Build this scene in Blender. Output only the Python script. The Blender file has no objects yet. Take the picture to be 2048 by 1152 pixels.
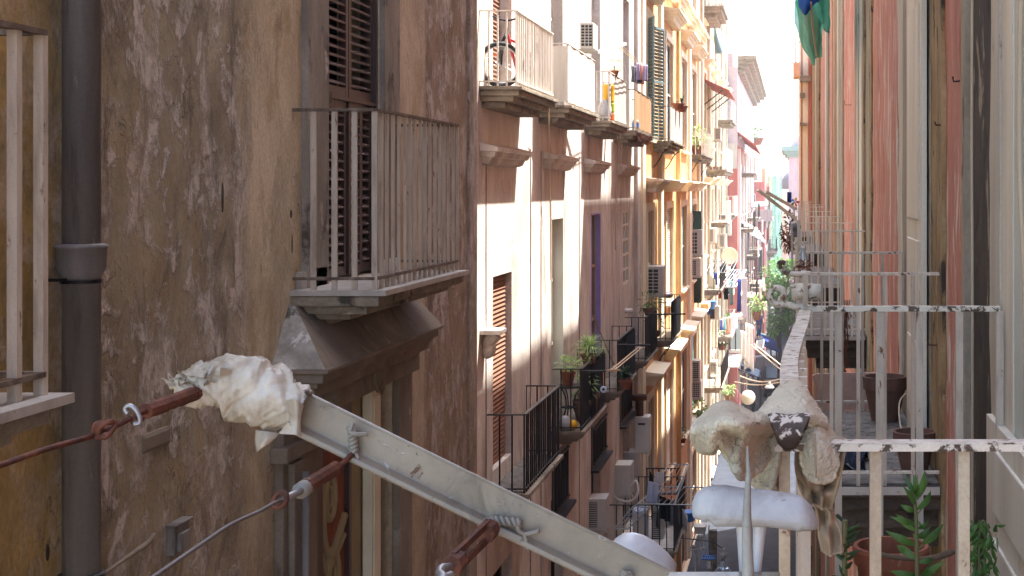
import bpy, bmesh, math, random
from mathutils import Vector, Matrix, noise
R = random.Random(11)
F, VX, VY, H = 2844.0, 1585.0, 378.0, 14.0      # focal length and vanishing point in photo pixels, eye height in metres
def P(px, py, d): return Vector(((px-VX)*d/F, d, H+(VY-py)*d/F))
def Zp(py, d): return H+(VY-py)*d/F
def Xp(px, d): return (px-VX)*d/F
def Dp(px, x): return F*x/(px-VX)
def lin(v):
    v /= 255.0
    return v/12.92 if v <= .04045 else ((v+.055)/1.055)**2.4
def C(r, g, b): return (lin(r), lin(g), lin(b), 1.0)
COL = bpy.context.scene.collection

# ------------------------------------------------------------------ materials
def newmat(name):
    m = bpy.data.materials.new(name); m.use_nodes = True
    nt = m.node_tree
    return m, nt, nt.nodes['Principled BSDF']
def nd(nt, typ, **kw):
    n = nt.nodes.new(typ)
    for k, v in kw.items():
        if k in n.inputs.keys(): n.inputs[k].default_value = v
        else: setattr(n, k, v)
    return n
def mixc(nt, fac, a, b, mode='MIX'):
    n = nt.nodes.new('ShaderNodeMix'); n.data_type = 'RGBA'; n.blend_type = mode
    for sock, val in ((n.inputs[0], fac), (n.inputs[6], a), (n.inputs[7], b)):
        if hasattr(val, 'links'): nt.links.new(val, sock)
        else: sock.default_value = val
    return n.outputs[2]
def rampn(nt, fac, stops, interp='LINEAR'):
    n = nt.nodes.new('ShaderNodeValToRGB'); e = n.color_ramp.elements; n.color_ramp.interpolation = interp
    while len(e) < len(stops): e.new(.5)
    for k, (p, c) in enumerate(stops):
        e[k].position = p; e[k].color = c if isinstance(c, tuple) else (c, c, c, 1)
    nt.links.new(fac, n.inputs[0])
    return n.outputs[0]
def noi(nt, vec, scale, detail=6, rough=.6, dist=0.0):
    n = nd(nt, 'ShaderNodeTexNoise', Scale=scale, Detail=detail, Roughness=rough, Distortion=dist)
    nt.links.new(vec, n.inputs['Vector'])
    return n.outputs['Fac']
def coords(nt, sc):
    tc = nt.nodes.new('ShaderNodeTexCoord'); mp = nt.nodes.new('ShaderNodeMapping')
    oi = nt.nodes.new('ShaderNodeObjectInfo'); mu = nt.nodes.new('ShaderNodeMath'); mu.operation = 'MULTIPLY'; mu.inputs[1].default_value = 37.0
    nt.links.new(oi.outputs['Random'], mu.inputs[0])
    mp.inputs['Scale'].default_value = sc
    nt.links.new(tc.outputs['Object'], mp.inputs['Vector']); nt.links.new(mu.outputs[0], mp.inputs['Location'])
    return mp.outputs['Vector']
def val(nt, op, a, b):
    n = nt.nodes.new('ShaderNodeMath'); n.operation = op
    for i, v in enumerate((a, b)):
        if hasattr(v, 'links'): nt.links.new(v, n.inputs[i])
        else: n.inputs[i].default_value = v
    return n.outputs[0]

def worn(name, cols, streak=(1, 1, .35), scale=3.0, patches=(), fine=.25, fines=60, bump=.3, bdist=.01, rough=.85, metal=0.0, spec=.3, lo=.3, hi=.7):
    """weathered surface: a ramp of tones through stretched noise, then thresholded patches of other tones, fine grain and relief.
    patches: (colour, scale, threshold, softness, stretch)"""
    m, nt, bs = newmat(name)
    v = coords(nt, streak)
    f = noi(nt, v, scale, 8, .62, .3)
    k = len(cols)
    c = rampn(nt, f, [(lo+(hi-lo)*i/max(1, k-1), q) for i, q in enumerate(cols)])
    h = f
    for q, ps, th, so, st in patches:
        pf = noi(nt, coords(nt, st), ps, 9, .66, .5)
        pm = rampn(nt, pf, [(th, 0.0), (min(1, th+so), 1.0)])
        c = mixc(nt, pm, c, q)
        h = val(nt, 'ADD', h, val(nt, 'MULTIPLY', pm, .6))
    g = noi(nt, coords(nt, (1, 1, 1)), fines, 4, .7)
    gg = rampn(nt, g, [(.25, 1-fine), (.75, 1+fine*.4)])
    c = mixc(nt, 1.0, c, gg, 'MULTIPLY')
    nt.links.new(c, bs.inputs['Base Color'])
    h = val(nt, 'ADD', h, val(nt, 'MULTIPLY', g, .35))
    if bump:
        b = nd(nt, 'ShaderNodeBump', Strength=bump, Distance=bdist)
        nt.links.new(h, b.inputs['Height']); nt.links.new(b.outputs['Normal'], bs.inputs['Normal'])
    bs.inputs['Roughness'].default_value = rough; bs.inputs['Metallic'].default_value = metal
    bs.inputs['Specular IOR Level'].default_value = spec
    return m
def plain(name, col, rough=.6, metal=0.0, var=.12, scale=9, bump=.08, spec=.4, trans=0.0):
    m, nt, bs = newmat(name)
    g = noi(nt, coords(nt, (1, 1, .6)), scale, 6, .65)
    gg = rampn(nt, g, [(.3, 1-var), (.7, 1+var)])
    nt.links.new(mixc(nt, 1.0, col, gg, 'MULTIPLY'), bs.inputs['Base Color'])
    if bump:
        b = nd(nt, 'ShaderNodeBump', Strength=bump, Distance=.004)
        nt.links.new(noi(nt, coords(nt, (1, 1, 1)), scale*6, 4, .6), b.inputs['Height']); nt.links.new(b.outputs['Normal'], bs.inputs['Normal'])
    bs.inputs['Roughness'].default_value = rough; bs.inputs['Metallic'].default_value = metal
    bs.inputs['Specular IOR Level'].default_value = spec
    if trans: bs.inputs['Transmission Weight'].default_value = trans
    return m
def leafm(name, a, b):
    m, nt, bs = newmat(name)
    g = noi(nt, coords(nt, (1, 1, 1)), 14, 3, .6)
    c = rampn(nt, g, [(.35, a), (.65, b)])
    nt.links.new(c, bs.inputs['Base Color'])
    bs.inputs['Roughness'].default_value = .5
    tr = nt.nodes.new('ShaderNodeBsdfTranslucent'); nt.links.new(c, tr.inputs['Color'])
    mx = nt.nodes.new('ShaderNodeMixShader'); mx.inputs[0].default_value = .35
    nt.links.new(bs.outputs[0], mx.inputs[1]); nt.links.new(tr.outputs[0], mx.inputs[2])
    nt.links.new(mx.outputs[0], nt.nodes['Material Output'].inputs['Surface'])
    return m
def clothm(name, col, bump=.5, scale=220, tl=.15, var=.12):
    m, nt, bs = newmat(name)
    g = noi(nt, coords(nt, (1, 1, 1)), 7, 5, .6)
    c = mixc(nt, 1.0, col, rampn(nt, g, [(.3, 1-var), (.7, 1+var)]), 'MULTIPLY')
    nt.links.new(c, bs.inputs['Base Color']); bs.inputs['Roughness'].default_value = .95
    bs.inputs['Specular IOR Level'].default_value = .1
    b = nd(nt, 'ShaderNodeBump', Strength=bump, Distance=.006)
    nt.links.new(noi(nt, coords(nt, (1, 1, 1)), scale, 3, .7), b.inputs['Height']); nt.links.new(b.outputs['Normal'], bs.inputs['Normal'])
    tr = nt.nodes.new('ShaderNodeBsdfTranslucent'); nt.links.new(c, tr.inputs['Color'])
    mx = nt.nodes.new('ShaderNodeMixShader'); mx.inputs[0].default_value = tl
    nt.links.new(bs.outputs[0], mx.inputs[1]); nt.links.new(tr.outputs[0], mx.inputs[2])
    nt.links.new(mx.outputs[0], nt.nodes['Material Output'].inputs['Surface'])
    return m

def netm(name, col, holes):
    mt = clothm(name, col, .4, 120, .55, .2); nt = mt.node_tree; out = nt.nodes['Material Output']; src = out.inputs['Surface'].links[0].from_socket
    tp = nt.nodes.new('ShaderNodeBsdfTransparent'); mx = nt.nodes.new('ShaderNodeMixShader'); mx.inputs[0].default_value = holes
    nt.links.new(src, mx.inputs[1]); nt.links.new(tp.outputs[0], mx.inputs[2]); nt.links.new(mx.outputs[0], out.inputs['Surface']); return mt
# ------------------------------------------------------------------ mesh builder
class MB:
    def __init__(s): s.v = []; s.f = []
    def add(s, vs, fs):
        b = len(s.v); s.v += [Vector(q) for q in vs]; s.f += [[i+b for i in f] for f in fs]; return s
    def box(s, x0, x1, y0, y1, z0, z1):
        if x0 > x1: x0, x1 = x1, x0
        if y0 > y1: y0, y1 = y1, y0
        if z0 > z1: z0, z1 = z1, z0
        return s.add([(x0,y0,z0),(x1,y0,z0),(x1,y1,z0),(x0,y1,z0),(x0,y0,z1),(x1,y0,z1),(x1,y1,z1),(x0,y1,z1)],
                     [(0,3,2,1),(4,5,6,7),(0,1,5,4),(1,2,6,5),(2,3,7,6),(3,0,4,7)])
    def bar(s, p, q, w, h, up=(0, 0, 1)):
        p, q = Vector(p), Vector(q); a = (q-p).normalized(); up = Vector(up)
        if abs(a.dot(up)) > .98: up = Vector((0, 1, 0))
        u = a.cross(up).normalized(); v = u.cross(a)
        u *= w/2; v *= h/2
        return s.add([p-u-v, p+u-v, p+u+v, p-u+v, q-u-v, q+u-v, q+u+v, q-u+v],
                     [(0,3,2,1),(4,5,6,7),(0,1,5,4),(1,2,6,5),(2,3,7,6),(3,0,4,7)])
    def tube(s, pts, r, n=8, caps=True):
        pts = [Vector(p) for p in pts]; m = len(pts); b = len(s.v); pu = None
        for i, p in enumerate(pts):
            t = (pts[min(m-1, i+1)]-pts[max(0, i-1)])
            t = t.normalized() if t.length > 1e-9 else Vector((0, 0, 1))
            if pu is None:
                pu = t.cross(Vector((0, 0, 1)))
                if pu.length < .05: pu = t.cross(Vector((1, 0, 0)))
            pu = (pu - t*pu.dot(t)).normalized(); w = t.cross(pu)
            rr = r[i] if isinstance(r, (list, tuple)) else r
            for k in range(n):
                a = 2*math.pi*k/n
                s.v.append(p + (pu*math.cos(a) + w*math.sin(a))*rr)
        for i in range(m-1):
            for k in range(n):
                k2 = (k+1) % n
                s.f.append([b+i*n+k, b+i*n+k2, b+(i+1)*n+k2, b+(i+1)*n+k])
        if caps:
            s.f.append([b+k for k in range(n)][::-1]); s.f.append([b+(m-1)*n+k for k in range(n)])
        return s
    def lathe(s, c, prof, n=24, M=None):
        c = Vector(c); b = len(s.v); m = len(prof)
        for r, z in prof:
            for k in range(n):
                a = 2*math.pi*k/n; q = Vector((r*math.cos(a), r*math.sin(a), z))
                if M is not None: q = M @ q
                s.v.append(c+q)
        for i in range(m-1):
            for k in range(n):
                k2 = (k+1) % n; s.f.append([b+i*n+k, b+i*n+k2, b+(i+1)*n+k2, b+(i+1)*n+k])
        if prof[0][0] > 1e-6: s.f.append([b+k for k in range(n)][::-1])
        if prof[-1][0] > 1e-6: s.f.append([b+(m-1)*n+k for k in range(n)])
        return s
    def prism(s, pts, vec):
        pts = [Vector(p) for p in pts]; vec = Vector(vec); n = len(pts)
        return s.add(pts+[p+vec for p in pts], [list(range(n))[::-1], list(range(n, 2*n))]+[[i, (i+1) % n, n+(i+1) % n, n+i] for i in range(n)])
    def grid(s, rows):
        b = len(s.v); n = len(rows[0])
        for r in rows: s.v += [Vector(q) for q in r]
        for i in range(len(rows)-1):
            for j in range(n-1):
                s.f.append([b+i*n+j, b+i*n+j+1, b+(i+1)*n+j+1, b+(i+1)*n+j])
        return s
    def ball(s, c, rx, ry, rz, n=16, m=10, amp=0, fr=3):
        c = Vector(c); rows = []
        for i in range(m+1):
            t = math.pi*i/m; row = []
            for k in range(n+1):
                a = 2*math.pi*k/n; d = Vector((math.sin(t)*math.cos(a), math.sin(t)*math.sin(a), math.cos(t)))
                q = 1+amp*noise.noise(d*fr+c*3)
                row.append(c+Vector((d.x*rx*q, d.y*ry*q, d.z*rz*q)))
            rows.append(row)
        return s.grid(rows)
    def build(s, name, mat, parent=None, smooth=False, bevel=0, solid=0, loc=None, sub=0):
        me = bpy.data.meshes.new(name)
        o = None
        if parent is not None:
            org = Vector(parent.matrix_world_loc) if False else wloc(parent)
        else:
            if loc is None:
                xs = [q.x for q in s.v]; ys = [q.y for q in s.v]; zs = [q.z for q in s.v]
                loc = Vector(((min(xs)+max(xs))/2, (min(ys)+max(ys))/2, min(zs)))
            org = Vector(loc)
        bm = bmesh.new()
        vs = [bm.verts.new(q-org) for q in s.v]
        for f in s.f:
            try: bm.faces.new([vs[i] for i in f])
            except ValueError: pass
        bmesh.ops.remove_doubles(bm, verts=bm.verts, dist=1e-6)
        bmesh.ops.recalc_face_normals(bm, faces=bm.faces)
        bm.to_mesh(me); bm.free()
        if smooth:
            for p in me.polygons: p.use_smooth = True
        me.materials.append(mat)
        o = bpy.data.objects.new(name, me); COL.objects.link(o)
        if parent is not None: o.parent = parent; WL[o.name] = org
        else: o.location = org; WL[o.name] = org
        if solid:
            q = o.modifiers.new('solid', 'SOLIDIFY'); q.thickness = solid; q.offset = 0
        if bevel:
            q = o.modifiers.new('bevel', 'BEVEL'); q.width = bevel; q.segments = 2; q.limit_method = 'ANGLE'; q.angle_limit = .7
        if sub:
            q = o.modifiers.new('sub', 'SUBSURF'); q.levels = sub; q.render_levels = sub
        return o
WL = {}
def wloc(o): return WL.get(o.name, Vector(o.location))
def tag(o, label, cat, group=None, kind=None):
    if label: o['label'] = label
    if cat: o['category'] = cat
    if group: o['group'] = group
    if kind: o['kind'] = kind
    return o
def T(name, label, cat, loc, group=None):
    o = bpy.data.objects.new(name, None); COL.objects.link(o); o.location = Vector(loc); o.empty_display_size = .1
    WL[o.name] = Vector(loc)
    return tag(o, label, cat, group)
def inst(src, name, parent, at):
    """copy of a mesh object placed at a world point under parent"""
    o = src.copy(); COL.objects.link(o); o.name = name; o.parent = parent; o.location = Vector(at)-wloc(parent)
    WL[o.name] = Vector(at)
    return o
def cat(p0, p1, p2, p3, t):
    return .5*((2*p1)+(-p0+p2)*t+(2*p0-5*p1+4*p2-p3)*t*t+(-p0+3*p1-3*p2+p3)*t*t*t)
def spline(pts, k=6):
    pts = [Vector(p) for p in pts]; out = []
    for i in range(len(pts)-1):
        a, b, c, d = pts[max(0, i-1)], pts[i], pts[i+1], pts[min(len(pts)-1, i+2)]
        for j in range(k): out.append(cat(a, b, c, d, j/k))
    out.append(pts[-1]); return out
def loft(rows, ku=6, kv=6):
    rr = [spline(r, ku) for r in rows]
    cols = [spline(c, kv) for c in zip(*rr)]
    return [list(r) for r in zip(*cols)]
def jig(g, amp, fr):
    g = [[Vector(q) for q in r] for r in g]
    return [[q + Vector((noise.noise(q*fr), noise.noise(q*fr+Vector((9, 1, 4))), noise.noise(q*fr+Vector((3, 7, 2)))))*amp for q in r] for r in g]

# ------------------------------------------------------------------ palette
m = {}
def wall_near():
    mt, nt, bs = newmat('brown_plaster')
    tc = nt.nodes.new('ShaderNodeTexCoord'); sx = nt.nodes.new('ShaderNodeSeparateXYZ')
    nt.links.new(tc.outputs['Object'], sx.inputs[0])
    y = sx.outputs[1]                                        # metres along the street from the wall's origin (y = 5)
    wob = noi(nt, coords(nt, (1, 2, 1.2)), 2.2, 5, .6)
    yy = val(nt, 'ADD', y, val(nt, 'MULTIPLY', val(nt, 'SUBTRACT', wob, .5), .22))
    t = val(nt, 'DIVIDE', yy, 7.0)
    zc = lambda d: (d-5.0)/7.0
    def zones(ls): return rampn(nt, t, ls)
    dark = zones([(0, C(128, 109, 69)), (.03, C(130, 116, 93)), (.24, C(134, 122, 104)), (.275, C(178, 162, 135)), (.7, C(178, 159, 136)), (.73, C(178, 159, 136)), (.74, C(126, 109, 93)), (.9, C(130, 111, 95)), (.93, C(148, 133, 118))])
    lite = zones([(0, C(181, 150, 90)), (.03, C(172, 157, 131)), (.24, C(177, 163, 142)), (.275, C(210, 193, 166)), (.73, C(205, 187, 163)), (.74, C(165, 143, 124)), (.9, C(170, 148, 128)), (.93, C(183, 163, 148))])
    f = noi(nt, coords(nt, (1, .8, .6)), 2.6, 10, .7, .5)
    c = mixc(nt, rampn(nt, f, [(.40, 0.0), (.60, 1.0)]), dark, lite)
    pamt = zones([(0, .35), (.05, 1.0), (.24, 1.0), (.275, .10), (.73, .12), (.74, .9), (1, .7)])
    p1 = rampn(nt, noi(nt, coords(nt, (1, .9, .62)), 3.6, 9, .6, .35), [(.50, 0.0), (.55, 1.0)])
    p2 = rampn(nt, noi(nt, coords(nt, (1, .9, .7)), 11, 9, .7, .3), [(.40, .15), (.54, 1.0)])
    pm = val(nt, 'MULTIPLY', val(nt, 'MULTIPLY', p1, p2), pamt)
    p3 = rampn(nt, noi(nt, coords(nt, (1, 1.0, .8)), 6.5, 8, .62, .4), [(.55, 0.0), (.585, 1.0)])
    pm = val(nt, 'MAXIMUM', pm, val(nt, 'MULTIPLY', val(nt, 'MULTIPLY', p3, p2), pamt))
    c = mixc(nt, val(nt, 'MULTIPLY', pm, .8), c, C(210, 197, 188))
    st = rampn(nt, noi(nt, coords(nt, (1, 1.1, .45)), 4.4, 9, .7, .8), [(.55, 0.0), (.64, .7)])
    c = mixc(nt, val(nt, 'MULTIPLY', st, pamt), c, C(112, 100, 88))
    oc = rampn(nt, noi(nt, coords(nt, (1, 1.3, .7)), 2.1, 8, .7, .4), [(.54, 0.0), (.66, .5)])
    c = mixc(nt, oc, c, C(166, 138, 100))
    sc2 = rampn(nt, noi(nt, coords(nt, (1, 1.1, .8)), 19, 6, .7, .8), [(.64, 0.0), (.68, .8)])
    c = mixc(nt, val(nt, 'MULTIPLY', sc2, pamt), c, C(196, 182, 174))
    vo = nt.nodes.new('ShaderNodeTexVoronoi'); vo.feature = 'DISTANCE_TO_EDGE'; vo.inputs['Scale'].default_value = 1.6
    wv = nt.nodes.new('ShaderNodeVectorMath'); wv.operation = 'ADD'; nz = nd(nt, 'ShaderNodeTexNoise', Scale=5.0, Detail=6); cv = coords(nt, (1, 1, .6)); nt.links.new(cv, nz.inputs['Vector'])
    nt.links.new(cv, wv.inputs[0]); nt.links.new(nz.outputs['Color'], wv.inputs[1]); nt.links.new(wv.outputs[0], vo.inputs['Vector'])
    crk = val(nt, 'MULTIPLY', rampn(nt, vo.outputs['Distance'], [(.004, 1.0), (.012, 0.0)]), rampn(nt, noi(nt, coords(nt, (1, 1, 1)), 1.3, 3, .5), [(.56, 0.0), (.64, .5)]))
    c = mixc(nt, crk, c, C(62, 52, 44))
    # lower wall is stained browner
    z = rampn(nt, val(nt, 'ADD', val(nt, 'MULTIPLY', val(nt, 'SUBTRACT', sx.outputs[2], 12.75), .25), val(nt, 'MULTIPLY', wob, .5)), [(.02, 1.0), (.42, 0.0)])
    c = mixc(nt, val(nt, 'MULTIPLY', z, .38), c, C(134, 108, 80))
    g = noi(nt, coords(nt, (1, 1, .8)), 46, 6, .72)
    c = mixc(nt, 1.0, c, rampn(nt, g, [(.25, .7), (.75, 1.12)]), 'MULTIPLY')
    nt.links.new(c, bs.inputs['Base Color'])
    h = val(nt, 'ADD', val(nt, 'MULTIPLY', pm, .9), val(nt, 'ADD', val(nt, 'MULTIPLY', g, .3), val(nt, 'ADD', val(nt, 'MULTIPLY', val(nt, 'ADD', st, crk), -.7), val(nt, 'MULTIPLY', f, .7))))
    b = nd(nt, 'ShaderNodeBump', Strength=.75, Distance=.02)
    nt.links.new(h, b.inputs['Height']); nt.links.new(b.outputs['Normal'], bs.inputs['Normal'])
    bs.inputs['Roughness'].default_value = .92; bs.inputs['Specular IOR Level'].default_value = .2
    return mt
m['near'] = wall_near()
m['pink'] = worn('pinkish_plaster', [C(176, 163, 152), C(205, 193, 182), C(220, 210, 199)], (1, .7, .35), 2.4, [(C(160, 146, 135), 1.4, .55, .12, (1, .9, .3)), (C(224, 217, 209), 3.4, .58, .05, (1, .9, .35)), (C(140, 126, 114), 7, .65, .05, (1, 1.1, .18))], .2, 26, .45, .02)
m['yellow'] = worn('ochre_plaster', [C(198, 150, 94), C(214, 168, 112), C(226, 188, 138)], (1, .6, .35), 1.2, [(C(226, 208, 172), 1.1, .57, .12, (1, .6, .3)), (C(166, 124, 80), 1.9, .62, .1, (1, .6, .3))], .14, 20, .25, .02)
m['cream'] = worn('cream_plaster', [C(218, 206, 174), C(228, 218, 192), C(234, 228, 208)], (1, .6, .3), 1.2, [(C(194, 172, 130), 1.5, .6, .12, (1, .6, .25))], .12, 20, .2, .02)
m['beige'] = worn('grey_beige_plaster', [C(150, 134, 112), C(186, 172, 148), C(206, 194, 172)], (1, 1, .25), 1.2, [(C(120, 104, 86), 1.2, .58, .12, (1, 1.6, .2))], .2, 16, .3, .03)
m['mauve'] = worn('mauve_plaster', [C(158, 140, 144), C(180, 164, 166), C(196, 182, 182)], (1, 1, .5), .8, [(C(128, 112, 114), 1.0, .6, .15, (1, 1.2, .5))], .15, 10, .2, .03)
m['red'] = worn('red_plaster', [C(160, 88, 79), C(180, 106, 95), C(196, 130, 119)], (1, .6, .25), 1.0, [(C(212, 184, 174), 1.2, .58, .1, (1, .6, .15))], .15, 10, .2, .03)
m['terrac'] = worn('orange_plaster', [C(204, 148, 112), C(216, 164, 126), C(224, 180, 146)], (1, 1, .2), 1.0, [(C(230, 208, 176), 1.5, .6, .1, (1, 2, .15))], .12, 10, .2, .03)
m['redwall'] = worn('red_streaked_plaster', [C(168, 104, 88), C(188, 124, 106), C(201, 150, 133)], (1, 1.0, .22), 4, [(C(214, 196, 182), 7, .54, .06, (1, 1.0, .2)), (C(146, 90, 74), 3, .58, .1, (1, 1, .3)), (C(162, 148, 130), 8, .60, .05, (1, 1, .4))], .2, 30, .5, .014)
m['stone'] = worn('stained_jamb_stone', [C(118, 106, 90), C(152, 140, 122), C(172, 160, 142)], (1, 1.2, .3), 4, [(C(98, 86, 68), 4, .58, .08, (1, 1.2, .4))], .22, 40, .35, .008)
m['ochstone'] = worn('ochre_stained_stone', [C(94, 78, 56), C(148, 122, 84), C(176, 150, 112)], (1, 1.2, .45), 5, [(C(62, 54, 44), 5, .55, .07, (1, 1.2, .6)), (C(182, 166, 138), 6, .62, .06, (1, 1.2, .6))], .25, 50, .4, .008)
m['mould'] = worn('black_moulded_stone', [C(40, 35, 30), C(64, 55, 46), C(92, 80, 66)], (1, 1.0, .6), 4, [(C(156, 142, 124), 4.2, .585, .06, (1, 1.0, .6)), (C(30, 27, 24), 4, .56, .1, (1, 1, .7))], .3, 40, .5, .012)
m['creamwood'] = worn('weathered_cream_paint', [C(184, 174, 156), C(206, 198, 182), C(214, 208, 194)], (1, 1.2, .12), 4, [(C(142, 128, 108), 8, .67, .05, (1, 1.4, .4))], .1, 60, .2, .004, .55)
m['greywood'] = worn('weathered_grey_paint', [C(156, 148, 136), C(180, 172, 158), C(192, 186, 174)], (1, 1.2, .14), 4, [(C(118, 106, 90), 9, .61, .06, (1, 1.4, .4))], .14, 60, .25, .004, .6)
m['palegreen'] = plain('pale_grey_green_paint', C(176, 182, 174), .5, 0, .05, 5)
m['baluster'] = worn('flaking_cream_iron_paint', [C(150, 136, 122), C(184, 170, 154), C(196, 184, 168)], (1, 1, .2), 20, [(C(104, 66, 40), 22, .63, .05, (1, 1, .35)), (C(92, 84, 76), 40, .66, .04, (1, 1, .6))], .12, 200, .35, .002, .6)
m['flake'] = worn('flaking_white_on_rust', [C(70, 56, 46), C(84, 68, 56), C(100, 84, 70)], (1, 1, 1), 20, [(C(206, 196, 180), 24, .47, .03, (1, .7, 1.0))], .15, 200, .6, .003, .65)
m['flaketop'] = worn('peeling_handrail_paint', [C(170, 158, 142), C(200, 190, 174), C(212, 204, 188)], (1, .7, 1), 30, [(C(112, 84, 62), 30, .57, .04, (1, 1.4, 1)), (C(70, 58, 50), 60, .65, .03, (1, 1.5, 1))], .2, 200, .7, .004, .7)
m['plate'] = worn('chipped_dark_iron_plate', [C(52, 42, 36), C(66, 54, 46), C(80, 66, 58)], (1, 1, 1), 20, [(C(200, 190, 176), 42, .545, .03, (1, .8, .8))], .15, 200, .6, .003, .65)
m['rust'] = worn('rusty_iron', [C(58, 34, 26), C(86, 50, 36), C(116, 70, 48)], (1, 1, 1), 30, [(C(140, 80, 44), 40, .62, .06, (1, 1, 1))], .25, 220, .5, .002, .75)
m['rustpost'] = worn('rust_bleeding_paint', [C(150, 132, 110), C(178, 162, 138), C(190, 176, 152)], (1, 1, .4), 18, [(C(130, 72, 36), 14, .56, .08, (1, 1, .5)), (C(92, 50, 28), 30, .62, .05, (1, 1, .6))], .2, 150, .5, .003, .75)
m['darkiron'] = plain('dark_brown_iron', C(44, 38, 36), .5, .3, .2, 30)
m['blackiron'] = plain('black_iron', C(26, 25, 27), .45, .3, .2, 30)
m['handrail'] = worn('rust_brown_handrail', [C(70, 58, 50), C(104, 88, 76), C(140, 126, 112)], (1, 1, 1), 14, [(C(90, 54, 36), 20, .58, .08, (1, 1, 1))], .2, 120, .3, .003, .6)
m['wwhite'] = worn('white_iron_paint', [C(186, 178, 166), C(212, 206, 196), C(222, 218, 208)], (1, 1, .3), 8, [(C(160, 120, 90), 10, .66, .05, (1, 1, .5))], .08, 80, .2, .002, .6)
m['marble'] = worn('pale_marble', [C(150, 143, 135), C(170, 163, 154), C(182, 176, 168)], (1, 1, 1), 6, [(C(130, 122, 114), 7, .62, .05, (1, 1, 1)), (C(124, 98, 78), 9, .65, .05, (1, 1, 1))], .08, 90, .1, .002, .45)
m['slab'] = worn('crumbling_slab_stone', [C(104, 94, 82), C(138, 126, 110), C(166, 154, 136)], (.6, .6, 2), 4, [(C(74, 66, 56), 5, .57, .08, (1, 1, 1)), (C(180, 170, 154), 7, .6, .06, (1, 1, 1))], .28, 50, .6, .02)
m['shadestone'] = worn('shade_darkened_slab_stone', [C(52, 44, 38), C(72, 62, 54), C(92, 80, 70)], (.6, .6, 2), 4, [(C(40, 34, 30), 5, .56, .1, (1, 1, 1)), (C(112, 100, 90), 9, .64, .05, (1, 1, 1))], .28, 50, .6, .02)  # slab stone darkened: shade under the right balconies put into its colour
m['pinkboard'] = worn('scuffed_pink_board', [C(168, 136, 122), C(188, 156, 142), C(200, 172, 158)], (1, 1, .6), 5, [(C(214, 194, 182), 9, .6, .05, (1, 1, .6))], .12, 60, .2, .004)
m['hood'] = worn('grey_brown_render', [C(104, 92, 80), C(122, 110, 96), C(138, 126, 112)], (1, 1, .6), 3, [(C(88, 76, 64), 4, .58, .1, (1, 1, .5)), (C(152, 142, 130), 5, .62, .06, (1, 1, .8))], .2, 60, .4, .008)
m['hoodgrey'] = worn('mottled_grey_cement', [C(112, 106, 98), C(150, 143, 134), C(178, 171, 162)], (1, 1, 1), 5, [(C(74, 70, 64), 3.0, .52, .04, (1, 1, 1)), (C(196, 190, 184), 4.0, .6, .03, (1, 1, 1))], .25, 60, .5, .01)
m['jamb'] = worn('grey_jamb_render', [C(112, 102, 92), C(136, 125, 114), C(156, 145, 134)], (1, 1, .35), 4, [(C(84, 74, 66), 5, .57, .08, (1, 1, .5)), (C(184, 170, 158), 6, .61, .05, (1, 1, .5))], .2, 60, .4, .008)
m['pipe'] = worn('grey_pipe', [C(98, 94, 90), C(114, 109, 105), C(130, 125, 120)], (1, 1, .12), 7, [(C(146, 138, 130), 12, .63, .05, (1, 1, .3)), (C(70, 64, 60), 6, .57, .1, (1, 1, .15)), (C(118, 92, 72), 9, .66, .04, (1, 1, .3))], .18, 80, .35, .004, .55)
m['shutter'] = plain('dark_brown_shutter_wood', C(60, 42, 39), .38, 0, .18, 14, .1, .5)
m['slat'] = plain('sheen_lightened_slat', C(142, 127, 124), .2, 0, .15, 10, .05, .9)  # brown slats, base colour lightened to carry the sheen of the sky
m['green'] = plain('green_shutter_paint', C(44, 84, 66), .5, 0, .12)
m['bluegreen'] = plain('faded_blue_green_shutter', C(104, 128, 132), .5, 0, .12)
m['whiteshut'] = plain('white_shutter_paint', C(214, 210, 200), .5, 0, .08)
m['brownblind'] = worn('brown_rolling_blind', [C(120, 84, 66), C(134, 96, 76), C(146, 108, 88)], (.2, .2, 18), 2, [], .15, 60, .2, .004)
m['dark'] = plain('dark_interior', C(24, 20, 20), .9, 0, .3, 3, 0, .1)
m['glass'] = plain('dim_window_glass', C(52, 58, 64), .08, 0, .2, 3, 0, .6)
m['paleglass'] = plain('pale_curtained_glass', C(176, 190, 194), .12, 0, .1, 2, 0, .6)
m['lilac'] = plain('violet_door_paint', C(150, 138, 198), .6, 0, .12)
m['creamdoor'] = plain('cream_door_paint', C(208, 200, 176), .55, 0, .1)
m['acw'] = plain('aged_white_casing', C(206, 200, 188), .5, 0, .06)
m['acg'] = plain('grey_casing', C(186, 182, 174), .55, 0, .08)
m['acgrille'] = plain('dark_fan_grille', C(40, 40, 42), .6, 0, .2)
m['terra'] = worn('terracotta', [C(112, 64, 46), C(132, 78, 57), C(148, 96, 74)], (1, 1, .4), 8, [(C(168, 142, 124), 10, .63, .06, (1, 1, .4)), (C(82, 54, 42), 9, .6, .08, (1, 1, .5))], .2, 90, .25, .003)
m['terradark'] = worn('weathered_brown_clay', [C(88, 64, 54), C(106, 78, 66), C(122, 94, 80)], (1, 1, .4), 8, [(C(140, 118, 104), 9, .64, .06, (1, 1, .4))], .2, 90, .25, .003)
m['soil'] = worn('dry_potting_soil', [C(56, 44, 34), C(78, 62, 48), C(96, 80, 64)], (1, 1, 1), 40, [], .4, 200, .8, .01)
m['leaf'] = leafm('mid_green_leaf', C(48, 84, 36), C(84, 122, 56))
m['leafd'] = leafm('dark_green_leaf', C(34, 58, 34), C(58, 86, 50))
m['leafp'] = leafm('pale_green_leaf', C(120, 150, 80), C(168, 190, 120))
m['leaft'] = leafm('tree_leaf', C(62, 112, 38), C(128, 172, 70))
m['deadleaf'] = leafm('dry_brown_leaf', C(96, 56, 40), C(140, 88, 58))
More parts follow.
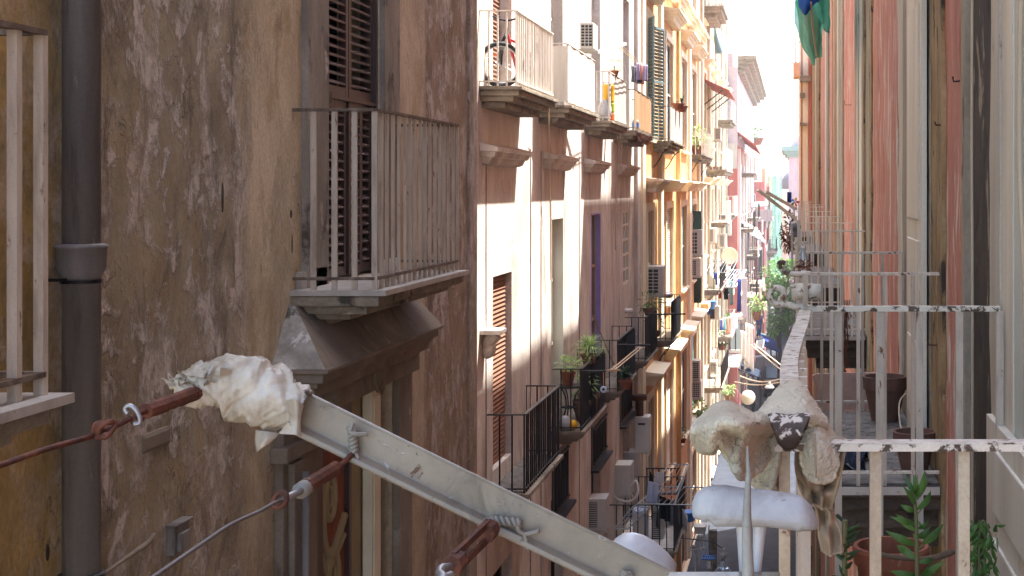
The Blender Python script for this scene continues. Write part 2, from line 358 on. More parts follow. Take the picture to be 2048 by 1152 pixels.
m['stem'] = plain('green_brown_stem', C(96, 98, 62), .7)
m['bark'] = plain('grey_brown_bark', C(84, 70, 56), .9, 0, .25)
m['beam'] = worn('thick_grey_gloss_paint', [C(114, 106, 92), C(126, 118, 103), C(137, 129, 114)], (1, 1, 1), 8, [(C(98, 91, 78), 9, .56, .1, (1, 1, 1)), (C(92, 58, 36), 26, .655, .03, (1, 1, 1)), (C(156, 153, 144), 44, .63, .04, (1, 1, 1)), (C(84, 78, 68), 90, .67, .03, (1, 1, 1))], .1, 60, .45, .005, .38, 0, .45)
m['beamwire'] = plain('painted_wire', C(122, 118, 108), .5, 0, .12)
m['zinc'] = plain('galvanised_steel', C(150, 150, 150), .4, .7, .15, 30)
m['oldwire'] = plain('dull_wire', C(104, 98, 94), .5, .4, .2, 30)
m['whitegloss'] = worn('chipped_white_gloss', [C(168, 170, 172), C(180, 182, 184), C(190, 192, 194)], (1, 1, 1), 10, [(C(122, 118, 110), 16, .64, .04, (1, 1, 1)), (C(150, 146, 138), 6, .56, .1, (1, 1, 1))], .06, 90, .3, .003, .3, 0, .5)
m['foam'] = worn('grey_white_coated_foam', [C(158, 160, 160), C(170, 172, 172), C(180, 182, 182)], (1, 1, 1), 10, [(C(132, 132, 130), 22, .65, .06, (1, 1, 1)), (C(148, 146, 140), 6, .56, .1, (1, 1, 1))], .08, 60, .5, .006, .6, 0, .4)
m['spike'] = worn('lichen_grey_spike', [C(120, 120, 112), C(140, 140, 132), C(156, 156, 148)], (1, 1, .6), 20, [(C(104, 108, 92), 40, .58, .08, (1, 1, 1))], .15, 120, .4, .004, .6)
m['terry'] = clothm('cream_terry', C(196, 188, 166), 1.0, 150, .04, .16)
m['tan'] = clothm('taupe_cotton', C(168, 152, 132), .35, 300, .1, .12)
m['plastic'] = worn('stained_plastic_film', [C(138, 126, 106), C(164, 154, 136), C(186, 178, 163)], (1, 1, 1), 13, [(C(122, 98, 68), 10, .53, .12, (1, 1, 1)), (C(70, 60, 50), 16, .60, .06, (1, 1, 1))], .08, 70, .25, .004, .34, 0, .5)
m['net'] = netm('green_debris_net', C(112, 200, 180), .3)
m['tarp'] = clothm('blue_tarpaulin', C(60, 108, 184), .3, 60, .5, .15)
m['road'] = worn('blue_grey_basalt_paving', [C(34, 38, 46), C(46, 50, 60), C(58, 63, 72)], (1, 1, 1), 1.6, [(C(76, 80, 88), 3, .64, .05, (1, .5, 1))], .3, 12, .6, .03, .75, 0, .2)
m['sky_grey'] = plain('pale_distant_render', C(206, 206, 204), .8, 0, .06)
m['copper'] = plain('verdigris_cornice', C(126, 156, 146), .7, 0, .1)
m['slate'] = plain('slate_dome', C(74, 68, 76), .7, 0, .15)
m['redtile'] = worn('red_roof_sheet', [C(140, 66, 54), C(160, 80, 66), C(174, 98, 82)], (1, 6, 1), 2, [], .15, 20, .3, .01)
m['straw'] = plain('straw', C(222, 206, 176), .8, 0, .12)
m['skin'] = plain('skin', C(150, 104, 80), .6, 0, .05)
m['paper'] = plain('white_cotton_shirt', C(214, 218, 224), .9, 0, .05)
for k, c in dict(cwhite=(222, 222, 220), cblue=(52, 66, 132), cblack=(30, 30, 34), clilac=(172, 160, 188), cpink=(206, 150, 150), cteal=(110, 150, 150), cred=(176, 60, 60), cgrey=(120, 120, 126), csheer=(220, 208, 192), clight=(196, 206, 224), cpeach=(214, 150, 120), cdark=(58, 66, 84)).items():
    m[k] = clothm('laundry_'+k[1:], C(*c), .3, 120, .3, .1)
m['yellowp'] = plain('yellow_plastic', C(226, 172, 30), .5, 0, .05)
m['limep'] = plain('lime_plastic', C(150, 170, 40), .5, 0, .05)
m['orangep'] = plain('orange_plastic', C(220, 104, 40), .5, 0, .05)
m['bluep'] = plain('blue_plastic', C(60, 120, 196), .5, 0, .08)
m['redp'] = plain('red_paint', C(178, 38, 48), .35, 0, .05)
m['tyre'] = plain('black_rubber', C(30, 30, 32), .8, 0, .1)
m['steel'] = plain('bright_steel', C(180, 180, 184), .3, .8, .1)
m['string'] = plain('pale_cord', C(186, 166, 140), .8, 0, .1)
m['wood'] = worn('raw_wood', [C(140, 110, 78), C(164, 134, 98), C(180, 152, 116)], (1, 1, .2), 8, [], .15, 60, .2, .004)
m['reed'] = worn('brown_reed_screen', [C(110, 80, 50), C(160, 122, 82), C(190, 156, 112)], (6, 6, .1), 5, [(C(84, 58, 38), 5, .6, .1, (2, 3, .3))], .2, 60, .4, .008)
m['sheet'] = worn('dirty_white_screen_sheet', [C(190, 182, 168), C(208, 202, 190), C(218, 214, 204)], (2, 3, .15), 3, [(C(166, 150, 126), 3, .62, .12, (1, 2, .3))], .06, 60, .15, .005)
m['greysheet'] = worn('grey_screen_sheet', [C(150, 144, 138), C(172, 166, 158), C(184, 180, 172)], (2, 3, .15), 3, [(C(130, 116, 100), 3, .62, .12, (1, 2, .3))], .06, 60, .15, .005)
m['mural'] = worn('orange_red_door_panel', [C(112, 62, 44), C(130, 74, 52), C(146, 90, 66)], (1, 1, .6), 6, [(C(90, 70, 54), 5, .58, .1, (1, 1, 1))], .15, 60, .2, .003)
m['scroll'] = plain('faded_olive_relief', C(146, 132, 98), .7, 0, .15)
m['debris'] = worn('grimy_floor_with_debris', [C(84, 80, 76), C(116, 112, 106), C(140, 134, 128)], (1, 1, 1), 8, [(C(70, 60, 50), 30, .56, .05, (1, 1, 1)), (C(190, 184, 176), 50, .66, .03, (1, 1, 1))], .35, 120, .6, .01)
m['scaf'] = plain('scaffold_tube', C(150, 156, 156), .5, .4, .1)
m['tealnet'] = netm('pale_teal_scaffold_net', C(150, 214, 196), .45)
m['bottle'] = plain('clear_bottle_plastic', C(210, 220, 224), .1, 0, .05, 5, 0, .5, .7)
# ------------------------------------------------------------------ generic building pieces
def wall_mesh(X, dirx, y0, y1, z0, z1, holes, thick=.3, depth=5.0, top=None):
    """street wall in the plane x = X (dirx: +1 faces +x) with real openings, end walls, back and flat roof"""
    mb = MB(); ys = sorted(set([y0, y1]+[h[0] for h in holes]+[h[1] for h in holes])); zs = sorted(set([z0, z1]+[h[2] for h in holes]+[h[3] for h in holes]))
    xi = X-dirx*thick; xb = X-dirx*depth
    def quad(a, b, c, d): mb.add([a, b, c, d], [(0, 1, 2, 3)])
    for i in range(len(ys)-1):
        for k in range(len(zs)-1):
            cy, cz = (ys[i]+ys[i+1])/2, (zs[k]+zs[k+1])/2
            if any(h[0] < cy < h[1] and h[2] < cz < h[3] for h in holes): continue
            quad((X, ys[i], zs[k]), (X, ys[i+1], zs[k]), (X, ys[i+1], zs[k+1]), (X, ys[i], zs[k+1]))
    for a, b, c, d in holes:
        quad((X, a, c), (xi, a, c), (xi, a, d), (X, a, d)); quad((X, b, c), (xi, b, c), (xi, b, d), (X, b, d))
        quad((X, a, c), (X, b, c), (xi, b, c), (xi, a, c)); quad((X, a, d), (X, b, d), (xi, b, d), (xi, a, d))
    quad((X, y0, z0), (xb, y0, z0), (xb, y0, z1), (X, y0, z1)); quad((X, y1, z0), (xb, y1, z0), (xb, y1, z1), (X, y1, z1))
    quad((xb, y0, z0), (xb, y1, z0), (xb, y1, z1), (xb, y0, z1)); quad((X, y0, z1), (X, y1, z1), (xb, y1, z1), (xb, y0, z1))
    return mb
def slats(mb, x, ya, yb, za, zb, step, dirx, tilt=.014, thick=.009, w=None):
    n = max(1, int((zb-za)/step)); dz = (zb-za)/n
    for i in range(n):
        z = za+dz*(i+.5)
        mb.add([(x+dirx*tilt, ya, z-dz*.25), (x+dirx*tilt, yb, z-dz*.25), (x-dirx*tilt, yb, z+dz*.08), (x-dirx*tilt, ya, z+dz*.08),
                (x+dirx*(tilt+thick), ya, z-dz*.25+thick), (x+dirx*(tilt+thick), yb, z-dz*.25+thick), (x-dirx*tilt+dirx*thick, yb, z+dz*.08+thick), (x-dirx*tilt+dirx*thick, ya, z+dz*.08+thick)],
               [(0,3,2,1),(4,5,6,7),(0,1,5,4),(1,2,6,5),(2,3,7,6),(3,0,4,7)])
def leaf_louver(root, x, dirx, ya, yb, za, zb, mat, smat, step=.05, st=.05, rails=(), name='shutter'):
    f = MB(); t = .022
    f.box(x-t, x+t, ya, ya+st, za, zb); f.box(x-t, x+t, yb-st, yb, za, zb)
    lv = [za]+list(rails)+[zb]
    for i, z in enumerate(lv):
        hh = st*1.3
        lo, hi = (z, z+hh) if i == 0 else ((z-hh, z) if i == len(lv)-1 else (z-hh*.6, z+hh*.6))
        f.box(x-t+.001, x+t-.001, ya+st, yb-st, lo, hi)
    o = f.build(name, mat, root)
    s = MB()
    for i in range(len(lv)-1):
        a = lv[i]+(st*1.3 if i == 0 else st*.8); b = lv[i+1]-(st*1.3 if i == len(lv)-2 else st*.8)
        slats(s, x, ya+st, yb-st, a, b, step, dirx)
    s.build('slats', smat, o)
    return o
def panel_shutter_open(root, X, dirx, y, w, za, zb, mat, smat, ang=1.2, near=True, step=.07):
    """a louvred leaf hinged at the jamb and swung out from the wall"""
    hx, hy = X+dirx*.02, y; u = Vector((dirx*math.sin(ang), (-1 if near else 1)*math.cos(ang), 0)); n = Vector((u.y, -u.x, 0))
    f = MB(); p = Vector((hx, hy, 0)); q = p+u*w; up = Vector((0, 0, 1)); st = .05
    def bx(a, b, z0, z1, t):
        A = p+u*a; B = p+u*b
        f.add([A-n*t+up*z0, B-n*t+up*z0, B+n*t+up*z0, A+n*t+up*z0, A-n*t+up*z1, B-n*t+up*z1, B+n*t+up*z1, A+n*t+up*z1], [(0,3,2,1),(4,5,6,7),(0,1,5,4),(1,2,6,5),(2,3,7,6),(3,0,4,7)])
    bx(0, st, za, zb, .02); bx(w-st, w, za, zb, .02)
    for z in (za, (za+zb)/2, zb-.07): bx(st, w-st, z, z+.07, .019)
    o = f.build('shutter', mat, root)
    s = MB(); k = int((zb-za-.1)/step)
    for i in range(k):
        z = za+.09+i*step
        A = p+u*st+up*z; B = p+u*(w-st)+up*z
        s.add([A-n*.014, B-n*.014, B+n*.014+up*step*.7, A+n*.014+up*step*.7, A-n*.014+up*.006, B-n*.014+up*.006, B+n*.014+up*(step*.7+.006), A+n*.014+up*(step*.7+.006)],
              [(0,3,2,1),(4,5,6,7),(0,1,5,4),(1,2,6,5),(2,3,7,6),(3,0,4,7)])
    s.build('slats', smat, o)
    return o
def window(root, X, dirx, h, kind='glass', frame='creamwood', depth=.28, bars=2, mid=1, sm='green', name='window'):
    """fills an opening: frame > pane / slats / blind"""
    a, b, c, d = h; x = X-dirx*(depth-.08); f = MB(); w = .06
    fm = m[frame]
    f.box(x-.03, x+.03, a, a+w, c, d); f.box(x-.03, x+.03, b-w, b, c, d)
    f.box(x-.029, x+.029, a+w, b-w, c, c+w); f.box(x-.029, x+.029, a+w, b-w, d-w, d)
    for i in range(1, bars):
        y = a+(b-a)*i/bars; f.box(x-.028, x+.032, y-.03, y+.03, c+w, d-w)
    for i in range(1, mid+1):
        z = c+(d-c)*i/(mid+1)
        ys = [a+w]+[a+(b-a)*k/bars for k in range(1, bars)]+[b-w]
        for k in range(len(ys)-1):
            f.box(x-.027, x+.031, ys[k]+(.03 if k else 0), ys[k+1]-(.03 if k < len(ys)-2 else 0), z-.025, z+.025)
    o = f.build(name, fm, root)
    if kind in ('glass', 'pale', 'dark'):
        g = MB(); g.box(x-.012, x-.002, a+w, b-w, c+w, d-w)
        g.build('pane', m[{'glass': 'glass', 'pale': 'paleglass', 'dark': 'dark'}[kind]], o)
    elif kind == 'louver':
        s = MB(); slats(s, x, a+w, b-w, c+w, d-w, .07, dirx); s.build('slats', m[sm], o)
        g = MB(); g.box(x-.1, x-.09, a, b, c, d); g.build('pane', m['dark'], o)
    elif kind == 'blind':
        g = MB(); n = int((d-c)/.06)
        for i in range(n):
            z = c+(d-c)*i/n; dz = (d-c)/n
            g.prism([(x+dirx*.035, a+w, z), (x+dirx*.05, a+w, z+dz*.5), (x+dirx*.035, a+w, z+dz*.98), (x+dirx*.033, a+w, z+dz*.5)], (0, b-a-2*w, 0))
        g.build('blind', m[sm], o)
        g = MB(); g.box(x-.1, x-.09, a, b, c, d); g.build('pane', m['dark'], o)
    return o
def stepped(mb, xw, dirx, y0, y1, ztop, steps):
    """moulding stack: (thickness, projection)"""
    z = ztop
    for t, p in steps:
        e = p-steps[0][1]
        mb.box(xw, xw+dirx*p, y0-e*.0+ (steps[0][1]-p)*.7, y1-(steps[0][1]-p)*.7, z-t, z); z -= t
    return z
def rail_set(root, pts, ztop, hgt, mat, rmat, sp=.13, w=.015, railw=.03, railh=.01, brail=True, wy=None, sag=0, skip=()):
    """handrail along pts (x, y), bottom rail and every baluster a mesh of its own"""
    r = MB(); b = MB(); cnt = 0
    for i in range(len(pts)-1):
        p, q = Vector((*pts[i], ztop)), Vector((*pts[i+1], ztop))
        r.bar(p, q, railw, railh)
        if brail: b.bar(p-Vector((0, 0, hgt-.06)), q-Vector((0, 0, hgt-.06)), railw*.8, railh)
    ho = r.build('handrail', rmat, root)
    if brail: b.build('bottom_rail', rmat, root)
    L0 = hgt-railh/2-(.0)
    src = None
    for i in range(len(pts)-1):
        p, q = Vector((*pts[i], 0)), Vector((*pts[i+1], 0)); L = (q-p).length; n = max(1, round(L/sp))
        if wy: src = None
        ww, hw = (w, wy or w) if abs(q.x-p.x) > abs(q.y-p.y) or not wy else (wy, w)
        for k in range(1, n+1):
            c = p.lerp(q, k/n)
            c.x += R.uniform(-.003, .003); c.y += R.uniform(-.003, .003)
            if src is None:
                mb = MB(); mb.box(c.x-ww/2, c.x+ww/2, c.y-hw/2, c.y+hw/2, ztop-hgt, ztop-railh/2-.0005)
                src = mb.build('baluster', mat, root); src0 = c.copy()
            else:
                o = src.copy(); COL.objects.link(o); o.parent = root
                o.location = src.location+(c-src0); WL[o.name] = wloc(root)
            cnt += 1
    return ho
def balcony(root, xw, dirx, prot, y0, y1, zf, rh=.98, sm='slab', mat='baluster', rmat='handrail', sp=.13, w=.016, sides=('near', 'front', 'far'), steps=None, panel=None, brackets=False, top=None, railw=.03, nearpanel=None, wy=None):
    xf = xw+dirx*prot
    steps = steps or [(.05, prot+.04), (.05, prot), (.06, prot-.06), (.05, prot-.14)]
    mb = MB(); stepped(mb, xw, dirx, y0-.04, y1+.04, zf, steps)
    b = mb.build('balcony', m[sm], root, bevel=.008)
    if top:
        t = MB(); t.box(xw, xw+dirx*(prot+.05), y0-.05, y1+.05, zf+.002, zf+.03); t.build('floor_slab', m[top], b)
        zf += .03
    e = .02*dirx; pts = []
    if 'near' in sides: pts.append((xw, y0))
    pts += [(xf-e, y0), (xf-e, y1)]
    if 'far' in sides: pts.append((xw, y1))
    rail_set(b, pts, zf+rh, rh, m[mat], m[rmat], sp, w, railw, .016, True, wy)
    if panel:
        p = MB(); x = xf-e+dirx*.014
        p.grid([[(x+dirx*.006*math.sin(j*1.7), y0+(y1-y0)*j/14, z) for j in range(15)] for z in (zf+.04, zf+rh*.5, zf+rh*.985)])
        p.build('screen', m[panel], b, solid=.004)
    if nearpanel:
        p = MB(); p.box(min(xw, xf)+.02, max(xw, xf)-.03, y0-.012, y0-.006, zf+.05, zf+rh*.96); p.build('screen', m[nearpanel], b)
    if brackets:
        for y in (y0+.2, y1-.2):
            k = MB(); k.tube(spline([(xw, y, zf-.75), (xw+dirx*.12, y, zf-.6), (xw+dirx*prot*.6, y, zf-.3), (xw+dirx*prot*.9, y, zf-.2)], 5), .018, 6); k.build('bracket', m['darkiron'], b)
    return b
def hood(root, xw, dirx, y0, y1, zt, prot, mat, name='window_hood', h=.26):
    mb = MB(); s_ = min(1, (prot-.03)/.26); pr = [(0, 0), (prot, -.0), (prot, -.05), (prot-.05*s_, -.06), (prot-.08*s_, -.12), (prot-.13*s_, -.13), (prot-.17*s_, -.2), (prot-.2*s_, -.21), (prot-.24*s_, -h), (0, -h)]
    # mitred returns: rings of (x, y) per profile step
    for i in range(1, len(pr)-2):
        (p0, h0), (p1, h1) = pr[i], pr[i+1]
        e0, e1 = (prot-p0)*.8, (prot-p1)*.8
        A = [(xw, y0+e0, zt+h0), (xw+dirx*p0, y0+e0, zt+h0), (xw+dirx*p0, y1-e0, zt+h0), (xw, y1-e0, zt+h0)]
        B = [(xw, y0+e1, zt+h1), (xw+dirx*p1, y0+e1, zt+h1), (xw+dirx*p1, y1-e1, zt+h1), (xw, y1-e1, zt+h1)]
        mb.add(A+B, [(0, 1, 5, 4), (1, 2, 6, 5), (2, 3, 7, 6)])
    mb.add([(xw, y0, zt+.06), (xw+dirx*prot, y0, zt), (xw+dirx*prot, y1, zt), (xw, y1, zt+.06)], [(0, 1, 2, 3)])
    mb.add([(xw, y0, zt+.06), (xw+dirx*prot, y0, zt), (xw, y0, zt)], [(0, 1, 2)]); mb.add([(xw, y1, zt+.06), (xw+dirx*prot, y1, zt), (xw, y1, zt)], [(0, 1, 2)])
    e = .24*s_*.8; q = prot-.24*s_
    mb.add([(xw, y0+e, zt-h), (xw+dirx*q, y0+e, zt-h), (xw+dirx*q, y1-e, zt-h), (xw, y1-e, zt-h)], [(0, 1, 2, 3)])
    return mb.build(name, m[mat], root)
def surround(root, X, dirx, h, w=.16, p=.03, mat='jamb', name='door_surround', sill=False):
    a, b, c, d = h; mb = MB()
    mb.box(X, X+dirx*p, a-w, a, c, d+w); mb.box(X, X+dirx*p, b, b+w, c, d+w); mb.box(X, X+dirx*p*.97, a, b, d, d+w)
    if sill: mb.box(X, X+dirx*(p+.08), a-w-.05, b+w+.05, c-.07, c)
    return mb.build(name, m[mat], root)

# ------------------------------------------------------------------ building 1: brown plaster house, near, across the lane
X1 = -2.62; E1 = 11.72
b1 = T('tenement_house', 'nearest brown house of peeling plaster with shuttered balcony door and grey downpipe', 'house', (X1, 5, 0))
d1 = (7.93, 9.02, 13.47, 16.9); d2 = (7.76, 9.30, 10.2, 12.74)
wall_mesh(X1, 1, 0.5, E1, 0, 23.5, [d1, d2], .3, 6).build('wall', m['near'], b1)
# balcony door with brown louvred shutters
surround(b1, X1, 1, (7.93, 9.02, 13.47, 17.0), .34, .035, 'jamb')
fr = MB(); xs = X1-.06
fr.box(xs-.05, xs+.05, 7.93, 7.99, 13.47, 16.9); fr.box(xs-.05, xs+.05, 8.98, 9.02, 13.47, 16.9)
do = fr.build('door_frame', m['shutter'], b1)
midz = Zp(212, 8.4)
for ya, yb in ((7.995, 8.475), (8.49, 8.975)):
    leaf_louver(b1, xs+.01, 1, ya, yb, midz+.05, 16.9, m['shutter'], m['slat'], .052, .045)
for ya, yb, xo in ((7.995, 8.27, .0), (8.285, 8.475, -.012), (8.49, 8.74, .0), (8.755, 8.975, -.012)):
    leaf_louver(b1, xs+.01+xo, 1, ya, yb, 13.49, midz+.03, m['shutter'], m['slat'], .052, .04)
k = MB(); k.box(xs-.02, xs+.05, 7.99, 8.98, midz+.03, midz+.05); k.build('transom', m['shutter'], b1)
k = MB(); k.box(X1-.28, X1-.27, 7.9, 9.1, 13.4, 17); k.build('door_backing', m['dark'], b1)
hg = MB(); hg.box(xs+.035, xs+.07, 7.96, 8.06, midz+.0, midz+.06); hg.build('hinge', m['blackiron'], b1)
# its balcony
zf = Zp(580, 7.46)
bal = balcony(b1, X1, 1, .45, 7.46, 9.28, zf-.03, .945, 'slab', 'baluster', 'handrail', .112, .028, ('near', 'front', 'far'), [(.055, .46), (.045, .38), (.035, .27), (.03, .15)], top='marble', wy=.015)
sk = MB(); sk.box(X1+.002, X1+.03, 7.5, 7.62, zf+.002, zf+.09); sk.box(X1+.002, X1+.035, 7.68, 7.9, zf+.002, zf+.1); sk.build('skirting_tile', m['marble'], bal)
for i in range(3): st = MB(); st.box(X1+.30, X1+.318, 8.05+i*.12, 8.068+i*.12, zf+.002, zf+.13); st.build('lit_baluster_foot', m['wwhite'], bal)  # white bars stand in for light on the front balusters' lower ends
# hipped door hood below it
hz, rz = Zp(738, 7.16), Zp(610, 7.38); hx = -2.345; rx = X1
hm = MB()
yn, yf, rn, rf = 7.14, 9.52, 7.40, 9.36
hm.add([(X1, yn, hz), (hx, yn, hz), (X1+.03, rn, rz), (X1, rn, rz)], [(0, 1, 2, 3)])
hn = hm.build('door_hood', m['hoodgrey'], b1)
hm = MB()
hm.add([(hx, yn+.0, hz), (hx, yf, hz), (X1+.03, rf, rz), (X1+.03, rn, rz)], [(0, 1, 2, 3)]); hm.add([(X1, yf, hz), (hx, yf, hz), (X1+.03, rf, rz), (X1, rf, rz)], [(0, 1, 2, 3)])
hm.add([(X1, rn, rz), (X1+.03, rn, rz), (X1+.03, rf, rz), (X1, rf, rz)], [(0, 1, 2, 3)])
hm.build('hood_slope', m['hood'], hn)
hm = MB(); stepped(hm, X1, 1, yn, yf, hz-.001, [(.025, .285), (.05, .255), (.03, .22), (.05, .20), (.03, .15)])
hm.build('hood_cornice', m['hood'], hn, bevel=.006)
# lower door: frieze, oval, jambs, panelled leaf and open leaf
fz = hz-.19
lo = MB(); lo.box(X1, X1+.10, 7.9, 9.62, 12.78, fz-.002); lo.box(X1, X1+.14, 9.18, 9.6, 12.98, 13.03); lo.box(X1, X1+.12, 9.2, 9.58, 12.9, 12.978)
fo = lo.build('door_frieze', m['hood'], b1, bevel=.01)
ov = MB(); ov.ball((X1+.10, 8.66, 12.93), .035, .1, .13, 20, 12); ov.build('oval_boss', m['hood'], fo, smooth=True)
ov = MB(); ov.tube([(X1+.105, 8.66+.125*math.cos(a), 12.93+.16*math.sin(a)) for a in [i*math.pi/12 for i in range(25)]], .012, 6, False); ov.build('oval_ring', m['hood'], fo, smooth=True)
lo = MB(); lo.box(X1, X1+.05, 7.18, 7.70, 9, fz-.003); lo.box(X1, X1+.05, 9.31, 9.62, 9, 12.779); lo.box(X1+.05, X1+.085, 7.24, 7.40, 9, 12.6); lo.box(X1, X1+.09, 7.12, 7.74, 12.62, 12.70)
lo.build('door_surround', m['hood'], b1, bevel=.008)
pp = MB(); pp.tube([(X1+.12, 7.30, 9), (X1+.12, 7.30, 12.55)], .018, 10); pp.build('downpipe', m['pipe'], b1, smooth=True)
df = MB(); xd = X1-.09
df.box(xd-.03, xd+.03, 7.80, 8.12, 10.2, 12.74); df.box(xd-.03, xd+.03, 8.12, 8.60, 12.5, 12.74); df.box(xd-.03, xd+.03, 8.60, 8.65, 10.2, 12.74)
dd = df.build('door_leaf', m['shutter'], b1, bevel=.006)
k = MB(); k.box(xd-.015, xd+.0, 8.12, 8.60, 10.2, 12.5); k.build('door_panel', m['mural'], dd)
sc = MB()
for (cy, cz, r0, tw) in ((8.30, 12.22, .17, 1.9), (8.36, 11.75, .19, 1.8)):
    pts = []
    for i in range(40):
        a = i/39*tw*2*math.pi; rr = r0*(1-i/52)
        pts.append((xd+.008, cy+rr*.62*math.cos(a+2.2), cz+rr*math.sin(a+2.2)))
    sc.tube(pts, [.03*(1-i/60) for i in range(40)], 6)
sc.tube(spline([(xd+.006, 8.16, 12.35), (xd+.006, 8.18, 12.0), (xd+.006, 8.32, 11.86), (xd+.006, 8.57, 12.04)], 8), .028, 6)
sc.tube(spline([(xd+.006, 8.16, 11.9), (xd+.006, 8.26, 11.78), (xd+.006, 8.57, 11.92)], 8), .02, 6)
sc.build('scroll_relief', m['scroll'], dd, smooth=True)
k = MB(); k.box(xd-.05, xd+.02, 8.66, 8.86, 10.2, 12.74); k.build('door_leaf', m['scroll'], b1)
k = MB(); k.box(X1-.06, X1+.0, 8.861, 9.04, 10.2, 12.739); k.box(X1+.0, X1+.012, 8.88, 9.01, 10.2, 12.7); k.build('door_leaf', m['creamdoor'], b1, bevel=.004)
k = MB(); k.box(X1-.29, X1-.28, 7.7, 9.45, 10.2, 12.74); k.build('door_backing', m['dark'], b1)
# left edge balcony
zl = Zp(788, 4.12)
b0 = balcony(b1, X1, 1, .475, 2.3, 4.10, zl-.03, 1.045, 'slab', 'baluster', 'handrail', .138, .028, ('near', 'front', 'far'), [(.06, .46), (.05, .38), (.07, .30), (.08, .18)], top='marble', railw=.035)
# corner strip, downpipe, conduit, boxes, stub
k = MB(); k.box(X1+.001, X1+.02, 11.45, E1+.002, 0, 23.5); k.build('corner_strip', m['near'], b1)
px_, py_ = -2.54, 5.08
dp = MB(); dp.tube([(px_, py_, 12.60), (px_, py_, 23)], .064, 20)
dpo = dp.build('downpipe', m['pipe'], b1, smooth=True)
k = MB(); k.lathe((px_, py_, Zp(555, 5.05)), [(.063, -.012), (.066, 0), (.082, .03), (.084, .10), (.087, .102), (.087, .115), (.066, .12)], 22); k.build('pipe_collar', m['pipe'], dpo, smooth=True)
k = MB(); k.lathe((px_, py_, Zp(560, 5.05)), [(.066, -.012), (.07, -.012), (.07, .0), (.066, .0)], 20); k.bar((px_, py_-.02, Zp(561, 5.05)), (X1, py_-.14, Zp(556, 5.05)), .012, .012); k.bar((px_, py_+.02, Zp(561, 5.05)), (X1, py_+.1, Zp(561, 5.05)), .012, .012); k.build('pipe_bracket', m['blackiron'], dpo)
k = MB(); k.lathe((px_, py_, 12.575), [(.03, -.0), (.075, .0), (.08, .02), (.08, .05), (.065, .055)], 20); k.build('pipe_collar', m['blackiron'], dpo, smooth=True)
k = MB(); k.tube(spline([(X1+.02, 5.2, 12.53), (X1+.02, 5.4, 12.55), (X1+.022, 5.72, 12.575), (X1-.02, 5.88, 12.58)], 6), [.008]*10+[.011]*9, 8); k.build('conduit', m['hood'], b1, smooth=True)
k = MB(); dbx = 6.02; k.box(X1, X1+.035, dbx-.07, dbx+.07, Zp(1104, dbx), Zp(1046, dbx)); k.box(X1+.035, X1+.055, dbx-.05, dbx+.045, Zp(1098, dbx), Zp(1062, dbx)); k.box(X1, X1+.05, dbx-.08, dbx+.085, Zp(1046, dbx), Zp(1041, dbx)); k.build('junction_box', m['pipe'], b1, bevel=.004)
k = MB(); k.box(X1-.04, X1+.012, 5.72, 5.98, Zp(900, 5.85), Zp(858, 5.85)); k.build('brick_stub', m['hood'], b1, bevel=.02)
for (pxc, pyc, w_, h_) in ((445, 395, .012, .07), (582, 428, .014, .022), (584, 488, .007, .05), (95, 1105, .012, .03)):
    dc = Dp(pxc, X1); zc_ = Zp(pyc, dc); cr = MB()
    ring = [Vector((X1+.0015, dc+w_*(1+.7*noise.noise(Vector((q, pxc, 1))))*math.cos(q*.52), zc_+h_*(1+.7*noise.noise(Vector((q, pyc, 2))))*math.sin(q*.52))) for q in range(12)]
    cr.prism(ring, (-.012, 0, 0)); cr.build('plaster_hole', m['mould'], b1)

# ------------------------------------------------------------------ building 2: pinkish plaster
X2 = -3.95; Y2a, Y2b = 12.6, 36.2
b2 = T('tenement_house', 'pinkish plaster house with two rows of balconies and sunlit patches, behind the nearest brown house', 'house', (X2, Y2a, 0))
bays = [(18.75, 20.0), (23.25, 24.45), (27.9, 29.2), (33.15, 34.35)]
zU, zL = 15.3, 10.28
H2 = []; kinds = []
for i, (a, b) in enumerate(bays):
    H2.append((a, b, zU, zU+3.2)); kinds.append('up')
lowtop = [12.84, 13.53, 13.52, 13.5]
for i, (a, b) in enumerate(bays):
    H2.append((a, b, zL if i < 3 else 11.75, lowtop[i])); kinds.append('lo')
for i, (a, b) in enumerate(bays):
    H2.append((a, b, 5.2, 8.9)); kinds.append('base')
for i, (a, b) in enumerate(bays):
    H2.append((a, b, .2, 3.6)); kinds.append('shop')
wall_mesh(X2, 1, Y2a, Y2b, 0, 24.6, H2, .3, 7).build('wall', m['pink'], b2)
for i, (h, kd) in enumerate(zip(H2, kinds)):
    j = i % 4
    if kd == 'up': window(b2, X2, 1, h, 'glass' if j else 'blind', 'wwhite' if j != 0 else 'shutter', sm='brownblind', name='balcony_door')
    elif kd == 'lo':
        if j == 0:
            window(b2, X2, 1, h, 'blind', 'shutter', .2, sm='brownblind', name='balcony_door')
        elif j == 1: window(b2, X2, 1, h, 'pale', 'creamwood', .26, mid=2, bars=1, name='balcony_door')
        elif j == 2: window(b2, X2, 1, h, 'glass', 'wood', .2, mid=2, bars=1, name='balcony_door')
        else: window(b2, X2, 1, h, 'pale', 'creamwood', .12, mid=4, bars=2)
    elif kd == 'base': window(b2, X2, 1, h, 'dark', 'shutter', .25, name='balcony_door')
    else: window(b2, X2, 1, h, 'dark', 'greywood', .25)
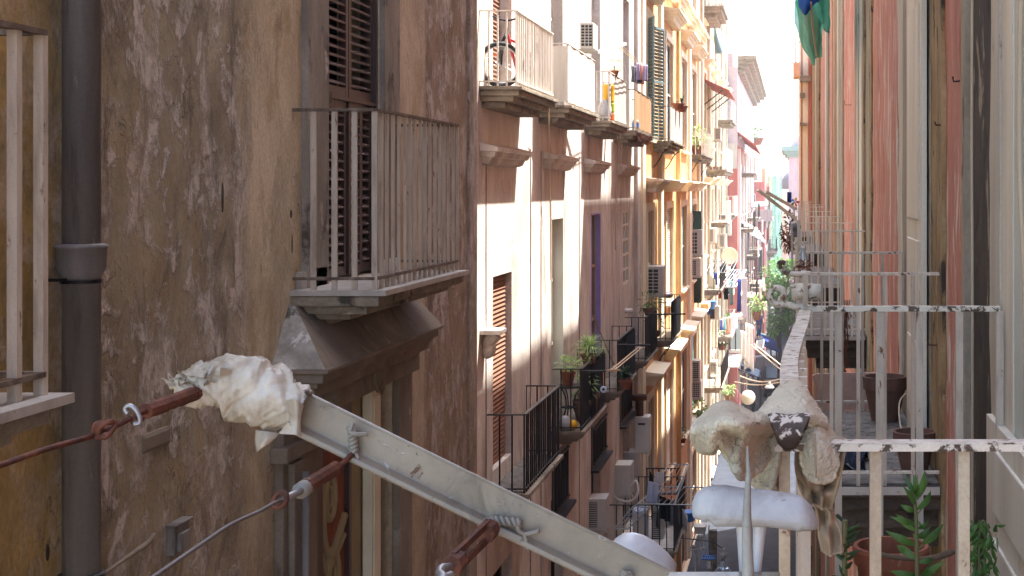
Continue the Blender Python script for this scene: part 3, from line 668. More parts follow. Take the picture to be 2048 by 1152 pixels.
# coloured reveals of the two lower doors
for h, mt, dp_ in ((H2[5], 'creamwood', .16), (H2[6], 'lilac', .11)):
    k = MB(); a, b, c, d = h; k.box(X2-dp_, X2+.012, b-.03, b-.001, c+.05, d-.001); k.box(X2-dp_, X2+.012, a+.001, a+.03, c+.05, d-.001); k.box(X2-dp_, X2+.011, a+.031, b-.031, d-.03, d-.001); k.build('door_reveal', m[mt], b2)
for a, b in bays[1:]:
    pass
balc = []
for i, (ya, yb) in enumerate(((17.95, 20.65), (22.0, 25.0), (27.0, 29.7), (31.4, 35.0))):
    balc.append(balcony(b2, X2, 1, .48, ya, yb, zU, (.95, .95, .93, .9)[i], 'slab', 'wwhite', ('wwhite', 'wwhite', 'wwhite', 'handrail')[i], .13, .02, ('near', 'front', 'far'), [(.05, .54), (.07, .50), (.07, .42), (.08, .30)], panel=(None, 'sheet', 'greysheet', 'reed')[i], railw=.05, nearpanel=(None, 'sheet', None, None)[i]))
for (ya, yb) in ((17.96, 20.4), (22.5, 24.8), (26.9, 29.3), (31.9, 34.8)):
    hood(b2, X2, 1, ya, yb, 14.53, .23, 'pink', h=.22)
lowb = []
for i, (ya, yb) in enumerate(((18.4, 21.1), (23.3, 26.1), (28.2, 31.1), (33.5, 36.1))):
    lowb.append(balcony(b2, X2, 1, .5, ya, yb, (10.06, 10.03, 9.98, 9.95)[i], 1.02, ('slab', 'hood', 'hood', 'hood')[i], 'blackiron', 'darkiron', .14, .02, ('near', 'front', 'far'), [(.06, .55), (.06, .5), (.06, .42), (.06, .3)], railw=.05))
fl = MB(); fl.box(X2+.03, X2+.46, 18.45, 21.05, 10.063, 10.075); fl.build('floor_debris', m['debris'], lowb[0])
# seams, pilaster edge, wires down the wall
for y in (18.3, 21.4, 22.3, 26.3): k = MB(); k.box(X2+.001, X2+.012, y, y+.012, 6, 14.6); k.build('wall_cable', m['jamb'], b2)
k = MB(); k.box(X2, X2+.09, 35.5, Y2b+.001, 0, 24.6); k.build('pilaster', m['pink'], b2)
for px_a, px_b, pa, pb, mt in ((1105, 1133, 905, 1010, 'dark'), (1183, 1210, 842, 912, 'shutter'), (1240, 1262, 760, 830, 'shutter')):
    a, b = Dp(px_a, X2), Dp(px_b, X2); c, d = Zp(pb, (a+b)/2), Zp(pa, (a+b)/2)
    k = MB(); k.box(X2, X2+.03, a-.08, b+.08, c-.08, c); k.box(X2, X2+.03, a-.08, a, c, d+.08); k.box(X2, X2+.03, b, b+.08, c, d+.08); k.box(X2, X2+.03, a, b, d, d+.08)
    o = k.build('window', m['shutter'], b2); k = MB(); k.box(X2+.002, X2+.015, a, b, c, d); k.build('pane', m['dark'], o)
    k = MB(); k.bar((X2+.05, a, c+.02), (X2+.05, b, c+.02), .03, .03); k.bar((X2+.05, a, d-.02), (X2+.05, b, d-.02), .03, .03)
    for q in range(5): k.bar((X2+.05, a+(b-a)*(q+.5)/5, c), (X2+.05, a+(b-a)*(q+.5)/5, d), .018, .018)
    k.build('grille', m['blackiron'], o)
    k = MB(); k.box(X2, X2+.16, a-.1, b+.1, c-.13, c-.081); k.build('sill', m['darkiron'], o)
# stone bracket that sticks out of the sunlit wall
k = MB(); dq = 18.05; k.box(X2, X2+.26, dq-.1, dq+.3, Zp(668, dq), Zp(660, dq)); k.tube(spline([(X2+.02, dq+.1, Zp(716, dq)), (X2+.08, dq+.1, Zp(700, dq)), (X2+.07, dq+.1, Zp(686, dq)), (X2+.16, dq+.1, Zp(668, dq))], 5), [.05, .06, .075, .085, .09, .09, .085, .08, .08, .085, .09, .095, .1, .1, .1, .1], 10); k.build('wall_bracket', m['pink'], b2, smooth=False)
# wide lower balcony with racks
e1 = balcony(b2, X2, 1, 1.42, 30.6, 33.6, 6.2, 1.0, 'slab', 'blackiron', 'darkiron', .16, .022, ('near', 'front', 'far'), [(.06, 1.46), (.1, 1.4)], railw=.04)
k = MB(); k.box(X2+.1, X2+1.36, 30.7, 33.5, 6.202, 6.215); k.build('floor_tiles', m['sheet'], e1)

# ------------------------------------------------------------------ building 3: ochre and cream
X3 = -3.95; Y3a, Y3b = 36.2, 60.7
b3 = T('tenement_house', 'ochre yellow house with cream window bays, green and white shutters and a yellow downpipe', 'house', (X3, Y3a, 0))
cols = [(38.5, 40.1), (44.2, 46.6), (50.2, 52.8), (55.4, 58.0)]
flo = [(15.36, 18.7), (10.4, 13.4), (5.0, 8.2), (.2, 3.6)]
H3 = [(a, b, c, d) for (c, d) in flo for (a, b) in cols]+[(a, b, 20.6, 23.4) for (a, b) in cols]
wall_mesh(X3, 1, Y3a, Y3b, 0, 25.2, H3, .3, 7).build('wall', m['yellow'], b3)
ks = ['dark', 'dark', 'glass', 'glass', 'glass', 'louver', 'louver', 'louver', 'glass', 'louver', 'dark', 'louver', 'dark', 'dark', 'dark', 'dark']+['glass']*4
sms = {5: 'whiteshut', 6: 'green', 7: 'green', 9: 'whiteshut', 11: 'green'}
for i, h in enumerate(H3):
    window(b3, X3, 1, h, ks[i], 'whiteshut' if i % 4 == 1 else 'creamwood', .16, sm=sms.get(i, 'green'), name='balcony_door' if i < 8 else 'window')
    surround(b3, X3, 1, h, .22, .05, 'cream', sill=True)
    if i < 12: hood(b3, X3, 1, h[0]-.45, h[1]+.45, h[3]+.85, .5, 'cream' if i != 4 else 'pink', h=.34)
for yy in (37.0, 42.2, 48.6, 53.9, 59.3):
    k = MB(); k.box(X3, X3+.10, yy-.35, yy+.35, 0, 20); k.build('pilaster', m['cream'], b3)
k = MB(); stepped(k, X3, 1, Y3a, Y3b, 19.95+.55, [(.1, .4), (.12, .3), (.14, .2)]); k.build('string_course', m['cream'], b3)
k = MB(); k.tube([(X3+.2, 46.9, 0), (X3+.2, 46.9, 25)], .07, 12); k.build('downpipe', m['yellow'], b3, smooth=True)
balcony(b3, X3, 1, .5, 40.2, 44.3, 15.36, .98, 'slab', 'wwhite', 'handrail', .14, .02, panel='greysheet', steps=[(.06, .6), (.07, .54), (.08, .44), (.08, .3)], brackets=True)
balcony(b3, X3, 1, .5, 54.4, 61.0, 15.32, .98, 'slab', 'wwhite', 'handrail', .3, .03, panel=None, steps=[(.06, .6), (.1, .5), (.1, .3)], brackets=True)
balcony(b3, X3, 1, .5, 40.7, 43.7, 9.66, 1.1, 'hood', 'blackiron', 'darkiron', .16, .025, steps=[(.06, .56), (.06, .5), (.08, .4)], panel=None, brackets=True)
panel_shutter_open(b3, X3, 1, 38.6, .8, 15.4, 18.6, m['bluegreen'], m['bluegreen'], .3, True, .1)
panel_shutter_open(b3, X3, 1, 40.1, .8, 15.4, 18.6, m['bluegreen'], m['bluegreen'], .3, False, .1)
0 and panel_shutter_open(b3, X3, 1, 55.2, .9, 10.4, 13.4, m['green'], m['green'], .35, True, .12)

# ------------------------------------------------------------------ building 4: grey-beige, tall
X4 = -3.95; Y4a, Y4b = 60.7, 84
b4 = T('tenement_house', 'tall grey beige house with red canopy and satellite dish balcony, behind the ochre yellow house', 'house', (X4, Y4a, 0))
c4 = [(62.5, 64.5), (68.5, 70.6), (74.5, 76.6), (80, 82)]
H4 = [(a, b, c, d) for (c, d) in ((21.5, 24), (16, 19.2), (11, 14), (6, 9), (.2, 3.8)) for (a, b) in c4]
wall_mesh(X4, 1, Y4a, Y4b, 0, 27.5, H4, .3, 7).build('wall', m['beige'], b4)
for i, h in enumerate(H4):
    window(b4, X4, 1, h, ('glass', 'louver', 'dark', 'pale')[i*7 % 4], 'whiteshut' if i % 2 else 'greywood', .14, sm='whiteshut'); surround(b4, X4, 1, h, .25, .06, 'cream', sill=True, name='window_surround')
    if i >= 4 and i < 16: hood(b4, X4, 1, h[0]-.3, h[1]+.3, h[3]+.5, .5, 'cream', h=.3)
for yy in (61.2, 66.3, 72.5, 78.4, 83.5):
    k = MB(); k.box(X4, X4+.12, yy-.4, yy+.4, 0, 27); k.build('pilaster', m['beige'], b4)
balcony(b4, X4, 1, .9, 62, 66.5, 22.0, 1.0, 'slab', 'wwhite', 'handrail', .3, .03, steps=[(.1, .95), (.2, .85), (.2, .6)])
balcony(b4, X4, 1, .9, 65, 72, 14.9, 1.0, 'slab', 'wwhite', 'wwhite', .3, .03, panel='sheet', steps=[(.1, .95), (.15, .85)])
for (za, ya, yb) in ((9.6, 62, 67), (5.2, 63, 70), (9.0, 73, 79)):
    balcony(b4, X4, 1, .8, ya, yb, za, 1.0, 'slab', 'darkiron', 'darkiron', .3, .03, steps=[(.1, .85), (.15, .7)])
aw = MB(); z0 = Zp(157, 62.5); aw.add([(X4, 62, z0), (X4, 69, z0), (X4+1.2, 69, z0-.55), (X4+1.2, 62, z0-.55), (X4, 62, z0-.05), (X4, 69, z0-.05), (X4+1.2, 69, z0-.6), (X4+1.2, 62, z0-.6)], [(0,1,2,3),(4,7,6,5),(0,3,7,4),(1,5,6,2),(3,2,6,7),(0,4,5,1)])
ao = aw.build('canopy', m['redtile'], b4)
for y in (62.5, 65.5, 68.5): k = MB(); k.tube([(X4, y, z0-1.2), (X4+.9, y, z0-.5)], .03, 6); k.build('strut', m['darkiron'], ao)

# ------------------------------------------------------------------ building 5: mauve over red
X5 = -3.25; Y5a, Y5b = 84.02, 119.5
b5 = T('tenement_house', 'tall house with mauve side wall, heavy grey cornice and red lower floors', 'house', (X5, Y5a, 0))
c5 = [(86+5.6*i, 88.4+5.6*i) for i in range(6)]
H5u = [(a, b, c, d) for (c, d) in ((17.2, 19.6),) for (a, b) in c5]
H5 = [(a, b, c, d) for (c, d) in ((12.4, 15.2), (7.6, 10.6), (2.6, 6.0)) for (a, b) in c5]
wall_mesh(X5, 1, Y5a, Y5b, 16.6, 21.2, H5u, .3, 8).build('wall', m['mauve'], b5)
wall_mesh(X5, 1, Y5a, Y5b, 0, 16.59, H5, .3, 8).build('wall', m['red'], b5)
for i, h in enumerate(H5u+H5):
    window(b5, X5, 1, h, ('glass', 'louver', 'dark')[i % 3], 'whiteshut', .14, sm='bluegreen'); surround(b5, X5, 1, h, .3, .08, 'wwhite', sill=True, name='window_surround')
k = MB(); stepped(k, X5, 1, Y5a, Y5b, 21.9, [(.2, 1.1), (.25, .9), (.25, .6), (.3, .35)]); k.build('cornice', m['slab'], b5)
k = MB(); k.box(X5-2, X5-.3, 84.6, 90, 21.2, 22.1); k.build('parapet', m['mauve'], b5)
for (a, za) in ((86, 11.6), (92, 7.0), (98, 12), (105, 7)):
    balcony(b5, X5, 1, .9, a, a+4.5, za, 1.0, 'slab', 'darkiron', 'darkiron', .35, .03, steps=[(.1, .95), (.15, .8)])
for yy in (85, 90.8, 96.5, 102, 107.6, 113):
    k = MB(); k.box(X5, X5+.15, yy-.3, yy+.3, 0, 16.4); k.build('pilaster', m['sheet'], b5)
rt = MB(); rt.add([(X5+.001, 84.1, 17.4), (X5+.001, 97, 17.2), (X5+1.1, 97, 16.4), (X5+1.1, 84.1, 16.6), (X5+.001, 84.1, 17.3), (X5+.001, 97, 17.1), (X5+1.1, 97, 16.3), (X5+1.1, 84.1, 16.5)], [(0,1,2,3),(4,7,6,5),(0,3,7,4),(1,5,6,2),(3,2,6,7)])
rt.build('canopy', m['redtile'], b5)
k = MB(); k.box(-4.9, X5-.02, 83.7, 84.0, 15.2, 16.7); k.build('parapet', m['greysheet'], b5)

for (a, za, pn) in ((90, 15.0, None), (96.5, 9.4, 'sheet'), (103, 9.6, None), (110, 10.5, 'sheet'), (88, 4.6, None), (95, 3.8, 'greysheet'), (112, 6.2, None)):
    balcony(b5, X5, 1, .9, a, a+4, za, 1.0, 'slab', 'wwhite', 'wwhite', .4, .04, steps=[(.1, .95), (.15, .8)], panel=pn)
for (za, ya, yb) in ((17.6, 74, 79), (12.4, 68, 73), (12.6, 76.5, 81.5), (6.4, 73, 78)):
    balcony(b4, X4, 1, .8, ya, yb, za, 1.0, 'slab', 'wwhite', 'wwhite', .3, .03, steps=[(.1, .85), (.15, .7)])
# ------------------------------------------------------------------ building 6: orange-red, then far closing houses
X6 = -2.35
b6 = T('tenement_house', 'orange red house with grey terrace and white window frames, beside the green netted scaffold', 'house', (X6, 120, 0))
H6 = [(a, a+3, c, c+2.6) for c in (10.5, 6.0, 1.2) for a in (123, 129, 135, 141)]
wall_mesh(X6, 1, 120, 146, 0, 14.6, H6, .3, 8).build('wall', m['red'], b6)
wall_mesh(X6-.9, 1, 122, 150, 14.6, 18.2, [], .3, 7).build('wall', m['terrac'], b6)
for i, h in enumerate(H6): window(b6, X6, 1, h, ('glass', 'dark')[i % 2], 'whiteshut', .14); surround(b6, X6, 1, h, .4, .1, 'wwhite', name='window_surround')
for i, (a, c) in enumerate(((-3.55, 11), (-2.95, 6.5), (-3.0, 1.5))):
    k = MB(); k.box(a, a+.45, 119.9, 119.99, c, c+2.6); o = k.build('window', m['whiteshut'], b6)
    k = MB(); k.box(a+.08, a+.37, 119.86, 119.895, c+.1, c+2.5); k.build('pane', m['glass'], o)
k = MB(); k.box(X6-1.6, X6+.7, 119, 124, 11.3, 11.6); k.box(X6-1.6, X6+.65, 119, 119.1, 11.6, 12.3); k.build('balcony', m['greysheet'], b6)
k = MB(); k.box(X6-2.2, X6-.6, 119.6, 119.9, 14.7, 16.2); k.build('parapet', m['greysheet'], b6)
balcony(b6, X6, 1, .9, 126, 134, 8.4, 1.1, 'slab', 'blackiron', 'darkiron', .4, .04, steps=[(.2, .95), (.25, .7)])
bw = T('distant_house', 'pale distant house closing the far end of the street behind the trees', 'house', (-1, 230, 0))
Hw = [(225, 225.1, 0, .1)]
k = MB(); k.box(-9, 6, 230, 240, 0, 11.5); k.build('wall', m['sky_grey'], bw)
for i in range(5):
    for j in range(3):
        k = MB(); k.box(-7.5+i*2.6, -6.3+i*2.6, 229.9, 229.99, 1.5+j*3.3, 3.6+j*3.3); k.build('window', m['glass'], bw)
k = MB(); k.box(-9.2, 6.2, 229.7, 240.2, 11.5, 11.9); k.build('cornice', m['wwhite'], bw)
bl2 = T('distant_house', 'peach rendered distant house standing behind the orange red house', 'house', (-6, 152, 0))
k = MB(); k.box(-9, -2.9, 152, 200, 0, 16.2); k.build('wall', m['terrac'], bl2)
for j in range(4):
    k = MB(); k.box(-4.2, -3.3, 151.9, 151.99, 2+j*3.6, 4.4+j*3.6); k.build('window', m['glass'], bl2)
# scaffold with pale green net
sf = T('scaffold', 'tube scaffold hung with pale teal net against the far house', 'scaffold', (-2, 165, 0))
k = MB()
for x in (-2.75, -2.0, -1.25):
    for y in (163, 165): k.tube([(x, y, 0), (x, y, 17.6)], .06, 6)
k.build('standard', m['scaf'], sf)
for j in range(9):
    z = 1.9*(j+1); k = MB()
    for y in (163, 165): k.tube([(-2.9, y, z), (-1.1, y, z)], .05, 6)
    k.box(-2.8, -1.2, 162.98, 165.02, z-.04, z+.02); k.build('deck', m['scaf'], sf)
k = MB(); k.grid([[(-2.7+1.4*i/8+.05*math.sin(j*2.1+i), 162.85+.1*math.sin(i*2.4+j), .5+15.0*j/14) for i in range(9)] for j in range(15)]); k.build('net', m['tealnet'], sf, solid=.01)
# church and dome on the right far end
ch = T('church', 'grey stone church end with verdigris cornice at the far right of the street', 'church', (.2, 130, 0))
k = MB(); k.box(-.35, 6, 130, 146, 0, 16.9); k.box(-.1, 6, 130.2, 146, 17.9, 18.8); k.build('wall', m['mauve'], ch)
k = MB(); k.box(-.5, 6, 129.8, 146, 16.9, 17.15); k.box(-.75, 6, 129.5, 146, 17.15, 17.45); k.box(-1.0, 6, 129.2, 146, 17.45, 17.9); k.build('cornice', m['copper'], ch)
dm = T('dome', 'slate grey church dome rising above the far rooftops', 'dome', (.3, 190, 0))
k = MB(); k.lathe((.3, 190, 14), [(2.0*math.cos(a), 2.5*math.sin(a)) for a in [i*math.pi/2/12 for i in range(13)]], 28); k.build('shell', m['slate'], dm, smooth=True)
k = MB(); k.lathe((.3, 190, 0), [(2.05, 0), (2.05, 13.4), (2.2, 13.4), (2.2, 13.8), (2.0, 14)], 28); k.build('drum', m['sky_grey'], dm)

# ------------------------------------------------------------------ right side: red house with doors and balconies
XR = .66
r1 = T('tenement_house', 'red streaked house with stone door jambs and rusty railings along the right of the lane', 'house', (XR, 4, 0))
TOP = 24.0
def strip(name, y0, y1, x, mt, parent=None):
    mb = MB(); rows = []; n = 110; sd = y0*7.3
    amp = {'plaster_pier': .010, 'stone_jamb': .007}.get(name, .0015)
    for i in range(n+1):
        z = 8+i*(TOP-8)/n if i else 0
        a = amp*noise.noise(Vector((z*2.2, sd, 0)))+amp*.6*noise.noise(Vector((z*7, sd, 4))); b = amp*noise.noise(Vector((z*2.2, sd, 9)))+amp*.6*noise.noise(Vector((z*7, sd, 13))); c = amp*noise.noise(Vector((z*3, sd, 21)))
        rows.append([(1.0, y0, z), (x+a, y0, z), (x+c, (y0+y1)/2, z), (x+b, y1, z), (1.0, y1, z), (1.0, y0, z)])
    mb.grid(rows); return mb.build(name, m[mt], parent or r1)
spec = [  # (left pixel edge, plane x, name, material), near to far
    (2029, .66, 'door_frame', 'palegreen'), (2004, .655, 'door_frame', 'creamwood'), (1980, .648, 'stone_jamb', 'greywood'),
    (1948, .665, 'stone_jamb', 'mould'), (1942, .668, 'stone_jamb', 'mould'), (1922, .645, 'stone_jamb', 'stone'), (1902, .655, 'plaster_pier', 'redwall'), (1891, .662, 'plaster_pier', 'redwall'),
    (1876, .645, 'stone_jamb', 'ochstone'), (1862, .65, 'stone_jamb', 'ochstone'), (1847, .645, 'stone_jamb', 'stone'), (1832, .635, 'door_frame', 'creamwood'), (1819, .64, 'door_frame', 'creamwood'),
    (1806, .648, 'stone_jamb', 'stone'), (1796, .655, 'plaster_pier', 'greywood'), (1746, .66, 'plaster_pier', 'redwall'), (1738, .645, 'stone_jamb', 'ochstone'), (1731, .655, 'stone_jamb', 'stone'), (1725, .64, 'stone_jamb', 'ochstone'),
    (1718, .63, 'door_frame', 'creamwood'), (1713, .62, 'door_frame', 'greywood'), (1709, .65, 'stone_jamb', 'stone'), (1688, .66, 'plaster_pier', 'redwall'), (1678, .64, 'stone_jamb', 'stone'), (1674, .62, 'door_frame', 'creamwood'), (1668, .635, 'stone_jamb', 'ochstone'),
    (1659, .66, 'plaster_pier', 'redwall'), (1653, .63, 'stone_jamb', 'stone'), (1650, .615, 'downpipe', 'creamwood'), (1641, .66, 'plaster_pier', 'redwall'), (1633, .62, 'stone_jamb', 'ochstone'), (1630, .605, 'downpipe', 'greywood'), (1624, .60, 'stone_jamb', 'ochstone')]
prev = 3.2
k = MB(); k.box(.70, 6, -1.5, prev, 0, TOP); k.build('wall', m['redwall'], r1)
ends = []
for px_, x, nm, mt in spec:
    y1 = F*x/(px_-VX)
    if y1 <= prev+.01: continue
    strip(nm, prev, y1, x, mt); prev = y1
YR = prev
k = MB(); k.box(1.001, 6, 3.2, YR, 0, TOP); k.build('wall', m['redwall'], r1)
k = MB(); k.box(1.0, 6, -1.5, 17, TOP+.001, 26.6); k.box(1.0, 6, 31.2, YR-.001, TOP+.001, 27.2); k.box(1.0, 6, 17.001, 22.5, TOP+.001, 24.5); k.build('shade_roof_block', m['redwall'], r1)  # unseen roof blocks, stepped to shape the sun patches on the left houses
# raised panels on the nearest door leaf and the cream leaf of the second balcony
k = MB()
k.box(.630, .656, 3.3, 4.62, 11.9, 13.27); k.build('door_leaf', m['creamwood'], r1)
k = MB()
for (za, zb) in ((13.0, 13.2), (12.3, 12.92)): k.box(.618, .63, 3.55, 4.42, za, zb)
k.build('door_panel', m['creamwood'], r1, bevel=.012)
lf = MB(); ya, yb = 6.72, 7.6; lf.box(.610, .6345, ya, yb, 12.73, 18.0); lo_ = lf.build('shutter', m['creamwood'], r1)
k = MB()
for (za, zb) in ((12.85, 13.25), (13.35, 13.75), (13.85, 14.9), (15.0, 16.2)): k.box(.602, .611, ya+.12, yb-.12, za, zb)
k.build('shutter_panel', m['creamwood'], lo_, bevel=.012)
# cables, hook
k = MB(); k.tube(spline([(.63, Dp(1944, .63), 12), (.632, Dp(1944, .63), 13.5), (.628, Dp(1945, .63), 14.4), (.63, Dp(1950, .63), 16)], 6), .0055, 8); k.build('cable', m['string'], r1, smooth=True)
k = MB(); k.tube(spline([(.66, 4.0, 13.2), (.66, 4.03, 13.7), (.655, 4.1, 14.2), (.66, 4.02, 15.2)], 8), .009, 8); k.build('cable', m['string'], r1, smooth=True)
for (pa, xx, rr_) in ((1836, .622, .006), (1664, .63, .014)):
    dd_ = Dp(pa, xx); k = MB(); k.tube([(xx+.006*noise.noise(Vector((zz*1.3, pa, 0))), dd_+.05*noise.noise(Vector((zz*.8, pa, 5))), zz) for zz in [9+i*.35 for i in range(38)]], rr_, 6); k.build('cable', m['string'], r1, smooth=True)
for (pa, py_, ln) in ((1880, 250, .03), (1700, 210, .10), (1870, 690, .05)):
    dd_ = Dp(pa, .64); k = MB(); k.tube([(.66, dd_, Zp(py_, dd_)), (.64-ln*.6, dd_, Zp(py_, dd_)), (.635-ln*.6, dd_, Zp(py_, dd_)+ln*.5)], .004, 6); k.build('hook', m['rust'], r1)
hk = Dp(1912, .64); k = MB(); k.tube([(.655, hk, Zp(162, hk)), (.63, hk, Zp(163, hk)), (.627, hk, Zp(153, hk))], .004, 6); k.build('hook', m['blackiron'], r1)
# balconies along the right: near pixel depth, far depth, front x
RB = [(2.07, 4.40, -.0116), (6.2, 8.26, .05), (12.5, 15.5, .05), (19.1, 23.4, .05), (29.2, 33.5, .04), (39.5, 43, .03)]
rbal = []
for i, (ya, yb, xf) in enumerate(RB):
    xw = .64
    mb = MB(); zt = 12.705
    mb.box(xf-.03, xw+.1, ya-.04, yb+.04, zt-.045, zt); mb.box(xf+.02, xw+.1, ya+.0, yb, zt-.11, zt-.046); mb.box(xf+.08, xw+.1, ya+.06, yb-.06, zt-.2, zt-.111); mb.box(xf+.16, xw+.1, ya+.14, yb-.14, zt-.3, zt-.201)
    o = mb.build('balcony', m['shadestone'], r1, bevel=.01)
    k = MB(); k.box(xf-.035, xw-.002, ya-.046, ya-.0405, zt-.03, zt+.004); k.build('slab_edge', m['marble'], o)
    if i: 
        k = MB(); k.box(xf+.03, xw-.001, ya+.02, yb-.02, zt+.001, zt+.008); k.build('floor_debris', m['debris'], o)
    rh = .925; rm = m['flaketop'] if i < 2 else m['baluster']
    if i == 0:
        rail_set(o, [(xw-.0016, ya), (xf, ya)], zt+rh, rh, m['rustpost'], m['flaketop'], .13, .0165, .032, .006, False)
        k = MB(); k.box(xf-.015, xw+.05, ya-.0175, ya-.0162, zt+rh-.009, zt+rh+.001); k.build('rail_edge', m['flake'], o)
        k = MB(); k.box(xw-.0016, .70, ya-.016, ya+.016, zt+rh-.003, zt+rh+.003); k.build('rail_end', m['flaketop'], o)
        rail_set(o, [(.02, yb), (xw, yb)], zt+rh, rh, m['baluster'], m['flake'], .132, .022, .032, .016, False)
        src = MB(); ys = [ya+.13*q for q in range(1, 18)]
        for y in ys:
            src = MB(); xx = .020+R.uniform(-.003, .003); src.box(xx-.008, xx+.008, y-.008, y+.008, zt, zt+rh-.006); src.build('baluster', m['baluster'], o)
        pp = [P(1612, 609, 4.55), P(1605, 640, 4.0), P(1594, 668, 3.6), P(1582, 706, 3.2), P(1578, 735, 2.94), P(1579.5, 770, 2.68), P(1582, 815, 2.40), P(1582, 830, 2.33)]
        for q in pp: q.z = zt+rh
        sp = spline(pp, 8); L = [[q+Vector((-.0185, 0, 0)), q+Vector((.0185, 0, 0))] for q in sp]
        rows = [[a, b, b+Vector((0, 0, -.008)), a+Vector((0, 0, -.008)), a] for a, b in L]
        k = MB(); k.grid(rows); k.build('front_handrail', m['flaketop'], o)
    else:
        rail_set(o, [(xw, ya), (xf, ya), (xf, yb), (xw, yb)], zt+rh, rh, m['baluster'] if i < 2 else m['creamwood'], m['creamwood'] if i > 1 else m['flaketop'], .125 if i < 3 else .16, .016 if i < 3 else .02, .024, .012, i < 3)
    rbal.append(o)
# pinned end plate of the front handrail
d_ = 1.985
k = MB(); top = [(1536, 832), (1548, 829), (1580, 832), (1612, 829), (1622, 831)]; bot = [(1558, 882), (1566, 893), (1577, 898), (1588, 894), (1597, 882)]
g = loft([[P(x, y, d_+.01) for x, y in top], [P(x*.55+x2*.45, (y+y2)/2, d_-.02) for (x, y), (x2, y2) in zip(top, bot)], [P(x, y, d_-.012) for x, y in bot]], 4, 4)
k.grid(g); k.build('rail_end_plate', m['plate'], rbal[0], solid=.006, smooth=True)
# scrolls and laundry brackets at the far rail of the first balcony and on the second
k = MB()
def scroll(cx, cy, r, d, turns=1.6, start=-math.pi/2, sg=-1):
    return [P(cx+r*(1-.55*i/40)*math.cos(start+sg*turns*2*math.pi*i/40), cy-r*(1-.55*i/40)*math.sin(start+sg*turns*2*math.pi*i/40), d) for i in range(41)]
dA = 4.40
sc1 = [P(1612, 612, dA), P(1590, 613, dA), P(1568, 607, dA)]+scroll(1556, 590, 20, dA, 1.1, -1.0, -1)
sc1 = spline(sc1, 2); k.tube(sc1, .0105, 8); k.build('scroll_bracket', m['flaketop'], rbal[0], smooth=True)
k = MB(); k.tube([P(1583, 584, dA), P(1612, 583, dA), P(1641, 585, dA)], .026, 16); ro = k.build('roller', m['flaketop'], rbal[0], smooth=True)
k = MB(); k.bar(P(1611, 612, dA-.03), P(1611, 548, dA-.03), .014, .012, (0, 1, 0)); k.build('roller_strap', m['baluster'], rbal[0])
dB = 6.2
k = MB(); k.tube(spline([P(1622, 547, dB), P(1590, 548, dB), P(1572, 545, dB), P(1561, 536, dB), P(1559, 526, dB), P(1566, 525, dB), P(1573, 528, dB)], 6), .011, 8); k.build('scroll_bracket', m['flake'], rbal[1], smooth=True)
k = MB(); k.bar(P(1590, 487, 7.6), P(1618, 486, 7.6), .02, .02); k.build('bracket_bar', m['baluster'], rbal[1])
k = MB(); k.bar(P(1583, 445, 9), P(1585, 540, 9), .014, .014, (0, 1, 0)); k.build('bracket_post', m['baluster'], rbal[1]); k = MB(); k.bar(P(1597, 440, 8.6), P(1599, 530, 8.6), .02, .02, (0, 1, 0)); k.build('bracket_post', m['baluster'], rbal[1])

# slim orange house past the gap, unseen low houses shaped for the light
r2 = T('tenement_house', 'slim orange house with red downpipe and cream edge beyond the red streaked house', 'house', (.3, 56, 0))
k = MB(); k.box(.27, 7, 56, 61, 0, 24.3); k.build('wall', m['terrac'], r2)
k = MB(); k.box(.40, .62, 55.93, 55.999, 0, 24.2); k.box(.26, .33, 55.9, 55.999, 0, 24.2); k.build('plaster_band', m['cream'], r2)
k = MB(); k.tube([(.72, 55.85, 0), (.72, 55.85, 24)], .07, 10); k.build('downpipe', m['red'], r2)
for (py_, hh, ww) in ((152, 12, 22), (186, 9, 10), (246, 5, 14)):
    k = MB(); k.box(Xp(1600, 55.7), Xp(1600+ww, 55.7), 55.5, 55.92, Zp(py_+hh, 55.7), Zp(py_, 55.7)); k.build('ledge', m['slab'], r2)
k = MB(); z = Zp(150, 55); k.box(.02, .28, 55.6, 57.4, z, z+.55)
k.build('corbel', m['terrac'], r2); 
k = MB()
for (xa, xb) in ((.13, .17),): k.bar((xa, 55.8, z+.55), (.10, 55.8, z+1.35), .09, .09, (0, 1, 0))
k.bar((.10, 55.8, z+1.35), (.3, 55.8, z+1.38), .06, .06); k.build('rail_post', m['sheet'], r2)
rg = T('unseen_shade_house', 'unseen house added to shade the lane between the red streaked and slim orange houses', 'house', (2, 51, 0))
k = MB(); k.box(.80, 6, 43.8, 55.99, 0, 18.8); k.box(.80, 6, 43.8, 45.6, 18.801, 26.4); k.build('wall', m['redwall'], rg)  # unseen block added to keep sun off the street and ochre wall
k = MB(); k.box(.7, 6, 45.61, 55.98, 18.801, 19.0); k.build('cornice', m['stone'], rg)
r3 = T('unseen_shade_house', 'unseen low house on the right beyond the orange house, sized to shade the lane end', 'house', (3, 64, 0))
k = MB(); k.box(1.2, 8, 80, 122, 0, 11.5); k.build('wall', m['mauve'], r3)  # unseen; height and start set so its shadow covers the far paving
for j in range(8):
    k = MB(); k.box(1.14, 1.2, 81+j*5, 82.6+j*5, 5, 8); k.build('window', m['glass'], r3)
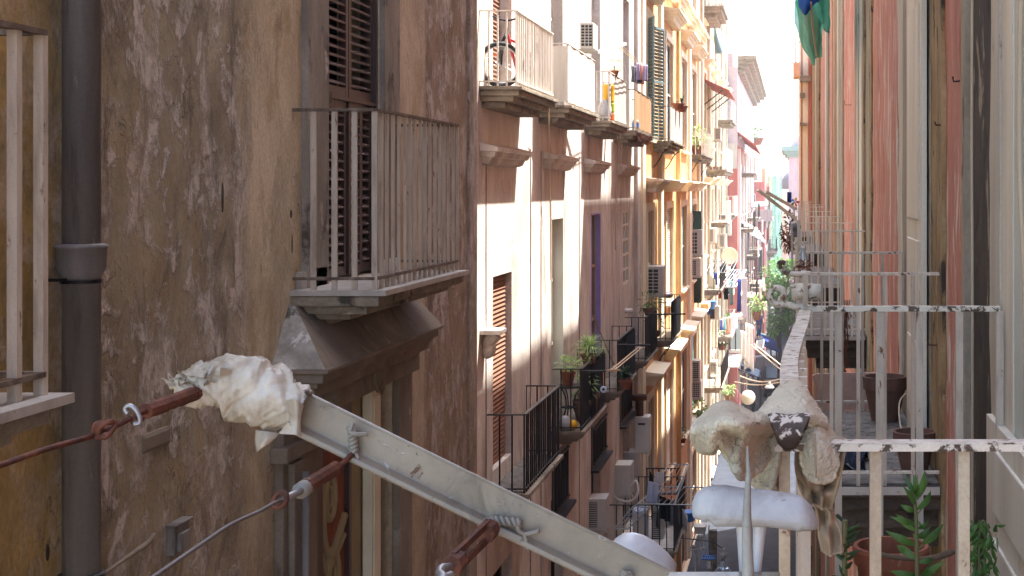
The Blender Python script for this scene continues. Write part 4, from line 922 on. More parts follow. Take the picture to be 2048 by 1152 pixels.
# ------------------------------------------------------------------ foreground: painted bracket arm with laundry wires
DF = 2.07
arm = T('bracket_arm', 'grey painted steel arm with rusty turnbuckles slanting across the lane', 'bracket', P(1345, 1160, DF))
A, B = P(1420, 1224, DF), P(455, 751, DF)          # middle line of the web
ax = (B-A).normalized(); nv = Vector((0, -1, 0)); up = ax.cross(nv).normalized()
if up.z < 0: up = -up
def armp(t, u, v): return A+ax*t+up*u+nv*v
L = (B-A).length
prof = [(-.0295, -.004), (-.0295, .018), (-.0265, .020), (-.021, .019), (-.0165, .0035), (-.014, .0022), (.0255, .0022), (.0275, .0035), (.0295, .0022), (.0295, -.004)]
rows = []
for i in range(61):
    t = L*i/60
    rows.append([armp(t, u+.0005*noise.noise(Vector((t*14, u*40, 0))), v+.0006*noise.noise(Vector((t*20, u*60, 3)))) for u, v in prof+[prof[0]]])
k = MB(); k.grid(rows); k.build('arm_bar', m['beam'], arm, smooth=False, bevel=.0012)
def twist(pts, r, turns, r2, n=60):
    c = spline(pts, 10); out = ([], [])
    for i, p in enumerate(c):
        a = turns*2*math.pi*i/len(c); tt = (c[min(i+1, len(c)-1)]-c[max(0, i-1)]).normalized(); u = tt.cross(nv).normalized(); w = tt.cross(u)
        for q in (0, 1): out[q].append(p+(u*math.cos(a+q*math.pi)+w*math.sin(a+q*math.pi))*r)
    return out
dn = DF-.014
def wire_tie(a, b, tails):
    k = MB()
    for s_ in twist([a, (a+b)/2, b], .0042, 3.0, 0): k.tube(s_, .0033, 8)
    for t_ in tails: k.tube(spline(t_, 5), .0034, 8)
    k.build('wire_tie', m['beamwire'], arm, smooth=True)
wire_tie(P(708, 905, dn), P(704, 862, dn), [[P(704, 866, dn), P(697, 856, dn-.004), P(703, 866, dn-.01), P(716, 869, dn-.008), P(734, 868, dn)], [P(700, 862, dn-.01), P(706, 846, dn-.006)], [P(708, 905, dn), P(716, 915, dn), P(706, 925, dn)]])
wire_tie(P(983, 1040, dn), P(1040, 1046, dn), [[P(968, 1048, dn), P(972, 1040, dn-.004), P(985, 1040, dn)], [P(1038, 1045, dn), P(1036, 1058, dn-.004), P(1050, 1068, dn), P(1078, 1062, dn-.004)], [P(1048, 1066, dn), P(1056, 1100, dn-.002)]])
k = MB(); k.bar(P(988, 1056, dn), P(1046, 1081, dn), .012, .012); k.build('tie_plate', m['beamwire'], arm, bevel=.003)
wire_tie(P(1244, 1148, dn), P(1262, 1156, dn), [[P(1244, 1142, dn), P(1250, 1147, dn-.005), P(1262, 1146, dn)]])
def turnbuckle(pts, frame_from, frame_to, lab, ring=None, openf=False):
    t = T('turnbuckle', lab, 'turnbuckle', pts[0], 'rusty wire tensioners on the bracket arm')
    a, b = frame_from, frame_to; k = MB(); dr = (b-a).normalized(); u = dr.cross(Vector((0, 0, 1))).normalized(); w = dr.cross(u)
    if openf:
        for s_ in (-1, 1): k.bar(a+w*s_*.011, b+w*s_*.011, .009, .006, u)
        k.tube([a-dr*.012, a+dr*.018], .0145, 8); k.tube([b-dr*.018, b+dr*.012], .0145, 8)
    else:
        n = 14; k.tube([a+(b-a)*i/n+w*.0007*noise.noise((a+(b-a)*i/n)*90) for i in range(n+1)], [.0105+.0022*noise.noise(Vector((i*.7, 2, 1))) for i in range(n+1)], 9)
    k.build('body', m['rust'], t)
    k = MB(); k.tube(spline(pts, 4), .0042, 8); k.build('eye_hook', m['rust'], t, smooth=True)
    return t
def ringpts(c, r, ph=0, d=(1, 0, 0), e=(0, 0, 1), n=14, tot=2*math.pi):
    d, e = Vector(d), Vector(e); return [c+(d*math.cos(ph+tot*i/n)+e*math.sin(ph+tot*i/n))*r for i in range(n+1)]
# first: at the arm's wrapped end
xw1 = Xp(388, 2.02); zw1 = Zp(786, 2.02)
def W(x, z, d): return Vector((x, d, z))
p0, p1 = P(392, 786, 2.03), P(290, 823, 1.90)
turnbuckle([p1, P(276, 829, 1.88), P(266, 840, 1.87), P(274, 846, 1.865), P(284, 836, 1.875)], p0, p1, 'rusty brown rod tensioner sticking out of the torn plastic wrap')
k = MB(); k.tube(spline([P(256, 828, 1.86), P(250, 818, 1.86), P(258, 811, 1.86), P(270, 818, 1.86), P(279, 834, 1.86), P(279, 846, 1.86), P(268, 848, 1.86)], 6), .0032, 8); k.build('shackle', m['zinc'], arm, smooth=True)
def wire(pts, r, lab, mt='rust', seg=8):
    k = MB(); k.tube(spline(pts, seg), r, 8); o = k.build('laundry_wire', m[mt], None, smooth=True); return tag(o, lab, 'wire')
w1 = [P(262, 836, 1.865), P(236, 850, 1.84), P(205, 861, 1.80), P(186, 872, 1.79), P(100, 896, 1.68), P(0, 931, 1.55), P(-160, 990, 1.4)]
wire(w1, .0036, 'rusty wire with a knotted loop running off beside the grey downpipe')
k = MB(); kn = P(206, 860, 1.80)
for q in range(3): k.tube(spline([P(186+q*6, 868, 1.79), P(192+q*5, 848+q*3, 1.785), P(214+q*4, 846-q*2, 1.79), P(232-q*2, 846+q*4, 1.80), P(218-q*3, 868+q*3, 1.785), P(196+q*4, 876-q*2, 1.79), P(186+q*6, 868, 1.79)], 6), .0032, 7)
tag(k.build('wire_knot', m['rust'], None, smooth=True), 'rusty knot twisted into the wire below the torn plastic', 'wire knot')
# second
a2, b2_ = P(672, 936, 2.03), P(612, 974, 1.93)
turnbuckle([P(672, 936, 2.03), P(688, 925, 2.04), P(700, 912, 2.05), P(706, 908, 2.05)], a2, b2_, 'rusty tube tensioner with a pale collar tied under the middle of the grey arm')
k = MB(); k.tube([P(616, 971, 1.94), P(600, 982, 1.915)], .0115, 10); k.build('collar', m['beamwire'], arm, smooth=True)
k = MB(); k.tube([P(604, 980, 1.92), P(570, 998, 1.87)], .0052, 8); k.build('eye_bolt', m['zinc'], arm, smooth=True)
k = MB(); k.tube(ringpts(P(560, 1000, 1.86), .009, 0, (1, 0, .3), (0, .3, 1)), .0036, 8); k.build('shackle', m['rust'], arm, smooth=True)
wire([P(566, 1000, 1.865), P(548, 1006, 1.84), P(520, 1022, 1.80), P(480, 1040, 1.75), P(450, 1056, 1.70), P(400, 1090, 1.61), P(310, 1152, 1.46), P(200, 1230, 1.33)], .0026, 'bent grey wire curving down from the second tensioner', 'oldwire')
# third
a3, b3_ = P(976, 1062, 2.02), P(908, 1128, 1.86)
turnbuckle([P(976, 1060, 2.02), P(978, 1050, 2.04), P(972, 1042, 2.05)], a3, b3_, 'rusty open frame tensioner hanging at the lower end of the grey arm', openf=True)
k = MB(); k.tube(spline([P(912, 1126, 1.87), P(896, 1134, 1.84), P(884, 1136, 1.82), P(880, 1146, 1.81), P(890, 1154, 1.80), P(902, 1150, 1.82)], 5), .0055, 8); k.build('eye_bolt', m['zinc'], arm, smooth=True)
# torn plastic wrapped round the end of the arm
pl = []
cp = [P(604, 826, 2.06), P(575, 812, 2.06), P(545, 797, 2.06), P(510, 783, 2.06), P(475, 770, 2.055), P(440, 765, 2.05), P(410, 768, 2.045), P(384, 772, 2.04), P(352, 772, 2.035)]
rr = [.030, .037, .043, .044, .042, .036, .03, .026, .014]
cs = spline(cp, 9); rs = spline([Vector((r, 0, 0)) for r in rr], 9)
def ridge(v): return (1-min(1, abs(noise.noise(v))*2.0))**1.4
for i, (p, r) in enumerate(zip(cs, rs)):
    tt = (cs[min(i+1, len(cs)-1)]-cs[max(0, i-1)]).normalized(); u = tt.cross(Vector((0, 1, 0))).normalized(); w = Vector((0, 1, 0)); row = []; l = i*.13
    for kk in range(73):
        a = 2*math.pi*kk/72; ca, sa = math.cos(a), math.sin(a)
        tw = Vector((math.cos(a+l*.55)*1.25, math.sin(a+l*.55)*1.25, l*.25)); t2 = Vector((math.cos(a-l*.8)*2.1, math.sin(a-l*.8)*2.1, l*.4+7))
        rad = r.x*(.86+.16*noise.noise(Vector((ca*1.3, sa*1.3, l)))+.24*ridge(tw)+.10*ridge(t2)+.09*ridge(Vector((math.cos(a+l*1.3)*4.2, math.sin(a+l*1.3)*4.2, l*1.1+3)))+.02*noise.noise(Vector((ca*6, sa*6, l*4))))
        row.append(p+u*ca*rad+w*sa*rad*.62)
    row[-1] = row[0].copy(); pl.append(row)
wr = T('plastic_wrap', 'torn off white plastic wrapped round the upper end of the grey arm', 'plastic wrap', cp[4])
k = MB(); k.grid(pl); k.build('film', m['plastic'], wr, smooth=True)
k = MB()
for q in range(46):
    t_ = R.random()**1.6; c0 = P(344+t_*110, 768-22*t_+R.uniform(-10, 12), 2.02+R.random()*.03)
    d1_ = Vector((R.uniform(-1, .2), R.uniform(-.6, .2), R.uniform(-.5, .9))).normalized()*R.uniform(.006, .016); s_ = Vector((R.uniform(-1, 1), R.uniform(-1, 1), R.uniform(-1, 1))).normalized()*R.uniform(.004, .009)
    md = c0+d1_*.55+Vector((R.uniform(-1, 1), R.uniform(-1, 1), R.uniform(-1, 1)))*.003
    k.add([c0-s_, c0+s_, md+s_*1.1, c0+d1_+s_*.5, c0+d1_*1.15-s_*.2, md-s_*.8], [(0, 1, 2, 5), (5, 2, 3, 4)])
k.build('torn_fringe', m['plastic'], wr, solid=.0008)
k = MB(); k.grid(jig(loft([[P(512, 858, 2.05), P(535, 862, 2.04), P(560, 866, 2.05)], [P(509, 880, 2.045), P(530, 878, 2.03), P(552, 876, 2.04)], [P(512, 906, 2.04), P(524, 897, 2.03), P(540, 886, 2.04)]], 4, 4), .003, 30)); k.build('loose_flap', m['plastic'], wr, solid=.001, smooth=True)
k = MB(); k.grid(jig(loft([[P(572, 800, 2.03), P(592, 800, 2.02), P(606, 808, 2.03)], [P(582, 840, 2.02), P(594, 842, 2.015), P(603, 848, 2.02)], [P(560, 866, 2.02), P(590, 868, 2.01), P(603, 872, 2.02)]], 5, 5), .006, 25)); k.build('stiff_fold', m['plastic'], wr, solid=.0012)
# horizontal angle iron along the bottom edge
k = MB(); z_ = Zp(1143, 1.85); k.box(Xp(1338, 1.85), Xp(1560, 1.85), 1.815, 1.85, z_-.008, z_); k.box(Xp(1338, 1.85), Xp(1560, 1.85), 1.815, 1.821, z_-.05, z_-.0081)
tag(k.build('angle_iron', m['beam'], None, bevel=.0015), 'pale horizontal angle iron at the foot of the grey spike', 'angle iron')
# white bulb behind the arm
Mx = Matrix.Rotation(math.radians(-62), 3, 'Y') @ Matrix.Rotation(math.radians(10), 3, 'X')
k = MB(); k.lathe(P(1268, 1112, 2.35), [(.0, -.075), (.018, -.07), (.028, -.05), (.036, -.02), (.037, .0), (.034, .018), (.026, .032), (.014, .040), (0, .043)], 28, Mx)
tag(k.build('lamp_bulb_cover', m['whitegloss'], None, smooth=True), 'chipped glossy white rounded cover peeping over the lower end of the arm', 'cover')
# foam capped ornament with spike and legs
orn = T('rail_ornament', 'grey foam capped ornament on two tapering legs with a tall spike in front', 'ornament', P(1500, 1150, 1.9))
pts = [(1384, 1016, 8), (1389, 1014, 22), (1400, 1011, 31), (1418, 1009, 36), (1440, 1012, 41), (1475, 1015, 40), (1510, 1017, 38), (1545, 1020, 37), (1575, 1023, 37), (1600, 1028, 35), (1616, 1034, 29), (1628, 1041, 20), (1636, 1047, 8)]
rows = []; c_ = spline([P(x, y, 1.86) for x, y, r in pts], 5); r_ = spline([Vector((r*1.86/F, 0, 0)) for x, y, r in pts], 5)
for i, (p, r) in enumerate(zip(c_, r_)):
    row = []
    for q in range(33):
        a = 2*math.pi*q/32; ca, sa = math.cos(a), math.sin(a); rad = r.x*(1+.06*noise.noise(Vector((ca*2, sa*2, i*.14)))+(.10*noise.noise(Vector((i*.35, 5, 1))) if sa < -.6 else 0))
        sz = sa*rad*(1.0 if sa > 0 else .92); row.append(p+Vector((0, ca*rad*1.25*(1.12 if sa < 0 else 1), sz)))
    row[-1] = row[0].copy(); rows.append(row)
k = MB(); k.grid(rows); k.build('foam_cap', m['foam'], orn, smooth=True)
k = MB(); k.tube(spline([P(1495, 893, 1.77), P(1495.5, 915, 1.77), P(1497, 945, 1.77), P(1495, 985, 1.77), P(1494, 1030, 1.77), P(1494, 1080, 1.77), P(1496, 1150, 1.77), P(1496, 1180, 1.77)], 5), [q*1.77/F for q in [2]+[2.2+i*(14.5-2.2)/34+.6*noise.noise(Vector((i*.6, 1, 2))) for i in range(35)]], 14); k.build('spike', m['spike'], orn, smooth=True)
for a_, b_, s_ in (((1486, 1042), (1487, 1156), 1), ((1520, 1042), (1513, 1156), -1)):
    k = MB(); d_ = 1.86
    k.tube([P(a_[0]+(b_[0]-a_[0])*i/8, a_[1]+(b_[1]-a_[1])*i/8, d_) for i in range(9)], [(15-.9*i)*d_/F for i in range(9)], 14); k.build('leg', m['whitegloss'], orn, smooth=True)
# cloths over the corner of the railing
def cloth(name, rows, mt, parent, solid=.006, amp=.0025, fr=22, ku=22, kv=18, rip=(0, 2, 0)):
    fine = .0019 if mt == 'terry' else .0003
    g = loft([[P(x, y, d-.26) for x, y, d in r] for r in rows], ku, kv); nr, nc = len(g), len(g[0])
    for i in range(nr):
        for j in range(nc):
            s_, t = j/(nc-1), i/(nr-1); ph = s_*rip[1]*6.283+rip[2]+1.2*t
            g[i][j] = g[i][j]+Vector((.2*rip[0]*t*math.cos(ph), rip[0]*(.1+t)*(2*abs(math.sin(ph*.5))**.8-1), 0))
    g = jig(jig(jig(g, amp, fr), fine, 120), fine*.7, 260)
    k = MB(); k.grid(g); o = k.build(name, m[mt], parent, smooth=True, solid=solid)
    k = MB(); k.tube(g[-1], solid*.95, 8); k.build('hem', m[mt], o, smooth=True)
    k = MB(); k.tube([r[0] for r in g], solid*.8, 8); k.build('hem', m[mt], o, smooth=True)
    return o
mat_ = T('bath_mat', 'thick cream terry bath mat slung over the corner of the peeling railing', 'bath mat', P(1560, 980, 2.25))
cloth('left_fold', [
 [(1408, 838, 2.30), (1426, 815, 2.31), (1452, 806, 2.32), (1484, 818, 2.33), (1512, 828, 2.34), (1535, 812, 2.36), (1560, 772, 2.46)],
 [(1394, 846, 2.22), (1420, 826, 2.23), (1452, 817, 2.24), (1486, 829, 2.25), (1514, 838, 2.26), (1540, 830, 2.33), (1568, 800, 2.43)],
 [(1387, 860, 2.17), (1412, 850, 2.15), (1450, 836, 2.13), (1484, 846, 2.12), (1515, 850, 2.20), (1540, 846, 2.30), (1566, 826, 2.40)],
 [(1387, 872, 2.18), (1408, 868, 2.15), (1442, 850, 2.12), (1478, 860, 2.13), (1508, 864, 2.20), (1536, 860, 2.30), (1562, 842, 2.38)],
 [(1389, 882, 2.20), (1406, 886, 2.17), (1434, 866, 2.13), (1468, 872, 2.20), (1500, 876, 2.22), (1532, 872, 2.33), (1560, 856, 2.38)],
 [(1400, 898, 2.23), (1412, 903, 2.20), (1438, 884, 2.15), (1463, 908, 2.19), (1490, 918, 2.21), (1520, 905, 2.30), (1554, 878, 2.36)],
 [(1404, 902, 2.28), (1418, 902, 2.26), (1442, 885, 2.20), (1466, 932, 2.20), (1486, 957, 2.19), (1510, 937, 2.26), (1553, 894, 2.36)]], 'terry', mat_, .007, rip=(0.012, 3.2, 0.6))
cloth('inner_fold', [
 [(1392, 862, 2.24), (1402, 850, 2.28), (1420, 846, 2.32), (1440, 852, 2.32)],
 [(1392, 880, 2.26), (1404, 872, 2.31), (1424, 866, 2.35), (1446, 870, 2.34)],
 [(1405, 900, 2.28), (1414, 896, 2.31), (1432, 886, 2.34), (1450, 884, 2.33)]], 'terry', mat_, .006)
cloth('back_fold', [
 [(1500, 880, 2.36), (1525, 880, 2.33), (1560, 872, 2.33), (1566, 890, 2.36)],
 [(1504, 925, 2.36), (1530, 925, 2.32), (1556, 915, 2.33), (1563, 920, 2.38)],
 [(1506, 958, 2.36), (1520, 975, 2.33), (1543, 978, 2.32), (1560, 976, 2.36)]], 'terry', mat_, .008, rip=(0.02, 1.5, 0))
cloth('top_drape', [
 [(1572, 766, 2.52), (1580, 764, 2.55), (1590, 764, 2.56), (1604, 768, 2.54)],
 [(1552, 788, 2.42), (1568, 782, 2.42), (1598, 782, 2.42), (1624, 800, 2.44)],
 [(1532, 812, 2.36), (1560, 806, 2.34), (1606, 806, 2.34), (1644, 828, 2.38)],
 [(1518, 834, 2.32), (1552, 831, 2.29), (1608, 831, 2.29), (1656, 850, 2.34)],
 [(1520, 846, 2.33), (1550, 846, 2.31), (1612, 846, 2.31), (1652, 862, 2.36)]], 'terry', mat_, .006)
cloth('right_fold', [
 [(1606, 812, 2.46), (1618, 812, 2.42), (1634, 822, 2.42), (1648, 842, 2.44)],
 [(1604, 834, 2.40), (1622, 834, 2.36), (1645, 846, 2.36), (1664, 866, 2.39)],
 [(1601, 858, 2.36), (1624, 862, 2.315), (1650, 872, 2.32), (1674, 888, 2.36)],
 [(1603, 890, 2.33), (1626, 895, 2.295), (1653, 898, 2.295), (1677, 908, 2.32)],
 [(1608, 922, 2.32), (1628, 930, 2.29), (1654, 930, 2.29), (1677, 926, 2.31)],
 [(1615, 946, 2.32), (1630, 957, 2.30), (1654, 960, 2.30), (1672, 945, 2.31)]], 'terry', mat_, .007, rip=(.005, 1.3, 2.2))
k = MB(); k.tube(spline([P(1629, 868, 2.02), P(1630, 890, 2.012), P(1631, 925, 2.01), P(1632, 955, 2.018)], 5), .0016, 6); k.build('seam', m['tan'], mat_, smooth=True)
ct = T('floor_cloth', 'smooth taupe cloth hanging in folds beneath the bath mat', 'cloth', P(1650, 1100, 2.4))
cloth('upper_drape', [
 [(1596, 868, 2.38), (1625, 866, 2.40), (1662, 868, 2.42), (1692, 876, 2.36)],
 [(1592, 900, 2.36), (1625, 905, 2.40), (1655, 905, 2.38), (1690, 902, 2.33)],
 [(1590, 930, 2.38), (1618, 942, 2.35), (1652, 948, 2.42), (1686, 930, 2.34)],
 [(1594, 955, 2.40), (1622, 968, 2.36), (1650, 975, 2.40), (1680, 960, 2.36)],
 [(1600, 978, 2.38), (1624, 990, 2.40), (1648, 994, 2.36), (1674, 985, 2.38)],
 [(1612, 1002, 2.40), (1628, 1012, 2.36), (1646, 1016, 2.40), (1662, 1012, 2.40)]], 'tan', ct, .003, .002, 12, rip=(0.013, 3.0, 1))
cloth('hanging_end', [
 [(1628, 1002, 2.42), (1640, 1004, 2.40), (1652, 1006, 2.42), (1664, 1004, 2.44)],
 [(1634, 1030, 2.40), (1648, 1032, 2.43), (1660, 1030, 2.40), (1668, 1026, 2.43)],
 [(1638, 1070, 2.42), (1652, 1072, 2.40), (1668, 1070, 2.43), (1682, 1066, 2.42)],
 [(1644, 1100, 2.42), (1656, 1108, 2.42), (1670, 1108, 2.41), (1684, 1098, 2.43)]], 'tan', ct, .003, .002, 14, rip=(0.006, 2, 0))
# second post right behind the ornament
# ------------------------------------------------------------------ helpers for movable things
AC = []
def ac(px0, py0, px1, py1, d, label, depth=.5, kind='grid', casing='acw', frac=(.12, .72), nx=2, ny=7):
    x0, x1, z0, z1 = Xp(px0, d), Xp(px1, d), Zp(py1, d), Zp(py0, d)
    t = T('air_conditioner', label, 'air conditioner', ((x0+x1)/2, d+depth/2, z0), 'air conditioners hung on the house walls')
    k = MB(); k.box(x0, x1, d, d+depth, z0, z1); b = k.build('casing', m[casing], t, bevel=.012)
    if kind != 'blank':
        w, h = x1-x0, z1-z0; ga, gb = x0+w*frac[0], x0+w*frac[1]; za, zb = z0+h*.1, z1-h*.1
        k = MB(); k.box(ga, gb, d-.006, d-.0005, za, zb); g = k.build('fan_grille', m['acgrille'], t)
        k = MB()
        if kind == 'grid':
            for i in range(1, nx): x = ga+(gb-ga)*i/nx; k.box(x-w*.025, x+w*.025, d-.02, d-.0065, za, zb)
            for j in range(1, ny): z = za+(zb-za)*j/ny; k.box(ga, gb, d-.018, d-.0066, z-h*.014, z+h*.014)
        else:
            n = 14
            for j in range(n): z = za+(zb-za)*(j+.5)/n; k.box(ga, gb, d-.018, d-.0065, z-h*.011, z+h*.011)
        k.build('guard', m[casing], g)
    k = MB(); k.box(x0-.1, x1+.02, d+.05, d+.09, z0-.045, z0-.001); k.build('wall_bracket', m['acg'], t); k = MB(); k.box(x0-.1, x1+.02, d+depth-.1, d+depth-.06, z0-.045, z0-.001); k.build('wall_bracket', m['acg'], t)
    return t
def pot(c, r, h, mt='terra', name='pot', parent=None):
    k = MB(); k.lathe(c, [(r*.62, 0), (r*.9, h*.78), (r, h*.78), (r*1.02, h), (r*.88, h), (r*.84, h*.82), (0, h*.82)], 28); return k.build(name, m[mt], parent)
def leafq(k, p, d, w, l, droop=.3):
    d = d.normalized(); s_ = d.cross(Vector((R.uniform(-.3, .3), R.uniform(-.3, .3), 1))).normalized()*w/2
    a = p; b = p+d*l*.45+s_; c = p+d*l*.45-s_; e = p+d*l+Vector((0, 0, -droop*l)); mid = p+d*l*.5+Vector((0, 0, -droop*l*.2-.1*w))
    k.add([a, b, e, c, mid], [(0, 1, 4), (1, 2, 4), (2, 3, 4), (3, 0, 4)])
def bush(k, c, rx, ry, rz, n, w, l, droop=.3):
    for _ in range(n):
        v = Vector((R.gauss(0, 1), R.gauss(0, 1), R.gauss(0, 1))).normalized(); q = R.random()**.4
        p = Vector(c)+Vector((v.x*rx*q, v.y*ry*q, v.z*rz*q))
        if noise.noise(p*2.2/max(rx, .05)*.5+Vector((1, 5, 2))) < -.28: continue
        leafq(k, p, v+Vector((R.uniform(-.6, .6), R.uniform(-.6, .6), R.uniform(-.2, .6))), w*R.uniform(.7, 1.3), l*R.uniform(.6, 1.3), droop)
def spiky(k, c, n, l, w, spread=1.0):
    for _ in range(n):
        a = R.uniform(0, 6.283); e = R.uniform(.2, 1.2)*spread; L_ = l*R.uniform(.7, 1.2)
        pts = [Vector(c)+Vector((math.cos(a)*math.sin(e*t/4*1.5)*L_*t/4, math.sin(a)*math.sin(e*t/4*1.5)*L_*t/4, L_*t/4*math.cos(e*t/4*1.4))) for t in range(5)]
        s_ = Vector((-math.sin(a), math.cos(a), 0))*w/2
        for t in range(4):
            f0, f1 = 1-t/4*.7, 1-(t+1)/4*.95
            k.add([pts[t]-s_*f0, pts[t]+s_*f0, pts[t+1]+s_*f1, pts[t+1]-s_*f1], [(0, 1, 2, 3)])
def plant(name, label, base, r, h, kind, lf, potm='terra', n=120, pr=None, ph=None, catg='potted plant', group=None, lw=.03, ll=.08):
    t = T(name, label, catg, base, group); pr = pr or r*.5; ph = ph or pr*1.4
    if potm: pot(base, pr, ph, potm, 'pot', t)
    else: ph = 0
    k = MB(); c = Vector(base)+Vector((0, 0, ph))
    if kind == 'spiky': spiky(k, c, n, h, lw)
    elif kind == 'upright': spiky(k, c, n, h, lw, .25)
    else: bush(k, c+Vector((0, 0, h*.5)), r, r, h*.55, n, lw, ll)
    k.build('foliage', m[lf], t)
    if potm or kind == 'bush':
        k = MB(); k.tube([Vector(base)+Vector((0, 0, ph*.5)), c+Vector((0, 0, h*.5))], lw*.25, 6); k.build('stem', m['stem'], t)
    return t
def hang(name, label, p, q, drop, mt, amp=.03, waves=3, group='laundry hung over the lane', taper=1.0, uneven=.0):
    """cloth hung from the line p-q"""
    p, q = Vector(p), Vector(q); n = 20; rows = []; ac_ = (q-p).cross(Vector((0, 0, 1))).normalized()
    for j in range(11):
        t = j/10; row = []
        for i in range(n+1):
            s_ = i/n; c = p.lerp(q, .5+(s_-.5)*(1+(taper-1)*t))
            row.append(c+ac_*amp*(.3+t)*math.sin(s_*waves*6.283+t*1.3+p.x*9)+Vector((0, 0, -drop*t*(1+uneven*math.sin(s_*5+2)))))
        rows.append(row)
    k = MB(); k.grid(rows); o = k.build(name, m[mt], None, smooth=True, solid=.004)
    return tag(o, label, 'laundry', group)
def bars(name, label, segs, r, mt, catg, group=None):
    k = MB()
    for s_ in segs: k.tube(s_, r, 6)
    return tag(k.build(name, m[mt], None), label, catg, group)

# ------------------------------------------------------------------ air conditioners
ac(1160, 45, 1187, 97, 24.4, 'white grid fronted air conditioner above the sheet covered upper balcony', .55, 'grid', 'acw', (.1, .9), 3, 7)
ac(1291, 533, 1326, 592, 38.7, 'large grey cased air conditioner with square grid above the dark iron balcony', .8, 'grid', 'acg', (.14, .72), 2, 7)
ac(1379, 460, 1404, 512, 56.5, 'upper of the two cream air conditioners under the green panel', .8, 'grid', 'acw', (.15, .6), 2, 6)
ac(1377, 518, 1401, 554, 56.6, 'lower of the two cream air conditioners under the green panel', .8, 'grid', 'acw', (.1, .62), 3, 7)
ac(1382, 722, 1400, 760, 56.4, 'upper of the two cream air conditioners above the bright green bush', .8, 'grid', 'acw', (.1, .8), 3, 8)
ac(1382, 763, 1402, 798, 56.5, 'lower of the two cream air conditioners above the bright green bush', .8, 'grid', 'acw', (.1, .8), 4, 7)
ac(1415, 456, 1432, 486, 66, 'white air conditioner with dark grille on the grey beige house above the laundry racks', .8, 'slats', 'acw', (.25, .65))
ac(1436, 468, 1452, 496, 72, 'white air conditioner with pale grille beside the cream satellite dish', .8, 'slats', 'acw', (.25, .75))
ac(1428, 255, 1442, 281, 66.5, 'white air conditioner behind the balcony with orange plant pots', .7, 'slats', 'acw', (.2, .9))
ac(1447, 446, 1462, 470, 83, 'grey air conditioner on the red house front', .8, 'slats', 'acg', (.1, .55))
ac(1176, 998, 1212, 1062, 27.6, 'grey air conditioner with slatted side grille lowest on the pinkish wall', .55, 'slats', 'acg', (.06, .52))
ac(1228, 930, 1262, 992, 31.6, 'plain grey air conditioner box with hose, nearer of the stacked pair', .6, 'blank', 'acg')
ac(1246, 905, 1274, 968, 34.2, 'plain grey air conditioner box partly behind another one', .6, 'blank', 'acg')
ac(1304, 1016, 1327, 1088, 31.6, 'shaded air conditioner standing on the wide lower balcony', .5, 'slats', 'acg', (.06, .75))
ac(1418, 723, 1434, 746, 66, 'small tan air conditioner on the grey beige house near street level', .7, 'slats', 'acw', (.2, .8))
k = MB(); k.tube(spline([P(1262, 975, 31.5), P(1272, 962, 31.5), P(1276, 985, 31.4), P(1262, 1002, 31.4), P(1238, 1000, 31.5), P(1226, 985, 31.6), P(1227, 950, 31.7)], 6), .03, 8); tag(k.build('drain_hose', m['acw'], None, smooth=True), 'white drain hose looping under the grey air conditioner box', 'hose')
# boiler with flue
t = T('wall_boiler', 'white wall boiler with brown capped flue on the pinkish house', 'boiler', P(1285, 910, 34.5))
d = 34.5
k = MB(); k.box(Xp(1268, d), Xp(1299, d), d, d+.5, Zp(908, d), Zp(834, d)); k.build('casing', m['acw'], t, bevel=.04)
k = MB(); k.tube([P(1279, 834, d+.2), P(1279, 800, d+.2)], .1, 12); k.lathe(P(1278, 800, d+.2), [(.11, 0), (.19, .0), (.2, .08), (.17, .13), (0, .14)], 16); k.build('flue', m['rust'], t)
k = MB(); k.box(Xp(1276, d), Xp(1290, d), d-.006, d-.0005, Zp(850, d), Zp(846, d)); k.build('vent_slot', m['acgrille'], t)

